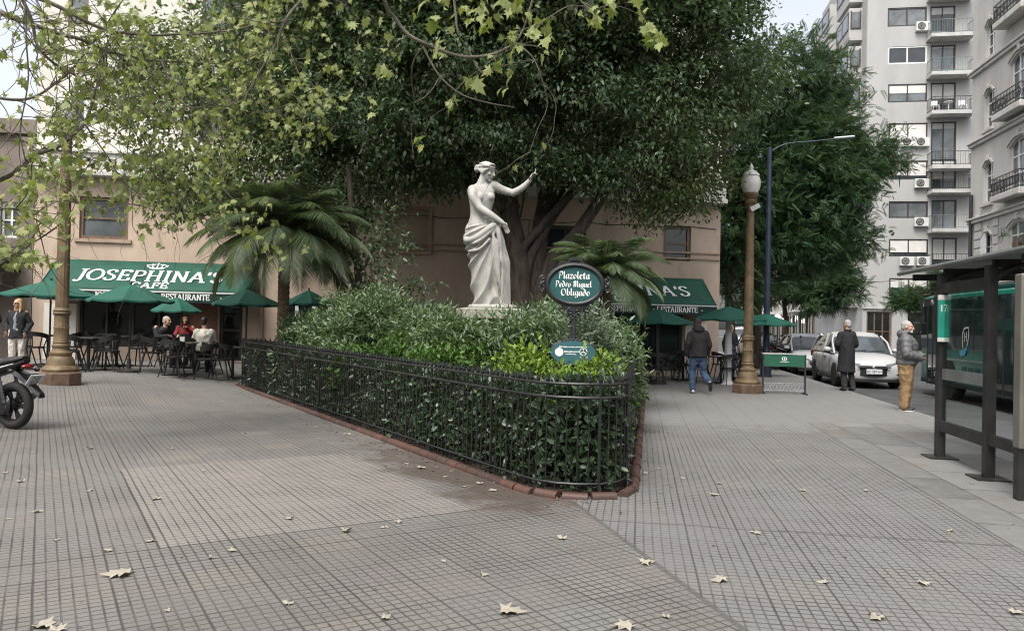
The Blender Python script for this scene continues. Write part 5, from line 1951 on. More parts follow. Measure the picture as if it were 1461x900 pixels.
m = MB(); m.bx(-.009, .009, .08, 1.27, .95, 1.08); m.build('frosted_stripe', M_shroof, pn)
m = MB()
rings_ = []
for yy in (-3.4, -1.5, 0, 1.5, 2.72):
    prof = []
    for k in range(9):
        a = k / 8
        prof.append((-.06 + 1.75 * a, 2.22 + .16 * math.sin(math.pi * (.15 + .75 * a))))
    rings_.append([V3((px_, yy, pz)) for px_, pz in prof] + [V3((px_, yy, pz + .05)) for px_, pz in reversed(prof)])
m.rings(rings_)
m.build('roof', M_shroof, t, smooth=True, angle=40)
m = MB(); m.tube([(-.06, -3.4, 2.31), (-.06, 2.72, 2.31)], .03, 8); m.build('roof_edge', M_shroof, t, smooth=True)
for yy in (-.6, 1.33, .02, 2.4):
    m = MB(); m.beam((.02, yy, 2.24), (1.6, yy, 2.26), .06, .08); m.build('roof_rib', M_shel, t)
m = MB(); m.bx(-.075, .02, 1.27, 1.385, 1.42, 1.95); sg = m.build('stop_sign', M_shel, t)
m = MB(); m.bx(-.07, .045, 1.24, 1.268, 1.45, 1.90)
M_stop = mat('bright_teal_sign', (.03, .30, .22), .4, var=.1)
m.build('sign_face', M_stop, sg)
m = MB(); m.bx(-.07, .045, 1.236, 1.269, 1.90, 1.96); m.bx(-.07, .045, 1.236, 1.269, 1.40, 1.45); m.build('white_end', M_wht, sg)
m = MB(); ribbon(m, [(-.035, 1.84), (-.035, 1.76)], lambda dx, dz: (.008, 0), 1.238); ribbon(m, [(-.01, 1.84), (.02, 1.84), (.0, 1.76)], lambda dx, dz: (.006, .006), 1.238); m.build('sign_lettering', M_letter, sg, fix=False)
m = MB(); m.bx(-.20, 1.05, -1.08, -.94, .47, 2.06); ad = m.build('advert_panel', M_panel, t, bevel=.015)
m = MB(); m.bx(-.08, .9, -1.084, -1.081, .56, 1.98); m.build('poster_glass', M_glass_l, ad)
for xx in (-.13, .95):
    m = MB(); m.bx(xx - .065, xx + .065, -1.06, -.96, 0, .47); m.build('panel_leg', M_shel, t)

# ================================================================ cafe terrace
M_chair = mat('black_chair_plastic', (.018, .018, .018), .45, var=.3, scale=7)
M_table = mat('dark_table_top', (.04, .034, .03), .30, var=.3, scale=5)
M_umb = mat('green_parasol_cloth', (.006, .085, .058), .7, var=.10, scale=2, bump=.1)
M_umbpole = mat('dark_parasol_pole', (.03, .028, .025), .5, var=.2)


def make_chair(label, group):
    t = thing('bistro_chair', label, 'chair', (0, 0, 0), 0, group)
    m = MB()
    pts = [(.21 * math.cos(a) * (1.0), .21 * math.sin(a)) for a in [2 * math.pi * i / 18 for i in range(18)]]
    m.rings([[V3((x * k, y * k, z)) for x, y in pts] for k, z in ((.96, .435), (1.03, .445), (1.03, .462), (.95, .470), (.6, .462))])
    m.build('seat', M_chair, t, smooth=True, angle=50)
    m = MB()
    c = [V3((.245 * math.sin(a), -.02 + .235 * math.cos(a), .70 + .07 * math.cos(a))) for a in [R(-115 + 230 * i / 16) for i in range(17)]]
    m.rings([[p + V3((0, 0, .055)) + V3((p.x, p.y, 0)).normalized() * .012, p + V3((0, 0, -.05)) + V3((p.x, p.y, 0)).normalized() * .012, p + V3((0, 0, -.05)) - V3((p.x, p.y, 0)).normalized() * .012, p + V3((0, 0, .055)) - V3((p.x, p.y, 0)).normalized() * .012] for p in c])
    for a in (-100, -52, 0, 52, 100):
        q = V3((.235 * math.sin(R(a)), -.02 + .225 * math.cos(R(a)), .68 + .07 * math.cos(R(a))))
        m.tube([V3((.17 * math.sin(R(a)), .17 * math.cos(R(a)), .455)), q], .014, 5)
    m.build('backrest', M_chair, t)
    for sx in (-1, 1):
        for sy in (-1, 1):
            m = MB(); m.tube([(sx * .13, sy * .13, .44), (sx * .225, sy * .235, 0)], [.019, .014], 6); m.build('leg', M_chair, t)
    return t


def make_table(label, group):
    t = thing('cafe_table', label, 'table', (0, 0, 0), 0, group)
    m = MB(); m.bx(-.36, .36, -.36, .36, .715, .745); m.build('tabletop', M_table, t, bevel=.008)
    m = MB(); m.tube([(0, 0, .03), (0, 0, .714)], .035, 8); m.bx(-.2, .2, -.2, .2, .70, .7145); m.build('column', M_chair, t)
    m = MB(); m.beam((-.27, -.27, .02), (.27, .27, .02), .05, .03); m.beam((-.27, .27, .022), (.27, -.27, .022), .05, .026); m.build('foot', M_chair, t)
    return t


proto = {'c': None, 't': None}


def put(kind, x, y, rz, label, group):
    p = proto[kind]
    if p is None:
        p = proto[kind] = (make_chair if kind == 'c' else make_table)(label, group)
        o = p
    else:
        o = copy_tree(p)
    o['label'] = label
    o['group'] = group
    o.location = (x, y, G(x, y))
    o.rotation_euler = (0, 0, rz)
    return o


tables = [
    (70, 18.8, 5, 'the table left of the left lamp post', 'dark square cafe table left of the left lamp post', 'LRN'),
    (128, 17.2, -8, 'the table right behind the left lamp post', 'dark square cafe table right behind the left lamp post', 'LRNF'),
    (168, 18.9, 3, 'the table under the middle left parasol', 'dark square cafe table under the middle left parasol', 'LRN'),
    (256, 17.1, 10, 'the front table with the white napkins', 'dark cafe table with white napkins in front of the seated guests', 'LRNF'),
    (278, 18.9, 0, 'the table of the seated guests', 'dark cafe table where the guests in red and white sit', 'L'),
    (334, 18.2, -6, 'the table beside the fence end', 'dark cafe table beside the left end of the iron fence', 'LRN'),
    (930, 21.3, 4, 'the table next to the right hand fence', 'dark cafe table next to the right hand iron fence', 'LRN'),
    (976, 22.0, -5, 'the table in front of the walking man', 'dark cafe table beyond the walking man in jeans', 'RNF'),
    (1030, 21.2, 8, 'the table by the white parasol pole', 'dark cafe table by the white parasol pole', 'LRN'),
    (1058, 22.6, -4, 'the table behind the right lamp post', 'dark cafe table behind the right lamp post', 'LN'),
]
names = {'L': 'left', 'R': 'right', 'N': 'near', 'F': 'far'}
TPOS = []
for i, (px, d, rz, ref, lab, sides) in enumerate(tables):
    x = XD(px, d)
    TPOS.append((x, d))
    side = 'left' if px < 600 else 'right'
    put('t', x, d, R(rz), lab, 'tables of the %s cafe terrace' % side)
    for s_ in sides:
        a = {'L': 180, 'R': 0, 'N': -90, 'F': 90}[s_] + rz
        jx = .05 * math.sin(i * 3 + ord(s_))
        rr_ = .56 + .06 * math.sin(i * 5 + ord(s_))
        cx, cy = x + rr_ * math.cos(R(a)), d + rr_ * math.sin(R(a))
        put('c', cx, cy, R(a - 90 + 14 * math.sin(i * 2.3 + ord(s_))), 'black bistro chair on the %s side of %s' % (names[s_], ref), 'chairs of the %s cafe terrace' % side)
# napkins on the front table
x, d = TPOS[3]
t = thing('napkin_holder', 'small white napkin holder on the front table of the left terrace', 'napkin holder', (x + .12, d - .1, G(x, d) + .7455), R(20))
m = MB(); m.bx(-.06, .06, -.035, .035, 0, .015); m.bx(-.06, -.05, -.035, .035, .0155, .10); m.bx(.05, .06, -.035, .035, .0155, .10); m.build('holder', M_chair, t)
m = MB(); m.bx(-.048, .048, -.03, .03, .0165, .12); m.build('napkins', M_wht, t)


def make_umbrella(label, group, hw=1.0, drop=.36, pole=None):
    t = thing('parasol', label, 'parasol', (0, 0, 0), 0, group)
    m = MB()
    nseg = 8
    rr = []
    for k, (f, dz) in enumerate(((.02, 0), (.25, -.20), (.5, -.46), (.75, -.73), (1.0, -1.0))):
        ring = []
        for i in range(nseg * 4):
            a = 2 * math.pi * i / (nseg * 4)
            ph = (i % 4) / 4
            c = math.cos(math.pi / 8) / math.cos((a % (math.pi / 4)) - math.pi / 8)
            sag = -.05 * f * math.sin(math.pi * ph)
            ring.append(V3((hw * f * c * math.cos(a), hw * f * c * math.sin(a), dz * drop + sag * .6)))
        rr.append(ring)
    rr.append([p * 1.0 + V3((0, 0, -.04)) for p in rr[-1]])
    m.rings(rr, False)
    o = m.build('canopy', M_umb, t, smooth=True, angle=28, fix=False)
    m = MB(); m.ell((0, 0, .03), (.03, .03, .04), nu=8, nv=6); m.build('finial', M_umbpole, t)
    return t


PAR = [
    (72, 18.0, 400, 1.06, 'green parasol at the left end of the terrace above the woman'),
    (186, 17.0, 406, .90, 'green parasol under the left awning right of the lamp post'),
    (252, 20.0, 424, .62, 'small green parasol half hidden behind the middle left parasol'),
    (352, 18.4, 413, .82, 'dark green parasol beneath the palm tree'),
    (440, 20.2, 414, .64, 'dark green parasol behind the palm trunk and shrubs'),
    (940, 20.4, 441, .92, 'dark green parasol under the right awning next to the fence'),
    (1040, 20.8, 437, 1.02, 'dark green parasol at the corner with a white pole'),
    (1092, 24.5, 447, .95, 'dark green parasol behind the right lamp post'),
]
M_wpole = mat('white_pole', (.62, .62, .60), .5, var=.05)
for i, (px, d, py, hw, lab) in enumerate(PAR):
    x = XD(px, d)
    g0 = G(x, d)
    z = WP(px, py, d).z
    t = make_umbrella(lab, 'green parasols of the cafe terraces', hw, .34)
    for c in KIDS[t.name]:
        c.location.z = z - g0
    t.location = (x, d, g0)
    t.rotation_euler.z = R(17 * i)
    m = MB()
    if i == 6:
        m.lathe([(.12, .70), (.10, .9), (.075, 1.6), (.06, z - g0 - .1)], n=12)
        m.lathe([(.18, 0), (.10, .1), (.09, .70)], n=12)
        m.build('pole', M_wpole, t)
    else:
        m.tube([(0, 0, .05), (0, 0, z - g0 - .01)], .022, 6)
        m.build('pole', M_umbpole, t)
        m = MB(); m.lathe([(.24, 0), (.24, .05), (.05, .08), (.04, .3)], n=12); m.build('base', M_umbpole, t)
    for k in range(8):
        a = 2 * math.pi * k / 8
        m = MB(); m.beam((0, 0, z - g0 - .06), (hw * .97 * math.cos(a), hw * .97 * math.sin(a), z - g0 - .345), .012, .016)
        m.build('rib', M_umbpole, t)

# ================================================================ fallen leaves
M_fall = leafmat('dry_plane_leaf', [(.20, .15, .09), (.29, .25, .175), (.33, .30, .23), (.15, .10, .05), (.26, .22, .12)], trans=.1, rough=.8, back=(.40, .37, .31))
big = [(177, 820, 1.25, 'large pale curled fallen leaf left of the middle of the tiled paving'), (740, 873, 1.15, 'large pale fallen leaf at the bottom centre of the paving'), (1033, 828, .9, 'yellowish brown fallen leaf on the right hand paving'),
       (896, 893, 1.0, 'pale fallen leaf cut by the bottom of the picture right of the centre'), (1257, 881, .85, 'greyish fallen leaf near the bottom right of the paving'), (76, 890, 1.0, 'pale fallen leaf near the bottom left corner of the paving'),
       (92, 897, .9, 'greenish fallen leaf touching the pale one at the bottom left'), (808, 767, .7, 'small pale fallen leaf below the tip of the flower bed'), (500, 757, .75, 'pale fallen leaf below the pinkish patch of new tiles'),
       (930, 803, .8, 'pale fallen leaf along the seam between both paved areas'), (605, 668, .8, 'white fallen leaf in the damp soil beside the brick edging'), (588, 662, .6, 'small white fallen leaf nearest the brick edging on the damp soil'),
       (1455, 873, .8, 'pale fallen leaf at the right edge of the paving')]
small = [(222, 772), (165, 785), (90, 770), (310, 795), (340, 785), (555, 752), (575, 744), (230, 712), (134, 700), (14, 674), (36, 687), (135, 640), (52, 645), (297, 671), (355, 618), (320, 573), (372, 553), (300, 545), (283, 547), (430, 560),
         (690, 690), (715, 688), (640, 680), (708, 700), (668, 694), (945, 615), (942, 668), (978, 682), (1030, 690), (1025, 706), (925, 675), (1115, 658), (880, 711), (1360, 757), (1326, 832), (250, 640), (190, 600), (110, 655), (455, 610), (500, 620),
         (20, 740), (60, 730), (420, 740), (1180, 830), (1085, 760), (1240, 700), (640, 800), (700, 820), (420, 860), (250, 870), (560, 880), (960, 880), (1150, 700), (1390, 690), (520, 585), (545, 600), (470, 575)]
rl = np.random.default_rng(99)


def fallen(px, py, k, label, group=None):
    d = 1.5 * FOC / (py - (CY + ROLL * (px - CX)))
    x = XD(px, d)
    n = len(PLANE_V)
    curl = .5 + .9 * rl.random()
    v = []
    for (a, b_, c_) in PLANE_V:
        a -= .4
        w = noise.noise(V3((a * 3.5, b_ * 3.5, px))) * .45
        a *= 1 + .35 * noise.noise(V3((b_ * 2, px, 3)))
        b_ *= .75 + .5 * noise.noise(V3((a * 2, px, 7)))
        v.append((a * k * .13, b_ * k * .13, k * .13 * (.06 + curl * (.22 * b_ * b_ + .12 * a * a) + w * .55) + .004))
    zmin = min(p[2] for p in v)
    v = [(a, b_, c_ - zmin + .003) for a, b_, c_ in v]
    v2 = [(a, b_, c_ + .0015) for a, b_, c_ in v]
    me = bpy.data.meshes.new('fallen_leaf')
    me.from_pydata(v, [], PLANE_F)
    o = link_mesh('fallen_leaf', me, M_fall)
    o.location = (x, d, G(x, d) + (.005 if x > KX(d) - 2.75 else 0))
    o.rotation_euler = (0, 0, rl.random() * 6.28)
    setp(o, label, 'fallen leaf', group)


for px, py, k, lab in big:
    fallen(px, py, k, lab, 'dry leaves fallen on the paving')
for px, py in small:
    fallen(px, py, .34 + .36 * rl.random(), 'small dry leaf lying among others on the tiled paving', 'dry leaves fallen on the paving')
# crumbs of leaf and dirt gathered along the brick edging and in the joints
rq = np.random.default_rng(321)
O, X, Z, S = [], [], [], []
for p, d in polyline(LEFT + TIP[1:], .028):
    n = V3((d.y, -d.x, 0))
    q = p + n * (.15 + abs(rq.normal()) * .28) + d * rq.normal() * .1
    O.append((q.x, q.y, G(q.x, q.y) + .004)); S.append(.014 + .03 * rq.random() ** 2)
for p, d in polyline(RIGHT, .07):
    n = V3((d.y, -d.x, 0))
    q = p + n * (.14 + abs(rq.normal()) * .2)
    O.append((q.x, q.y, .004)); S.append(.012 + .025 * rq.random() ** 2)
for _ in range(520):
    y_ = 3.2 + 12 * rq.random() ** 1.3
    x_ = (rq.random() * 2 - 1) * .7 * y_
    if x_ > KX(y_) - .3 or (y_ > 6.5 and -.62 * (y_ - 6.8) < x_ < 1.1 + .2 * (y_ - 7)): continue
    O.append((x_, y_, G(x_, y_) + .006)); S.append(.008 + .02 * rq.random() ** 2)
O = np.array(O); n_ = len(O)
X = np.stack([rq.normal(size=n_), rq.normal(size=n_), rq.normal(size=n_) * .12], 1)
Z = np.stack([rq.normal(size=n_) * .25, rq.normal(size=n_) * .25, np.ones(n_)], 1)
M_litter = leafmat('leaf_crumbs', [(.06, .04, .025), (.12, .085, .05), (.24, .19, .12), (.05, .045, .03)], trans=.05, rough=.9)
setp(leaf_object('leaf_litter', [stamp(OVAL_V, OVAL_F, O, X, Z, np.array(S))], M_litter, None), kind='stuff')
# cable across the side street
a, b = WP(1225, 402, 46), WP(1392, 372, 38.5)
m = MB()
m.tube([a.lerp(b, k / 12) + V3((0, 0, -.35 * math.sin(math.pi * k / 12))) for k in range(13)], .016, 5)
setp(m.build('overhead_cable', M_iron, None), 'thin black cable sagging across the side street to the ornate building', 'cable')
# ================================================================ bodies
def add_head(mb, M, s=1.0, female=False):
    T = lambda p: M @ (V3(p) * s)
    R3 = M.to_3x3()
    e = lambda c, r, nu=14, nv=9: mb.ell(T(c), tuple(q * s for q in r), R3, nu, nv)
    e((0, .012, .022), (.074, .094, .088), 18, 12)
    e((0, -.028, -.042), (.055, .062, .074))
    e((0, -.066, -.098), (.026, .024, .020))
    mb.tube([T((0, -.086, .022)), T((0, -.104, -.012)), T((0, -.110, -.030))], [.010 * s, .012 * s, .016 * s], 8, round_ends=True)
    mb.tube([T((-.045, -.070, .030)), T((0, -.086, .034)), T((.045, -.070, .030))], .013 * s, 7, round_ends=True)
    for sx in (-1, 1):
        e((sx * .038, -.060, -.026), (.025, .024, .024))
        e((sx * .076, .010, -.012), (.011, .022, .032), 10, 7)
        e((sx * .030, -.073, .008), (.013, .010, .009), 8, 6)
    e((0, -.086, -.056), (.023, .011, .007), 10, 6)
    e((0, -.084, -.068), (.020, .012, .008), 10, 6)


def add_hand(mb, w, d, across, curl=.6, s=1.0):
    """palm, four unequal bent fingers and a thumb off the side near the wrist"""
    w, d, a = V3(w), V3(d).normalized(), V3(across)
    a = (a - d * a.dot(d)).normalized()
    n = d.cross(a).normalized()
    M = Matrix((a, n, d)).transposed()
    mb.ell(w + d * .05 * s, (.040 * s, .017 * s, .056 * s), M, 12, 8)
    for k, (off, L) in enumerate(((-.030, .060), (-.010, .076), (.010, .080), (.030, .072))):
        p0 = w + d * .07 * s + a * off * s
        p1 = w + d * (.095 + .005 * (k > 0)) * s + a * off * 1.08 * s
        d2 = (d * math.cos(curl) + n * math.sin(curl)).normalized()
        p2 = p1 + d2 * L * .5 * s
        d3 = (d * math.cos(curl * 2) + n * math.sin(curl * 2)).normalized()
        mb.tube([p0, p1, p2, p2 + d3 * L * .45 * s], [.0095 * s, .0095 * s, .0088 * s, .0075 * s], 7, round_ends=True)
    t0 = w + d * .03 * s + a * .032 * s
    t1 = t0 + (d * .5 + a * .7 + n * .2).normalized() * .038 * s
    mb.tube([t0, t1, t1 + (d * .9 + n * .4).normalized() * .032 * s], [.012 * s, .0105 * s, .009 * s], 7, round_ends=True)


def limb(mb, pts, rad, n=12):
    c = catmull(pts, 5)
    mb.tube(c, lerp_list(rad, len(c)), n, round_ends=True)


def torso(mb, rings_, n=20, lean=None):
    """rings: (z, cx, cy, rx, ry)"""
    rr = []
    for z, cx, cy, rx, ry in rings_:
        rr.append([V3((cx + rx * math.cos(t), cy + ry * math.sin(t), z)) for t in [2 * math.pi * k / n for k in range(n)]])
    mb.rings(rr)


M_skin = mat('skin', (.46, .28, .20), .5, var=.08, scale=12)
M_eye = mat('eye_dark', (.03, .025, .02), .2, var=.1)
def cloth(name, col, **k):
    return mat(name, col, .85, var=.22, scale=9, bump=.35, bscale=55, **k)


def wrinkle(me, amp, sc=8.0, seed=0):
    """cloth folds: push the skin in and out along its normals"""
    n = len(me.vertices)
    co = np.empty(n * 3, np.float32); me.vertices.foreach_get('co', co); co = co.reshape(-1, 3)
    no = np.empty(n * 3, np.float32); me.vertices.foreach_get('normal', no); no = no.reshape(-1, 3)
    off = V3((seed * 3.7, seed * 1.3, 0))
    for i in range(n):
        p = V3(co[i])
        q = V3((p.x * sc, p.y * sc, p.z * sc * .55)) + off
        a = noise.noise(q)
        b_ = 1 - abs(noise.noise(q * 1.7 + V3((0, 0, 4)))) * 2.4
        co[i] += no[i] * amp * max(-.35, a * .8 + b_ * .7 - .2)
    me.vertices.foreach_set('co', co.ravel())
    me.update()
    return me


def ST(**kw):
    """joints of a relaxed standing figure 1.72 m tall that faces -y"""
    J = dict(pelvis=(0, 0, .93), chest=(0, 0, 1.28), neck=(0, .01, 1.46), head=(0, -.015, 1.61), hrot=(0, 0, 0),
             sL=(.175, 0, 1.40), eL=(.235, .03, 1.12), wL=(.245, -.05, .88), sR=(-.175, 0, 1.40), eR=(-.235, .03, 1.12), wR=(-.245, -.05, .88),
             hL=(.095, 0, .90), kL=(.105, -.01, .50), aL=(.11, .02, .09), hR=(-.095, 0, .90), kR=(-.105, -.01, .50), aR=(-.11, .02, .09),
             tL=(.02, -1, 0), tR=(-.02, -1, 0), hdL=(0, -.25, -1), hdR=(0, -.25, -1))
    J.update(kw)
    return {k: V3(v) if k != 'hrot' else v for k, v in J.items()}


def person(label, px, d, rz, J, outfit, scale=1.0, dz=0.0, group=None, xoff=0.0):
    x = XD(px, d) + xoff
    t = thing('person', label, 'person', (x, d, G(x, d) + dz), R(rz), group)
    t.scale = (scale,) * 3
    HM = Matrix.Translation(J['head']) @ Euler([R(a) for a in J['hrot']]).to_matrix().to_4x4()
    up = (J['neck'] - J['pelvis']).normalized()
    # --- body
    b = MB()
    add_head(b, HM)
    limb(b, [J['neck'] - up * .06, J['neck'] + up * .02, J['head'] + HM.to_3x3() @ V3((0, .02, -.04))], [.062, .054, .054])
    limb(b, [J['pelvis'] - up * .02, J['pelvis'] + up * .16, J['chest'], J['neck'] - up * .08], [.125, .115, .125, .09])
    for S in 'LR':
        limb(b, [J['s' + S], J['e' + S], J['w' + S]], [.046, .036, .026])
        limb(b, [J['h' + S], J['k' + S], J['a' + S]], [.075, .052, .038])
        add_hand(b, J['w' + S], J['hd' + S], V3((0, -1, .2)) if S == 'L' else V3((0, -1, .2)), outfit.get('curl', .45))
    me = fused(b, .009, 3, name='body')
    bo = link_mesh('body', me, outfit.get('skin', M_skin), t)
    # --- trousers
    c = MB()
    pl = J['pelvis']
    hipw = outfit.get('hip', 1.0)
    limb(c, [pl + up * .10, pl, (J['hL'] + J['hR']) / 2 - up * .06 + V3((0, 0, 0))], [.135 * hipw, .15 * hipw, .12 * hipw], 16)
    tw = outfit.get('tw', 1.0)
    for S in 'LR':
        h, k, a = J['h' + S], J['k' + S], J['a' + S]
        m1, m2 = h.lerp(k, .5), k.lerp(a, .5)
        limb(c, [h + up * .03, m1, k, m2, a + (k - a).normalized() * .0], [.098 * tw, .088 * tw, .070 * tw, .066 * tw, .060 * tw], 14)
        for q in range(3):                              # creases round the knee and ankle
            pz = k.lerp(a, (.05, .72, .86)[q])
            ax = (a - k).normalized()
            u_, v_ = c.frame_axes(ax)
            c.tube([pz + (u_ * math.cos(w) + v_ * math.sin(w)) * .060 * tw + ax * .02 * math.sin(w * 2 + q) for w in [2 * math.pi * i / 10 for i in range(11)]], .011, 5)
    link_mesh('trousers', wrinkle(fused(c, .012, 3, name='trousers'), .016, 9, px), outfit['trousers'], t)
    # --- top
    c = MB()
    jw, hem = outfit.get('jw', 1.0), outfit.get('hem', .0)
    base = pl - up * hem
    rows = 9
    puff = outfit.get('puff', 0)
    sh = (J['sL'] - J['sR']); shd = sh.normalized(); fr = shd.cross(up).normalized()
    rr = []
    top = J['neck'] - up * .015
    nst = 34 if puff else 14
    for i in range(nst):
        f = i / (nst - 1)
        p = base.lerp(J['chest'], f / .66) if f < .66 else J['chest'].lerp(top, (f - .66) / .34)
        wx = float(np.interp(f, [0, .2, .45, .66, .82, .92, 1], [.175 + .05 * hem, .165, .168, .185, .185, .12, .07])) * jw
        wy = float(np.interp(f, [0, .2, .45, .66, .82, .92, 1], [.135 + .06 * hem, .130 + .075 * hem, .128 + .06 * hem, .132, .115, .09, .066])) * (1 + (jw - 1) * 1.1)
        if puff and f < .88:
            q = 1 + .055 * abs(math.sin(f * math.pi * 6.5)) - .02
            wx *= q; wy *= q
        rr.append([p + shd * (wx * math.cos(a)) + fr * (wy * math.sin(a)) for a in [2 * math.pi * k / 22 for k in range(22)]])
    c.rings(rr)
    aw = outfit.get('aw', 1.0)
    for S in 'LR':
        s_, e_, w_ = J['s' + S] - up * .035 - shd * (.02 if S == 'L' else -.02), J['e' + S], J['w' + S]
        pts, rad = [], []
        for i in range(17):
            f = i / 16
            p = s_.lerp(e_, f * 2) if f < .5 else e_.lerp(w_, f * 2 - 1)
            r_ = float(np.interp(f, [0, .15, .5, 1], [.078, .070, .060, .048])) * aw
            if puff: r_ *= 1 + .13 * abs(math.sin(f * math.pi * 6))
            elif i in (7, 9, 14): r_ *= 1.07
            pts.append(p); rad.append(r_)
        c.tube(pts, rad, 12, round_ends=True)
    if outfit.get('hood'):
        hc = J['neck'] + up * .02 - fr * 0
        c.ell(J['neck'] + V3((0, .09, .02)), (.125, .075, .085))
        c.tube([J['neck'] + V3((.11 * math.sin(a), .03 - .085 * math.cos(a), .035 + .02 * math.cos(a))) for a in [R(-170 + 340 * i / 14) for i in range(15)]], .036, 8)
    elif outfit.get('collar'):
        c.tube([J['neck'] + V3((.075 * math.sin(a), .005 - .07 * math.cos(a), .015)) for a in [R(-180 + 360 * i / 14) for i in range(15)]], .020, 7)
    link_mesh(outfit.get('topname', 'jacket'), wrinkle(fused(c, .012, 2, name='top'), .006 if puff else .014, 7, px), outfit['top'], t)
    if outfit.get('inner'):                           # sweater seen between the open coat fronts
        c = MB()
        rr = []
        for i in range(10):
            f = i / 9
            p = (pl + up * .02).lerp(J['neck'] - up * .05, f)
            wx = float(np.interp(f, [0, .3, .8, 1], [.10, .10, .09, .05]))
            wy = float(np.interp(f, [0, .3, .7, 1], [.150, .152, .156, .09])) * jw
            rr.append([p + shd * (wx * math.cos(a)) + fr * (wy * math.sin(a)) for a in [2 * math.pi * k / 18 for k in range(18)]])
        c.rings(rr)
        link_mesh('sweater', fused(c, .012, 3, name='sweater'), outfit['inner'], t)
    # --- shoes
    for S in 'LR':
        a, k = J['a' + S], J['k' + S]
        td = J['t' + S].normalized()
        shin = (k - a).normalized()
        c = MB()
        sole = a - shin * .05
        side = td.cross(shin).normalized()
        M = Matrix((side, td, side.cross(td))).transposed()
        c.ell(a - shin * .035 - td * .015, (.042, .052, .048), M)
        c.ell(a - shin * .052 + td * .06, (.045, .105, .034), M)
        c.ell(a - shin * .055 + td * .125, (.042, .055, .030), M)
        so = link_mesh('shoe', fused(c, .010, 2, name='shoe'), outfit['shoes'], t)
        if outfit.get('soles'):
            c = MB()
            pl_ = [(.036, -.06), (.044, .05), (.040, .13), (.020, .170), (-.020, .170), (-.040, .13), (-.044, .05), (-.036, -.06)]
            c.rings([[a - shin * h + side * p * 1.02 + td * q for p, q in pl_] for h in (.070, .088)])
            c.build('sole', outfit['soles'], so)
    # --- hair
    c = MB()
    T = lambda p: HM @ V3(p)
    H3 = HM.to_3x3()
    style = outfit.get('hair', 'short')
    if style != 'none':
        c.ell(T((0, .026, .038)), (.080, .094, .084), H3, 18, 12)
        c.ell(T((0, .055, -.01)), (.070, .062, .075), H3)
        if style == 'long':
            for sx in (-1, 1):
                limb(c, [T((sx * .06, -.01, .07)), T((sx * .088, .0, -.02)), T((sx * .085, .0, -.12)), T((sx * .09, -.03, -.2))], [.028, .034, .036, .022], 8)
            limb(c, [T((0, .07, .02)), T((0, .09, -.1)), T((0, .09, -.2))], [.07, .075, .05], 10)
        if style == 'bun':
            c.ell(T((0, .12, .06)), .04)
        ho = link_mesh('hair', fused(c, .009, 1, name='hair'), outfit['haircol'], t)
    if outfit.get('beard'):
        c = MB(); c.ell(T((0, -.068, -.088)), (.046, .040, .036), H3); c.ell(T((0, -.094, -.046)), (.026, .010, .007), H3)
        link_mesh('beard', fused(c, .008, 1, name='beard'), outfit['beard'], t)
    if outfit.get('glasses'):
        c = MB()
        for sx in (-1, 1):
            c.ell(T((sx * .032, -.090, .008)), (.027, .008, .020), H3)
            c.tube([T((sx * .058, -.082, .012)), T((sx * .08, .0, .012))], .004, 5)
        c.tube([T((-.01, -.094, .012)), T((.01, -.094, .012))], .004, 5)
        c.build('sunglasses', M_eye, t, smooth=True)
    elif outfit.get('eyes', True):
        for sx in (-1, 1):
            c = MB(); c.ell(T((sx * .030, -.0795, .009)), (.0105, .006, .0055), H3, 8, 6); c.build('eye', M_eye, t, smooth=True)
    for nm, fn, mm in outfit.get('extra', []):
        c = MB(); fn(c, J, T, H3)
        link_mesh(nm, fused(c, .010, 2, name=nm), mm, t)
    return t


M_coat = cloth('black_coat_wool', (.014, .014, .017))
M_navyc = cloth('dark_jacket', (.013, .010, .011))
M_brownc = cloth('dark_brown_hood', (.035, .018, .02))
M_puffer = mat('grey_puffer_nylon', (.105, .105, .108), .55, var=.15, scale=6, bump=.2)
M_jeans = mat('blue_denim', (.035, .065, .115), .9, var=.4, scale=5, bump=.3, bscale=60)
M_cargo = cloth('tan_cargo_cotton', (.235, .15, .075))
M_lightp = cloth('light_trousers', (.52, .48, .43))
M_greyk = cloth('grey_knit', (.19, .21, .24))
M_red = cloth('red_jacket_cloth', (.22, .022, .028))
M_whitek = cloth('cream_knit', (.66, .63, .55))
M_darkt = cloth('dark_trousers', (.03, .028, .028))
M_blond = mat('blond_hair', (.42, .27, .13), .6, var=.3, scale=30)
M_darkh = mat('dark_hair', (.025, .017, .013), .5, var=.3, scale=30)
M_greyh = mat('grey_hair', (.36, .345, .325), .7, var=.2, scale=30)
M_shoeb = mat('black_shoe', (.02, .02, .02), .5, var=.2)
M_shoew = mat('white_trainer', (.62, .61, .58), .6, var=.1)
M_bag = mat('dark_bag', (.03, .025, .022), .6, var=.2)

# woman at the left
person('blond woman in sunglasses, open dark coat and pale trousers left of the lamp post', 26, 16.8, 8,
       ST(eL=(.27, .06, 1.13), wL=(.22, -.08, .93), eR=(-.28, .07, 1.14), wR=(-.21, -.06, .96), hrot=(4, 0, -28)),
       dict(top=M_coat, trousers=M_lightp, shoes=M_shoeb, hair='long', haircol=M_blond, glasses=True, inner=M_greyk, hem=.16, jw=1.06, tw=1.1, topname='coat'), .905)
person('person in a dark coat cut off by the left edge of the picture', -13, 17.9, -20,
       ST(), dict(top=M_coat, trousers=M_darkt, shoes=M_shoeb, hair='short', haircol=M_darkh, hem=.05, jw=1.05), .97)


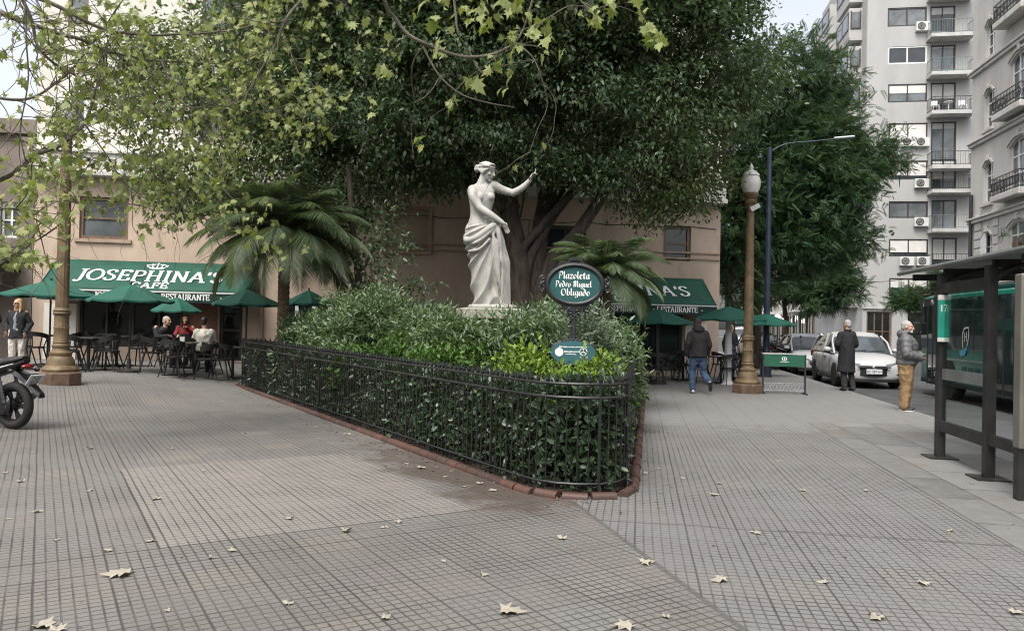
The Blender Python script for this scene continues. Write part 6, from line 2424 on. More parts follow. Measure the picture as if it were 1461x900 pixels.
def SIT(**kw):
    J = dict(pelvis=(0, .08, .53), chest=(0, .10, .88), neck=(0, .07, 1.06), head=(0, .035, 1.21),
             sL=(.175, .08, 1.0), eL=(.23, -.02, .76), wL=(.16, -.24, .78), sR=(-.175, .08, 1.0), eR=(-.23, -.02, .76), wR=(-.16, -.24, .78),
             hL=(.095, .05, .52), kL=(.12, -.36, .50), aL=(.12, -.36, .09), hR=(-.095, .05, .52), kR=(-.12, -.36, .50), aR=(-.12, -.36, .09), hdL=(-.2, -1, 0), hdR=(.2, -1, 0))
    J.update(kw)
    return ST(**J)


x5, d5 = TPOS[4]


def seat_chair(px, d, rz, label):
    x = XD(px, d)
    put('c', x, d, R(rz + 180), label, 'chairs of the left cafe terrace')


person('seated guest in a red jacket facing the street at the left cafe', 264, 19.65, 12, SIT(wL=(.10, -.28, .98), eL=(.25, -.06, .80), hrot=(0, 0, 14)),
       dict(top=M_red, trousers=M_darkt, shoes=M_shoeb, hair='long', haircol=M_darkh, collar=True), .98)
seat_chair(264, 19.75, 12, 'black bistro chair under the guest in the red jacket')
person('seated guest in a cream sweater seen from behind at the left cafe', 292, 18.25, 205, SIT(hrot=(0, 0, -20)),
       dict(top=M_whitek, trousers=M_darkt, shoes=M_shoeb, hair='short', haircol=M_darkh, jw=1.08, aw=1.1, topname='sweater'), 1.0)
seat_chair(292, 18.2, 205, 'black bistro chair under the guest in the cream sweater')
person('seated grey haired guest in dark clothes left of the guest in red', 234, 18.9, 75, SIT(chest=(0, .02, .86), neck=(0, -.05, 1.02), head=(0, -.10, 1.16)),
       dict(top=M_coat, trousers=M_darkt, shoes=M_shoeb, hair='short', haircol=M_greyh, jw=1.08), .98)
seat_chair(234, 18.9, 75, 'black bistro chair under the grey haired guest in dark clothes')

# man walking away
person('man in dark hooded jacket and blue jeans walking away on the right hand paving', 997, 17.7, 176,
       ST(kL=(.12, -.06, .50), aL=(.11, .03, .09), hL=(.09, 0, .90), hR=(-.09, 0, .90), kR=(-.13, -.02, .49), aR=(-.20, .36, .28), tR=(-.1, -.45, -1), chest=(0, -.03, 1.28), neck=(0, -.05, 1.45), head=(0, -.09, 1.58), hrot=(12, 0, -25),
          eL=(.25, .06, 1.13), wL=(.25, -.02, .90), eR=(-.25, .02, 1.13), wR=(-.23, -.12, .92)),
       dict(top=M_navyc, trousers=M_jeans, shoes=M_shoew, soles=M_shoeb, hair='short', haircol=M_darkh, hem=.10, jw=1.12, aw=1.12, hood=True, tw=1.08,
            extra=[('hood', lambda c, J, T, H3: (c.ell(T((0, .02, .05)), (.088, .104, .085), H3), c.ell(T((0, .05, -.03)), (.084, .075, .09), H3), c.ell(T((0, -.10, .06)), (.065, .05, .012), H3)), M_brownc)]), 1.0)
person('person in dark clothes standing beyond the walking man under the corner parasol', 1043, 23.2, 20,
       ST(wL=(.10, -.2, 1.08), eL=(.24, 0, 1.12)), dict(top=M_coat, trousers=mat('slate_trousers', (.06, .07, .10), .85), shoes=M_shoeb, hair='short', haircol=M_darkh, hem=.06), .95)

# man in the long dark coat
person('white haired man in a long black coat at the kerb before the car', 1209, 19.4, 192,
       ST(wL=(.12, -.18, 1.0), eL=(.26, .0, 1.13), hdL=(-.5, -.8, 0), wR=(-.14, -.18, 1.0), eR=(-.26, .0, 1.13), hrot=(8, 0, 12), aL=(.06, .02, .09), kL=(.08, 0, .5), aR=(-.14, .06, .09), kR=(-.12, 0, .5)),
       dict(top=M_coat, trousers=M_darkt, shoes=M_shoeb, hair='short', haircol=M_greyh, hem=.46, jw=1.12, aw=1.12, collar=True, topname='coat'), 1.035)

# man in the puffer jacket
def cargo_pocket(c, J, T, H3):
    for S, s in (('L', 1), ('R', -1)):
        m = J['h' + S].lerp(J['k' + S], .72)
        c.ell(m + V3((s * .085, 0, 0)), (.022, .065, .085))


person('grey haired man in a grey puffer jacket and tan cargo trousers by the bus', 1294, 14.85, 58,
       ST(wL=(.05, -.24, 1.05), eL=(.27, -.02, 1.10), hdL=(-.9, -.4, .05), wR=(-.05, -.25, 1.02), eR=(-.27, -.03, 1.09), hdR=(.9, -.4, 0), hrot=(6, 0, -4), pelvis=(0, -.01, .93), chest=(0, -.015, 1.27)),
       dict(top=M_puffer, trousers=M_cargo, shoes=M_shoeb, soles=M_shoew, hair='short', haircol=M_greyh, beard=M_greyh, puff=1, jw=1.36, aw=1.45, hood=True, hem=.04, tw=1.42, hip=1.25, extra=[('cargo_pocket', cargo_pocket, M_cargo)]), 1.0)

# ================================================================ white marble statue
M_marble = mat('weathered_white_marble', (.375, .362, .335), .62, var=.09, scale=2.5, bump=.25, bscale=45, dirt=(.17, .16, .125, .8), dscale=2.6, stretch=(1.3, 1.3, .45))


def S_(cx, cy, y=0.0):
    return V3(((cx - 215) / 374, y, (857 - cy) / 374))


def statue():
    t = thing('statue', 'white marble statue of a half draped woman raising one arm, above the shrubs', 'statue', (SX, SY, SZ))
    b = MB()
    # torso, ring by ring
    spec = [(128, 170, .062, .062, .02), (150, 166, .068, .068, .02), (166, 160, .115, .085, .02), (182, 156, .175, .110, .015), (200, 156, .205, .130, .01), (226, 160, .200, .142, .0), (258, 162, .185, .138, .0), (290, 160, .165, .122, .0),
            (322, 158, .152, .115, .0), (345, 158, .155, .120, .0), (375, 160, .182, .140, .0), (405, 166, .225, .165, .0), (440, 171, .262, .182, .0), (480, 178, .275, .188, .0), (540, 190, .275, .18, .0)]
    rr = []
    for cy, cx, rx, ry, yo in spec:
        c = S_(cx, cy, yo)
        rr.append([c + V3((rx * math.cos(a), ry * math.sin(a), 0)) for a in [2 * math.pi * k / 26 for k in range(26)]])
    b.rings(rr)
    for cx, cy, y, r_ in ((212, 238, -.075, .068), (150, 244, -.115, .072)):
        b.ell(S_(cx, cy, y), (r_, r_ * .9, r_ * .95))
    b.ell(S_(205, 385, -.07), (.105, .10, .11))             # belly
    b.ell(S_(120, 430, .02), (.13, .15, .17))               # hip
    # near arm, across the body
    limb(b, [S_(112, 200, -.05), S_(120, 240, -.12), S_(158, 308, -.20)], [.078, .074, .058], 14)
    limb(b, [S_(158, 308, -.20), S_(215, 345, -.245), S_(282, 388, -.25)], [.060, .056, .036], 14)
    add_hand(b, S_(280, 386, -.25), (S_(318, 440, -.25) - S_(280, 386, -.25)), V3((.6, -.6, .2)), .22, 1.12)
    # far arm, raised
    limb(b, [S_(222, 168, .05), S_(272, 186, .08), S_(336, 205, .06)], [.085, .066, .052], 14)
    limb(b, [S_(336, 205, .06), S_(385, 178, .03), S_(426, 138, .0)], [.055, .050, .034], 14)
    add_hand(b, S_(424, 140, .0), (S_(450, 92, -.02) - S_(424, 140, .0)), V3((-.3, -.8, -.1)), .75, 1.12)
    limb(b, [S_(452, 100, -.03), S_(460, 84, -.03), S_(458, 74, -.03)], [.012, .011, .009], 8)
    # neck and head, face turned to the raised arm and a little down
    limb(b, [S_(158, 172, .01), S_(166, 140, .005), S_(180, 105, .0)], [.085, .066, .068], 14)
    HM = Matrix.Translation(S_(188, 92, -.005)) @ Euler((0, 0, R(66))).to_matrix().to_4x4() @ Euler((R(14), 0, 0)).to_matrix().to_4x4()
    add_head(b, HM, 1.22)
    me = fused(b, .0085, 3, name='statue_body')
    link_mesh('body', me, M_marble, t)
    # hair with waves, band and bun
    h = MB()
    T = lambda p: HM @ (V3(p) * 1.22)
    H3 = HM.to_3x3()
    h.ell(T((0, .022, .040)), (.100, .118, .100), H3, 20, 12)
    for k in range(9):                                      # waved strands swept back
        a = R(-80 + 20 * k)
        h.tube([T((.080 * math.sin(a), -.072 + .02 * abs(math.sin(a)), .055 + .045 * math.cos(a))), T((.092 * math.sin(a), .01, .045 + .062 * math.cos(a))), T((.06 * math.sin(a), .095, .025 + .045 * math.cos(a)))], [.013, .015, .012], 7, round_ends=True)
    for k in range(4):                                      # strands over the ear to the bun
        for sx in (-1, 1):
            h.tube([T((sx * (.055 + .006 * k), -.066 + .018 * k, .052 - .02 * k)), T((sx * .088, .00, .0 - .012 * k)), T((sx * .05, .10, .0))], [.014, .016, .014], 7, round_ends=True)
    h.ell(T((0, .135, .012)), (.055, .05, .052), H3)
    for k in range(5):
        a = k * 1.256
        h.ell(T((.035 * math.cos(a), .14, .012 + .035 * math.sin(a))), .026, H3, 8, 6)
    h.tube([T((.083 * math.sin(a), .012 + .098 * -math.cos(a), .068 - .012 * math.cos(a))) for a in [2 * math.pi * k / 24 for k in range(25)]], .0125, 7)
    link_mesh('hair', fused(h, .008, 1, name='statue_hair'), M_marble, t)
    # drapery
    d = MB()
    L = [(392, 92, 258), (408, 82, 270), (440, 73, 280), (480, 70, 292), (520, 82, 303), (560, 95, 318), (600, 102, 331), (640, 106, 333), (680, 108, 333), (720, 112, 333), (760, 120, 333), (800, 129, 334), (835, 137, 336), (856, 140, 338)]
    cyv = [a for a, _, _ in L]
    nz, na = 170, 220
    rr = []
    for i in range(nz):
        cy = 392 + (856 - 392) * i / (nz - 1)
        x0 = float(np.interp(cy, cyv, [q for _, q, _ in L])); x1 = float(np.interp(cy, cyv, [q for _, _, q in L]))
        cx, rx = (x0 + x1) / 2, (x1 - x0) / 2
        z01 = (cy - 392) / 464
        ry = rx / 374 * (.80 - .10 * z01)
        ring = []
        for k in range(na):
            a = 2 * math.pi * k / na
            s_ = (math.cos(a) + 1) / 2                       # 0 at her back (left), 1 right
            front = max(0, -math.sin(a))
            # slanting folds sweep from the right hip down to the left; vertical ones fall on the right
            qx, qy = 250 - (x0 + (x1 - x0) * s_), cy - 372
            fan = math.atan2(qy, max(8, qx)); dist = math.hypot(qx, qy)
            ph_d = 17 * fan + dist / 80 + .7 * math.sin(dist / 70 + 4 * fan)
            ph_v = 30 * s_ + 3.5 * z01 * math.sin(7 * s_) + 2 * math.sin(3 * z01)
            w = smooth01((s_ - .58 - .02 * z01) / .14)
            rid = lambda p: 1 - abs(math.sin(p)) ** 1.1
            amp_d = .072 * min(1, .25 + dist / 200) * (.6 + .4 * noise.noise(V3((fan * 4, dist / 120, 0))))
            fold = (1 - w) * amp_d * (rid(ph_d) - .35) + w * .055 * (rid(ph_v) - .35) * (.35 + .65 * z01)
            fold += .010 * noise.noise(V3((s_ * 5, z01 * 6, front * 2)))
            knee = .055 * math.exp(-((s_ - .78) / .16) ** 2 - ((z01 - .42) / .13) ** 2) * front
            hollow = -.035 * math.exp(-((s_ - .56) / .09) ** 2 - ((z01 - .65) / .3) ** 2) * front
            R_ = 1.0
            p = S_(cx, cy) + V3(((rx / 374) * math.cos(a), ry * math.sin(a), 0))
            o_ = V3((math.cos(a) * .5, math.sin(a), 0)).normalized()
            ring.append(p + o_ * (fold + knee + hollow))
        rr.append(ring)
    d.rings(rr)
    # rolled edge around the hips and the bunch of cloth over the front thigh
    limb(d, [S_(78, 452, .02), S_(90, 486, -.16), S_(150, 468, -.235), S_(205, 425, -.235), S_(242, 398, -.20), S_(262, 402, -.10)], [.035, .045, .048, .05, .055, .04], 12)
    limb(d, [S_(84, 500, -.10), S_(140, 500, -.24), S_(200, 455, -.25), S_(246, 405, -.22)], [.022, .028, .030, .03], 10)
    limb(d, [S_(100, 545, -.16), S_(160, 535, -.25), S_(215, 480, -.255)], [.018, .024, .02], 10)
    limb(d, [S_(250, 400, -.19), S_(262, 440, -.215), S_(272, 500, -.22), S_(284, 560, -.2)], [.045, .042, .03, .018], 10)
    for q in range(4):                                      # hanging tail of cloth with a zigzag hem
        limb(d, [S_(236 - 3 * q, 425 + 8 * q, -.23), S_(234 + 7 * q, 520, -.235), S_(240 + 11 * q, 600 + 34 * q, -.215), S_(243 + 12 * q, 640 + 36 * q, -.20)], [.020, .026, .022, .014], 8)
    for q in range(5):                                      # falling pleats over the front foot
        limb(d, [S_(285 + 9 * q, 560 + 8 * q, -.19 + .012 * q), S_(290 + 9 * q, 700, -.20 + .02 * q), S_(286 + 11 * q, 835, -.20 + .025 * q)], [.012, .020, .022], 8)
    me = fused(d, .0085, 1, .4, name='drapery')
    link_mesh('drapery', me, M_marble, t)
    f = MB()
    f.ell(S_(292, 842, -.20), (.055, .12, .045)); f.ell(S_(300, 848, -.29), (.045, .06, .03))
    for k in range(5):
        f.ell(S_(278 + 9 * k, 852, -.335 + .006 * abs(k - 1)), (.014, .032, .014), nu=8, nv=6)
    link_mesh('foot', fused(f, .008, 2, name='feet'), M_marble, t)
    f = MB(); f.ell(S_(195, 848, -.18), (.06, .09, .04)); link_mesh('foot', fused(f, .008, 2, name='feet'), M_marble, t)
    m = MB(); m.lathe([(.36, 0), (.37, .02), (.36, .05), (.34, .06)], n=10)
    m.v = [(p[0] + .06, p[1] * .8, p[2] - .0) for p in m.v]
    m.build('plinth', M_marble, t, bevel=.01)
    return t


statue()
# ================================================================ cars
M_cwhite = mat('white_car_paint', (.52, .53, .54), .22, .0, var=.03, scale=1, spec=.6, dirt=(.45, .44, .42, .35), dscale=1.5)
M_csilver = mat('pearl_car_paint', (.50, .50, .50), .22, .05, var=.03, scale=1, spec=.6, dirt=(.35, .34, .32, .35), dscale=1.5)
M_cdark = mat('black_car_paint', (.015, .016, .018), .2, .0, var=.1, spec=.6)
M_cglass = glassmat('car_glass', (.05, .06, .066), .03)  # base colour lightened to carry the reflected sky
M_trimb = mat('black_car_plastic', (.014, .014, .015), .5, var=.2)
M_tyre = mat('tyre_rubber', (.016, .016, .016), .8, var=.25)
M_rim = mat('alloy_rim', (.36, .37, .38), .3, .8, var=.1)
M_chrome = mat('chrome', (.55, .56, .57), .15, .9, var=.05)
M_lens = mat('headlight_lens', (.30, .33, .36), .08, .3, var=.2, scale=14)
M_redlens = mat('red_lens', (.16, .008, .010), .2, var=.15)
M_plate = mat('number_plate', (.62, .64, .66), .5, var=.04)
M_ink = mat('plate_ink', (.02, .02, .03), .6, var=.1)


def wheel_parts(parent, x, y, r, w, side, spokes=5, name='wheel'):
    e = bpy.data.objects.new(name, None); COL.objects.link(e); e.parent = parent; e.location = (x, y, r)
    KIDS.setdefault(parent.name, []).append(e)
    m = MB()
    prof = [(r * .66, -w / 2), (r * .93, -w / 2), (r, -w * .34), (r, w * .34), (r * .93, w / 2), (r * .66, w / 2)]
    m.lathe(prof, n=32)
    m.v = [(p[0], p[2], p[1]) for p in m.v]
    m.build('tyre', M_tyre, e, smooth=True, angle=40)
    m = MB()
    yy = side * w * .40
    for k in range(spokes):
        a = 2 * math.pi * k / spokes
        for da in (-.13, .13):
            m.beam((r * .14 * math.cos(a), yy, r * .14 * math.sin(a)), (r * .64 * math.cos(a + da), yy - side * .012, r * .64 * math.sin(a + da)), r * .10, .03)
    m.tube([(r * .64 * math.cos(t), yy - side * .01, r * .64 * math.sin(t)) for t in [2 * math.pi * i / 28 for i in range(29)]], r * .05, 6)
    m.tube([(0, yy - side * .03, 0), (0, yy + side * .012, 0)], r * .16, 12)
    m.build('rim', M_rim, e, fix=True)
    m = MB(); m.tube([(0, -side * .06 + yy * .4, 0), (0, yy - side * .06, 0)], r * .62, 24); m.build('brake_disc', M_trimb, e)
    return e


def make_car(label, px, d, yaw, paint, kind='suv', group=None, L=4.3, W=1.77, H=1.6, x=None, y=None, plate='AC 507 HV'):
    """front looks along local +x; origin on the road under the middle"""
    x = XD(px, d) if x is None else x
    t = thing('parked_car', label, 'car', (x, d, RD), yaw, group)
    hw = W / 2
    hood = .96 if kind == 'suv' else .86
    belt = hood + .06
    # lower body: stations along x  (x, half width, z bottom, z top, nose drop)
    st = [(-L / 2, .80, .42, .80), (-L / 2 + .06, .90, .30, .98), (-L / 2 + .35, .98, .22, belt), (-L * .22, 1.0, .20, belt), (0, 1.0, .20, belt - .01), (L * .17, 1.0, .20, belt - .03),
          (L * .25, 1.0, .20, hood + .02), (L * .36, .985, .20, hood - .04), (L / 2 - .28, .95, .20, hood - .13), (L / 2 - .08, .86, .22, hood - .22), (L / 2, .74, .30, hood - .34)]
    m = MB()
    rr = []
    for xx, f, zb, zt in st:
        w = hw * f
        half = [(0.0, zb), (w * .86, zb), (w * .97, zb + .10), (w, zb + (zt - zb) * .35), (w * .995, zb + (zt - zb) * .62), (w * .965, zt - .09), (w * .90, zt - .02), (w * .55, zt + .025), (0, zt + .035)]
        ring = [V3((xx, a, b)) for a, b in half] + [V3((xx, -a, b)) for a, b in reversed(half[1:-1])]
        rr.append(ring)
    m.rings(rr)
    bo = m.build('body', paint, t, smooth=True, angle=60)
    su = bo.modifiers.new('sub', 'SUBSURF'); su.levels = 2; su.render_levels = 2
    # greenhouse: dark glass volume, painted roof and pillars
    zr = H
    fx, rx = L * .235, -L / 2 + .22
    gs = [(rx, .80, belt - .05, belt - .02), (rx + .26, .84, belt - .05, zr - .26), (rx + .80, .84, belt - .05, zr - .09), (-.10, .85, belt - .05, zr - .03), (L * .04, .84, belt - .05, zr - .07), (L * .09, .83, belt - .06, zr - .15), (fx, .80, belt - .08, belt - .02)]
    m = MB(); rr = []
    for xx, f, zb, zt in gs:
        wb, wt = hw * .94, hw * (.94 - .20 * (zt - zb) / (zr - belt))
        half = [(0, zb), (wb, zb), (wb * .995, zb + (zt - zb) * .12), (wt, zt - .03), (wt * .86, zt), (0, zt + .012)]
        rr.append([V3((xx, a, b)) for a, b in half] + [V3((xx, -a, b)) for a, b in reversed(half[1:-1])])
    m.rings(rr)
    m.build('glasshouse', M_cglass, t, smooth=True, angle=50)
    m = MB(); rr = []
    for xx, f, zb, zt in gs[1:6]:
        wt = hw * (.94 - .20 * (zt - zb) / (zr - belt)) + .006
        rr.append([V3((xx, a, b)) for a, b in ((-wt, zt - .045), (-wt * .90, zt + .012), (-wt * .4, zt + .034), (wt * .4, zt + .034), (wt * .90, zt + .012), (wt, zt - .045), (wt * .9, zt - .03), (-wt * .9, zt - .03))])
    m.rings(rr)
    m.build('roof', paint, t, smooth=True, angle=50)
    for s in (-1, 1):
        m = MB()
        wb, wt = hw * .945, hw * .775
        m.tube([(fx + .05, s * wb * .97, belt - .06), (L * .155, s * (wb * .55 + wt * .47), (belt + zr) / 2 + .0), (L * .085, s * wt * 1.0, zr - .12)], [.030, .030, .028], 6)
        m.build('pillar', paint, t, smooth=True)
        m = MB(); m.beam((-.12, s * (wb + .004), belt - .03), (-.16, s * (wt + .018), zr - .07), .07, .03)
        m.build('pillar', paint, t, smooth=True)
        m = MB(); m.tube([(rx + .02, s * wb * .96, belt - .03), (rx + .30, s * (wt + .02), zr - .27), (rx + .75, s * (wt + .0), zr - .11)], [.06, .055, .04], 6)
        m.build('pillar', paint, t, smooth=True)
        m = MB(); m.ell((fx - .12, s * (hw + .09), belt + .06), (.07, .11, .075)); mi = m.build('mirror', paint, t, smooth=True)
        m = MB(); m.beam((fx - .12, s * (hw - .06), belt + .01), (fx - .12, s * (hw + .05), belt + .04), .05, .04); m.bx(fx - .17, fx - .07, s * (hw + .09) - .10, s * (hw + .09) + .10, belt - .005, belt + .012); m.build('mirror_arm', M_trimb, mi)
        # arches, sills
        for wx in (L * .31, -L * .29):
            m = MB()
            arch = arcp(0, 0, .375, .375, -8, 188, 16)
            m.rings([[V3((wx + a, s * yy, .33 + b)) for a, b in arch] for yy in (hw * .80, hw + .006)])
            m.build('wheel_arch', M_trimb, t)
            wheel_parts(t, wx, s * (hw - .095), .325, .21, s)
        m = MB(); m.bx(-L * .20, L * .22, s * (hw - .03) - .03, s * (hw - .03) + .035, .20, .31); m.build('sill', M_trimb, t, bevel=.01)
        m = MB()
        for xx in (L * .19, -.13, -L * .24):
            m.beam((xx, s * (hw + .001), .36), (xx - .03, s * (hw * .985), belt - .08), .008, .006)
        m.bx(.0, .22, s * hw - .004, s * hw + .016, belt - .20, belt - .165); m.build('door_seam', M_trimb, t)
        # headlight wraps round the corner
        m = MB()
        pts = [(L / 2 - .02, hw * .40, hood - .30), (L / 2 - .07, hw * .62, hood - .27), (L / 2 - .16, hw * .84, hood - .23), (L / 2 - .36, hw * .955, hood - .16)]
        rr = []
        for k, (a, b_, c_) in enumerate(pts):
            hgt = .042 + .010 * k
            rr.append([V3((a + .022, s * (b_ + .004), c_ - hgt)), V3((a + .010, s * (b_ + .002), c_ + hgt)), V3((a - .05, s * (b_ - .03), c_ + hgt)), V3((a - .05, s * (b_ - .03), c_ - hgt))])
        m.rings(rr); m.build('headlight', M_lens, t, smooth=True, angle=30)
        m = MB(); m.ell((L / 2 - .085, s * hw * .72, .42), (.06, .13, .05)); m.build('fog_light', M_trimb, t, smooth=True)
        m = MB(); m.box((-L / 2 + .06, s * hw * .78, belt - .14), (.12, .26, .20)); m.build('tail_light', M_redlens, t, bevel=.03)
    fxx = L / 2 + .012
    m = MB(); m.rings([[V3((fxx - .05 - .10 * abs(b_) ** 2, b_ * hw * .62, z)) for z in (hood - .44, hood - .30)] + [V3((fxx - .12 - .10 * abs(b_) ** 2, b_ * hw * .62, z)) for z in (hood - .30, hood - .44)] for b_ in (-1, -.6, -.2, .2, .6, 1)])
    m.v = [(p[0] + .075, p[1], p[2]) for p in m.v]
    m.build('grille', M_trimb, t)
    m = MB(); m.box((fxx + .03, 0, hood - .335), (.03, hw * 1.0, .030)); m.ell((fxx + .05, 0, hood - .345), (.012, .055, .045)); m.build('chrome_bar', M_chrome, t, smooth=True, angle=40)
    m = MB(); m.rings([[V3((fxx - .035 - .12 * b_ ** 2, b_ * hw * .66, z)) for z in (.34 + .06 * abs(b_), .52 - .02 * abs(b_))] + [V3((fxx - .12 - .12 * b_ ** 2, b_ * hw * .66, z)) for z in (.52, .34)] for b_ in (-1, -.6, -.2, .2, .6, 1)])
    m.v = [(p[0] + .06, p[1] * 1.0, p[2]) for p in m.v]
    m.build('lower_grille', M_trimb, t)
    m = MB(); m.rings([[V3((fxx - .06 - .14 * b_ ** 2, b_ * hw * .80, z)) for z in (.20, .27)] + [V3((fxx - .16 - .14 * b_ ** 2, b_ * hw * .80, z)) for z in (.27, .20)] for b_ in (-1, -.6, -.2, .2, .6, 1)])
    m.v = [(p[0] + .07, p[1], p[2]) for p in m.v]
    m.build('bumper_lip', M_trimb, t)
    m = MB(); m.box((fxx + .055, 0, .50), (.012, .42, .14)); pl = m.build('number_plate', M_plate, t, bevel=.003)
    if plate:
        text_obj('plate_number', plate, M_ink, pl, (fxx + .063, 0, .495), (R(90), 0, R(90)), .085)
    m = MB(); m.beam((fx + .02, -.5, belt + .01), (fx - .06, .12, belt + .06), .02, .015); m.beam((fx + .02, .05, belt + .01), (fx - .06, .62, belt + .06), .02, .015); m.build('wiper', M_trimb, t)
    return t


def road_pos(y, off):
    return KX(y) + off


YAW = math.atan2(-1, -.165)       # facing the camera, along the avenue
d = 24.1
make_car('pearl white crossover parked at the kerb behind the man in the long coat', 0, d, YAW, M_csilver, 'suv', 'cars parked along the avenue kerb', 4.3, 1.77, 1.62, x=road_pos(d, 1.38), plate='AC 587 HV')
d = 29.6
make_car('white hatchback parked behind the pearl white crossover', 0, d, YAW, M_cwhite, 'hatch', 'cars parked along the avenue kerb', 4.1, 1.74, 1.52, x=road_pos(d, 1.2), plate=None)
d = 47
make_car('white car further up the avenue behind the parked motorcycles', 0, d, YAW, M_cwhite, 'suv', 'cars parked along the avenue kerb', 4.5, 1.8, 1.75, x=road_pos(d, 1.2), plate=None)
d = 41
make_car('dark car further up the avenue left of the white hatchback', 0, d, YAW, M_cdark, 'hatch', 'cars parked along the avenue kerb', 4.2, 1.74, 1.5, x=road_pos(d, 1.05), plate=None)
d = 36.5
make_car('black car in the avenue beyond the white hatchback', 0, d, YAW, M_cdark, 'hatch', 'cars parked along the avenue kerb', 4.3, 1.76, 1.5, x=road_pos(d, 3.4), plate=None)

# ================================================================ green bus
M_busg = mat('green_bus_paint', (.008, .125, .092), .3, var=.07, scale=1.5, spec=.6, dirt=(.02, .10, .08, .4), dscale=1.2)
M_busdk = mat('dark_green_bus_paint', (.008, .055, .048), .35, var=.1, scale=2)
M_blue = mat('light_blue_logo', (.10, .40, .62), .4, var=.08)
M_busglass = glassmat('bus_glass', (.010, .018, .018), .04)
M_iface = mat('bus_interior_grey', (.10, .11, .11), .7, var=.2)
by, BL, BW, BH = 20.9, 9.2, 2.4, 2.62
bx_ = road_pos(by, 2.30)
bus = thing('city_bus', 'green city bus with black windows stopped in the avenue behind the shelter', 'bus', (bx_, by, RD), YAW)
# local x runs towards the camera, y is away from the kerb (into the avenue); origin at the far kerb side corner
m = MB()
prof = [(0, .35), (BW, .35), (BW, BH - .18), (BW - .06, BH - .05), (BW - .2, BH), (.2, BH), (.06, BH - .05), (0, BH - .18)]
m.rings([[V3((x_, (a - BW / 2) * f + BW / 2, b if b > .5 else b)) for a, b in prof] for x_, f in ((-.10, .80), (-.02, .96), (.12, 1.0), (BL - .12, 1.0), (BL, .96))])
m.build('body', M_busg, bus, smooth=True, angle=35)
y0 = -.004
m = MB(); m.bx(.10, BL - .1, -.012, -.001, 1.24, BH - .14); m.build('side_glass', M_busglass, bus)
m = MB(); m.bx(-.115, -.098, .35, BW - .35, 1.05, BH - .3); m.build('end_glass', M_busglass, bus)
m = MB()
m.bx(.62, 1.28, -.022, -.0125, .32, BH - .30)
dr = m.build('door', M_busglass, bus)
m = MB()
for xx in (.60, .95, 1.28):
    m.bx(xx - .02, xx + .02, -.034, -.0225, .30, BH - .28)
m.build('door_frame', M_trimb, dr)
m = MB()
m.bx(4.45, 5.35, -.022, -.0125, .32, BH - .30)
dr = m.build('door', M_busglass, bus)
m = MB()
for xx in (4.43, 4.90, 5.35):
    m.bx(xx - .02, xx + .02, -.034, -.0225, .30, BH - .28)
m.build('door_frame', M_trimb, dr)
for k in (2.35, 3.4, 6.4, 7.45, 8.4):
    m = MB(); m.bx(k - .02, k + .02, -.016, -.0125, 1.28, BH - .16); m.build('window_post', M_trimb, bus)
m = MB(); m.bx(1.32, 4.4, -.03, -.0015, .98, 1.03); m.bx(5.4, BL - .1, -.03, -.0015, .98, 1.03); m.build('rub_rail', M_rim, bus)
m = MB()
for k in range(4):
    m.bx(2.75 + .36 * k, 3.0 + .36 * k, -.008, -.001, .62, .86)
m.build('vent_grille', M_busdk, bus)
m = MB(); m.bx(.1, BL - .1, -.010, -.001, .34, .44); m.build('skirt', M_trimb, bus)
m = MB(); m.bx(.12, 1.2, -.02, -.0125, BH - .28, BH - .10); hd = m.build('destination_box', M_trimb, bus)
text_obj('destination_letters', 'MA/', M_letter, hd, (.95, -.024, BH - .19), (R(90), 0, 0), .20)
text_obj('destination_letters', '¿', M_letter, hd, (.28, -.024, BH - .19), (R(90), 0, 0), .20)
for wx, nm in ((1.95, 'rear'), (6.9, 'front')):
    m = MB(); arch = arcp(0, 0, .52, .52, 0, 180, 18); m.rings([[V3((wx + a, yy, .47 + b)) for a, b in arch] for yy in (.3, -.009)]); m.build('wheel_arch', M_trimb, bus)
    wheel_parts(bus, wx, .13, .45, .26, -1, 8)
    wheel_parts(bus, wx, BW - .13, .45, .26, 1, 8)
# emblem: blue swoosh with an outlined badge over the windows
m = MB()
def blob(pts, y):
    m.add([(a, y, b) for a, b in pts], [tuple(range(len(pts)))])
blob([(2.62, 1.20), (2.72, 1.10), (2.92, 1.12), (3.06, 1.26), (3.12, 1.42), (2.98, 1.30), (2.80, 1.26)], -.020)
blob([(5.62, 1.16), (5.58, .80), (5.64, .50), (5.86, .44), (6.0, .62), (5.98, .98), (5.86, 1.22)], -.020)
m.build('blue_emblem', M_blue, bus, fix=False)
m = MB()
ribbon(m, [(2.84, 1.30), (2.80, 1.62), (2.90, 1.76), (3.14, 1.78), (3.16, 1.60), (3.08, 1.36)], lambda dx, dz: (-dz * .022, dx * .022), -.021)
ribbon(m, [(2.92, 1.44), (2.92, 1.66)], lambda dx, dz: (.015, 0), -.0215); ribbon(m, [(3.04, 1.46), (3.04, 1.68)], lambda dx, dz: (.015, 0), -.022); ribbon(m, [(2.92, 1.55), (3.04, 1.57)], lambda dx, dz: (0, .013), -.0225)
m.build('badge_outline', M_letter, bus, fix=False)
m = MB(); m.bx(.3, BL - .4, .35, BW - .35, BH + .003, BH + .14); m.build('roof_pod', M_busdk, bus, bevel=.05)
m = MB(); m.box((.0, -.10, 1.75), (.08, .18, .34)); m.build('mirror', M_trimb, bus, bevel=.03)

# ================================================================ motorcycles
M_bike = mat('black_bike_plastic', (.015, .015, .016), .35, var=.25, scale=8)
M_bikeseat = mat('bike_seat_vinyl', (.024, .023, .023), .6, var=.2, bump=.3)
M_bikegrey = mat('grey_bike_metal', (.12, .12, .125), .4, .6, var=.2)
M_white_stripe = mat('white_stripe', (.6, .6, .6), .4, var=.05)


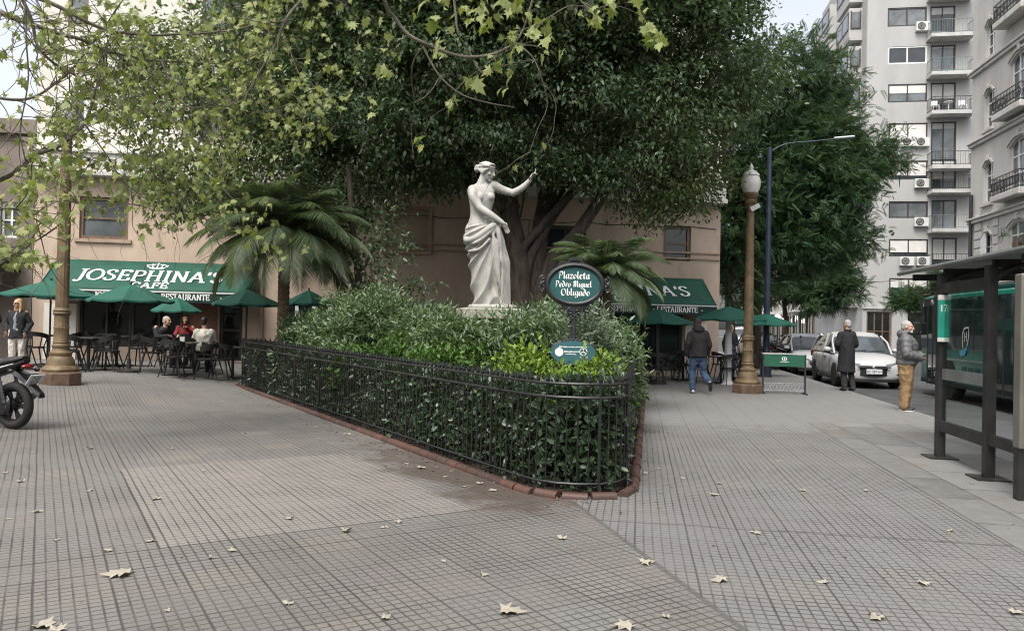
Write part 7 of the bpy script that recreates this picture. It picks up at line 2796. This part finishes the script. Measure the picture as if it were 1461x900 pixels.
def bike_wheel(parent, x, r, w, n):
    e = bpy.data.objects.new('wheel', None); COL.objects.link(e); e.parent = parent; e.location = (x, 0, r)
    KIDS.setdefault(parent.name, []).append(e)
    m = MB()
    rr = []
    for i in range(40):
        a = 2 * math.pi * i / 40
        c, s = math.cos(a), math.sin(a)
        rr.append([V3(((r - w * .5 + w * .5 * math.cos(b)) * c, w * .5 * math.sin(b), (r - w * .5 + w * .5 * math.cos(b)) * s)) for b in [2 * math.pi * k / 12 for k in range(12)]])
    m.rings(rr + [rr[0]], False)
    m.build('tyre', M_tyre, e, smooth=True, fix=False)
    m = MB()
    ri = r - w * .98
    m.tube([((ri) * math.cos(t), 0, ri * math.sin(t)) for t in [2 * math.pi * i / 32 for i in range(33)]], .016, 6)
    for k in range(n):
        a = 2 * math.pi * k / n
        for da in (-.10, .16):
            m.beam((.05 * math.cos(a), 0, .05 * math.sin(a)), (ri * math.cos(a + da), 0, ri * math.sin(a + da)), .022, .03)
    m.tube([(0, -.05, 0), (0, .05, 0)], .06, 14)
    m.build('rim', M_bike, e)
    return e


def make_motorcycle(label, loc, rz, group=None, roll=6):
    t = thing('motorcycle', label, 'motorcycle', loc, rz, group)
    r = .305
    bike_wheel(t, 0, r, .115, 6)
    bike_wheel(t, 1.27, r, .10, 6)
    m = MB()                                                      # seat and tail
    rr = []
    for x_, z, w, h in ((.62, .76, .12, .05), (.48, .765, .13, .06), (.28, .80, .125, .065), (.10, .865, .11, .065), (-.06, .895, .09, .05), (-.17, .925, .05, .025)):
        rr.append([V3((x_, w * math.cos(a), z + h * math.sin(a))) for a in [2 * math.pi * k / 14 for k in range(14)]])
    m.rings(rr); m.build('seat', M_bikeseat, t, smooth=True)
    m = MB(); rr = []
    for x_, z, w, h in ((.60, .66, .11, .06), (.35, .70, .125, .065), (.12, .765, .12, .06), (-.05, .82, .095, .05), (-.20, .885, .05, .028)):
        rr.append([V3((x_, w * math.cos(a), z + h * math.sin(a))) for a in [2 * math.pi * k / 12 for k in range(12)]])
    m.rings(rr); tail = m.build('tail_fairing', M_bike, t, smooth=True)
    for s in (-1, 1):
        m = MB(); m.tube(catmull([(.42, s * .128, .70), (.18, s * .126, .775), (-.08, s * .098, .85)], 5), lerp_list([.012, .014, .006], 11), 5); m.build('white_stripe', M_white_stripe, tail)
    m = MB(); m.ell((-.205, 0, .815), (.06, .085, .035)); m.build('tail_light', M_redlens, t, smooth=True)
    for s in (-1, 1):
        m = MB(); m.tube([(-.10, s * .06, .78), (-.14, s * .17, .77)], .010, 5); m.ell((-.15, s * .19, .765), (.045, .03, .028)); m.build('indicator', M_bike, t, smooth=True)
    m = MB(); rr = []                                             # rear mudguard
    for x_, z, w in ((.02, .76, .075), (-.12, .70, .075), (-.26, .60, .07), (-.40, .49, .062), (-.46, .455, .045)):
        rr.append([V3((x_, a, z + b)) for a, b in ((-w, -.02), (-w * .7, .03), (w * .7, .03), (w, -.02), (w * .8, -.035), (-w * .8, -.035))])
    m.rings(rr); mg = m.build('mudguard', M_bike, t, smooth=True, angle=50)
    m = MB(); Mx = Matrix.Rotation(R(-38), 3, 'Y')
    m.box((-.345, 0, .655), (.012, .21, .15), M=Mx); pl = m.build('number_plate', M_plate, t, bevel=.004)
    for k, (tx, dz) in enumerate((('A22', .028), ('EOJ', -.034))):
        o = text_obj('plate_number', tx, M_ink, pl, (0, 0, 0), (0, 0, 0), .072)
        n = Mx @ V3((-1, 0, 0)); u = Mx @ V3((0, 0, 1)); right = V3((0, -1, 0))
        o.matrix_local = Matrix.Translation(V3((-.345, 0, .655)) + n * .0075 + u * dz) @ Matrix((right, u, right.cross(u))).transposed().to_4x4()
    m = MB(); m.box((-.30, 0, .70), (.05, .12, .05)); m.tube([(-.14, 0, .74), (-.33, 0, .68)], .02, 6); m.build('plate_bracket', M_bike, mg)
    m = MB()                                                      # frame, swing arm, shocks
    for s in (-1, 1):
        m.beam((0, s * .10, r), (.50, s * .09, .36), .03, .05)
        m.tube([(.03, s * .115, .34), (.14, s * .12, .70)], .022, 8)
        for q in range(6): m.tube([(.05 + .014 * q, s * .115, .40 + .04 * q), (.052 + .014 * q, s * .115, .408 + .04 * q)], .033, 8)
        m.tube([(.50, s * .08, .36), (.62, s * .07, .70), (1.0, s * .04, .82)], .02, 6)
        m.tube([(.35, s * .12, .28), (.30, s * .22, .28)], .013, 5)
    m.tube([(.5, 0, .30), (.95, 0, .42), (1.02, 0, .78)], .025, 6)
    m.build('frame', M_bikegrey, t)
    m = MB(); m.ell((.66, 0, .40), (.20, .14, .15)); m.box((.70, 0, .58), (.20, .17, .18), M=Matrix.Rotation(R(-20), 3, 'Y'))
    for q in range(5): m.box((.68 + .012 * q, 0, .52 + .03 * q), (.23, .20, .01), M=Matrix.Rotation(R(-20), 3, 'Y'))
    m.build('engine', M_bikegrey, t, smooth=True, angle=35)
    m = MB(); m.ell((.09, .09, r), (.13, .03, .12)); m.beam((.02, .10, r + .08), (.5, .10, .43), .03, .06); m.beam((.02, .10, r - .08), (.5, .10, .30), .03, .03); m.build('chain_case', M_bike, t, smooth=True, angle=40)
    m = MB(); m.tube(catmull([(.80, -.10, .45), (.86, -.13, .25), (.5, -.16, .24), (.2, -.17, .33), (-.12, -.18, .42)], 5), lerp_list([.02, .02, .03, .045, .045], 21), 10); m.build('exhaust', M_bikegrey, t, smooth=True)
    m = MB(); rr = []
    for x_, z, w, h in ((.58, .78, .08, .05), (.70, .86, .14, .10), (.88, .90, .15, .11), (1.02, .90, .10, .08)):
        rr.append([V3((x_, w * math.cos(a), z + h * math.sin(a))) for a in [2 * math.pi * k / 14 for k in range(14)]])
    m.rings(rr); m.build('fuel_tank', M_bike, t, smooth=True)
    m = MB()
    for s in (-1, 1):
        m.tube([(1.27, s * .075, r), (1.04, s * .075, .95)], [.026, .022], 8)
    m.build('fork', M_bikegrey, t, smooth=True)
    m = MB(); m.tube(catmull([(.92, -.36, 1.06), (1.0, -.2, 1.06), (1.05, 0, 1.0), (1.0, .2, 1.06), (.92, .36, 1.06)], 5), .012, 6)
    for s in (-1, 1): m.tube([(.93, s * .26, 1.06), (.91, s * .38, 1.06)], .018, 8)
    hb_ = m.build('handlebar', M_bike, t, smooth=True)
    for s in (-1, 1):
        m = MB(); m.tube([(.96, s * .24, 1.07), (.93, s * .28, 1.24)], .006, 5); m.ell((.925, s * .30, 1.26), (.015, .055, .035)); m.build('mirror', M_bike, hb_, smooth=True)
    m = MB(); m.ell((1.15, 0, .90), (.10, .10, .11)); m.build('headlight_shell', M_bike, t, smooth=True)
    m = MB(); m.ell((1.20, 0, .89), (.06, .085, .085)); m.build('headlight', M_lens, t, smooth=True)
    m = MB(); rr = []
    for a in (20, 55, 90, 125):
        c_, s_ = math.cos(R(a)), math.sin(R(a))
        rr.append([V3((1.27 + (r + .03) * c_, b_, r + (r + .03) * s_ + q)) for b_, q in ((-.07, -.02), (-.05, .01), (.05, .01), (.07, -.02))])
    m.rings(rr); m.build('front_mudguard', M_bike, t)
    return t


d = 10.0
bike = make_motorcycle('black motorcycle parked at the left edge with number plate and rear wheel in view', (XD(24, d), d, 0), R(163))
spots = [(1108, 29.0, 'black motorcycle parked at the kerb just right of the dark blue pole'), (1126, 29.6, 'black motorcycle parked at the kerb nearest the white hatchback'), (1080, 30.0, 'black motorcycle parked at the kerb between lamp post and dark blue pole'), (1094, 31.2, 'black motorcycle at the back of the row by the dark blue pole')]
for k, (px, d, lab) in enumerate(spots):
    o = copy_tree(bike)
    o['label'] = lab
    o['group'] = 'motorcycles parked at the kerb'
    x = min(XD(px, d), KX(d) - .2)
    o.location = (XD(px, d), d, 0 if XD(px, d) < KX(d) else RD)
    o.rotation_euler.z = R(25 + 9 * k)
# ================================================================ light, sky, camera
EL, AZ = 58.0, 205.0          # sun height; azimuth of the sun seen from above (0 = +y, clockwise)
w = bpy.data.worlds.new('World')
scene.world = w
w.use_nodes = True
nt = w.node_tree
nt.nodes.clear()
sky = nt.nodes.new('ShaderNodeTexSky')
sky.sky_type = 'NISHITA'
sky.sun_disc = False
sky.sun_elevation = R(EL)
sky.sun_rotation = R(AZ)
sky.air_density = 1.0
sky.dust_density = 5.0
sky.ozone_density = 1.0
bg = nt.nodes.new('ShaderNodeBackground')
bg.inputs[1].default_value = .15
wo = nt.nodes.new('ShaderNodeOutputWorld')
hs = nt.nodes.new('ShaderNodeHueSaturation')      # thin bright overcast: the blue is washed out
hs.inputs['Saturation'].default_value = .30
nt.links.new(sky.outputs[0], hs.inputs['Color'])
nt.links.new(hs.outputs[0], bg.inputs[0])
nt.links.new(bg.outputs[0], wo.inputs[0])
sun = bpy.data.lights.new('sun', 'SUN')
sun.energy = 0.85
sun.angle = R(22)
sun.color = (1, .95, .87)
so = bpy.data.objects.new('sun', sun)
COL.objects.link(so)
dirv = V3((math.sin(R(AZ)) * math.cos(R(EL)), math.cos(R(AZ)) * math.cos(R(EL)), math.sin(R(EL))))
so.rotation_euler = dirv.to_track_quat('Z', 'Y').to_euler()

cam = bpy.data.cameras.new('camera')
cam.sensor_width = 36
cam.lens = FOC / 1461 * 36
cam.clip_end = 3000
cam.clip_start = .05
co = bpy.data.objects.new('camera', cam)
COL.objects.link(co)
pitch = math.atan((CY - 450) / FOC)
co.matrix_world = Matrix.Translation((0, 0, CAMZ)) @ Matrix.Rotation(math.pi / 2 + pitch, 4, 'X') @ Matrix.Rotation(ROLL, 4, 'Z')
scene.camera = co
scene.view_settings.view_transform = 'Standard'
scene.view_settings.look = 'None'
scene.view_settings.exposure = 1.12
scene.view_settings.gamma = 1
scene.view_settings.use_curve_mapping = False
scene.render.engine = 'CYCLES'
scene.cycles.use_denoising = True
scene.cycles.filter_width = 1.1
scene.cycles.max_bounces = 6
scene.cycles.diffuse_bounces = 3
scene.cycles.glossy_bounces = 3
scene.cycles.transparent_max_bounces = 6
scene.cycles.transmission_bounces = 4
scene.cycles.caustics_reflective = False
scene.cycles.caustics_refractive = False
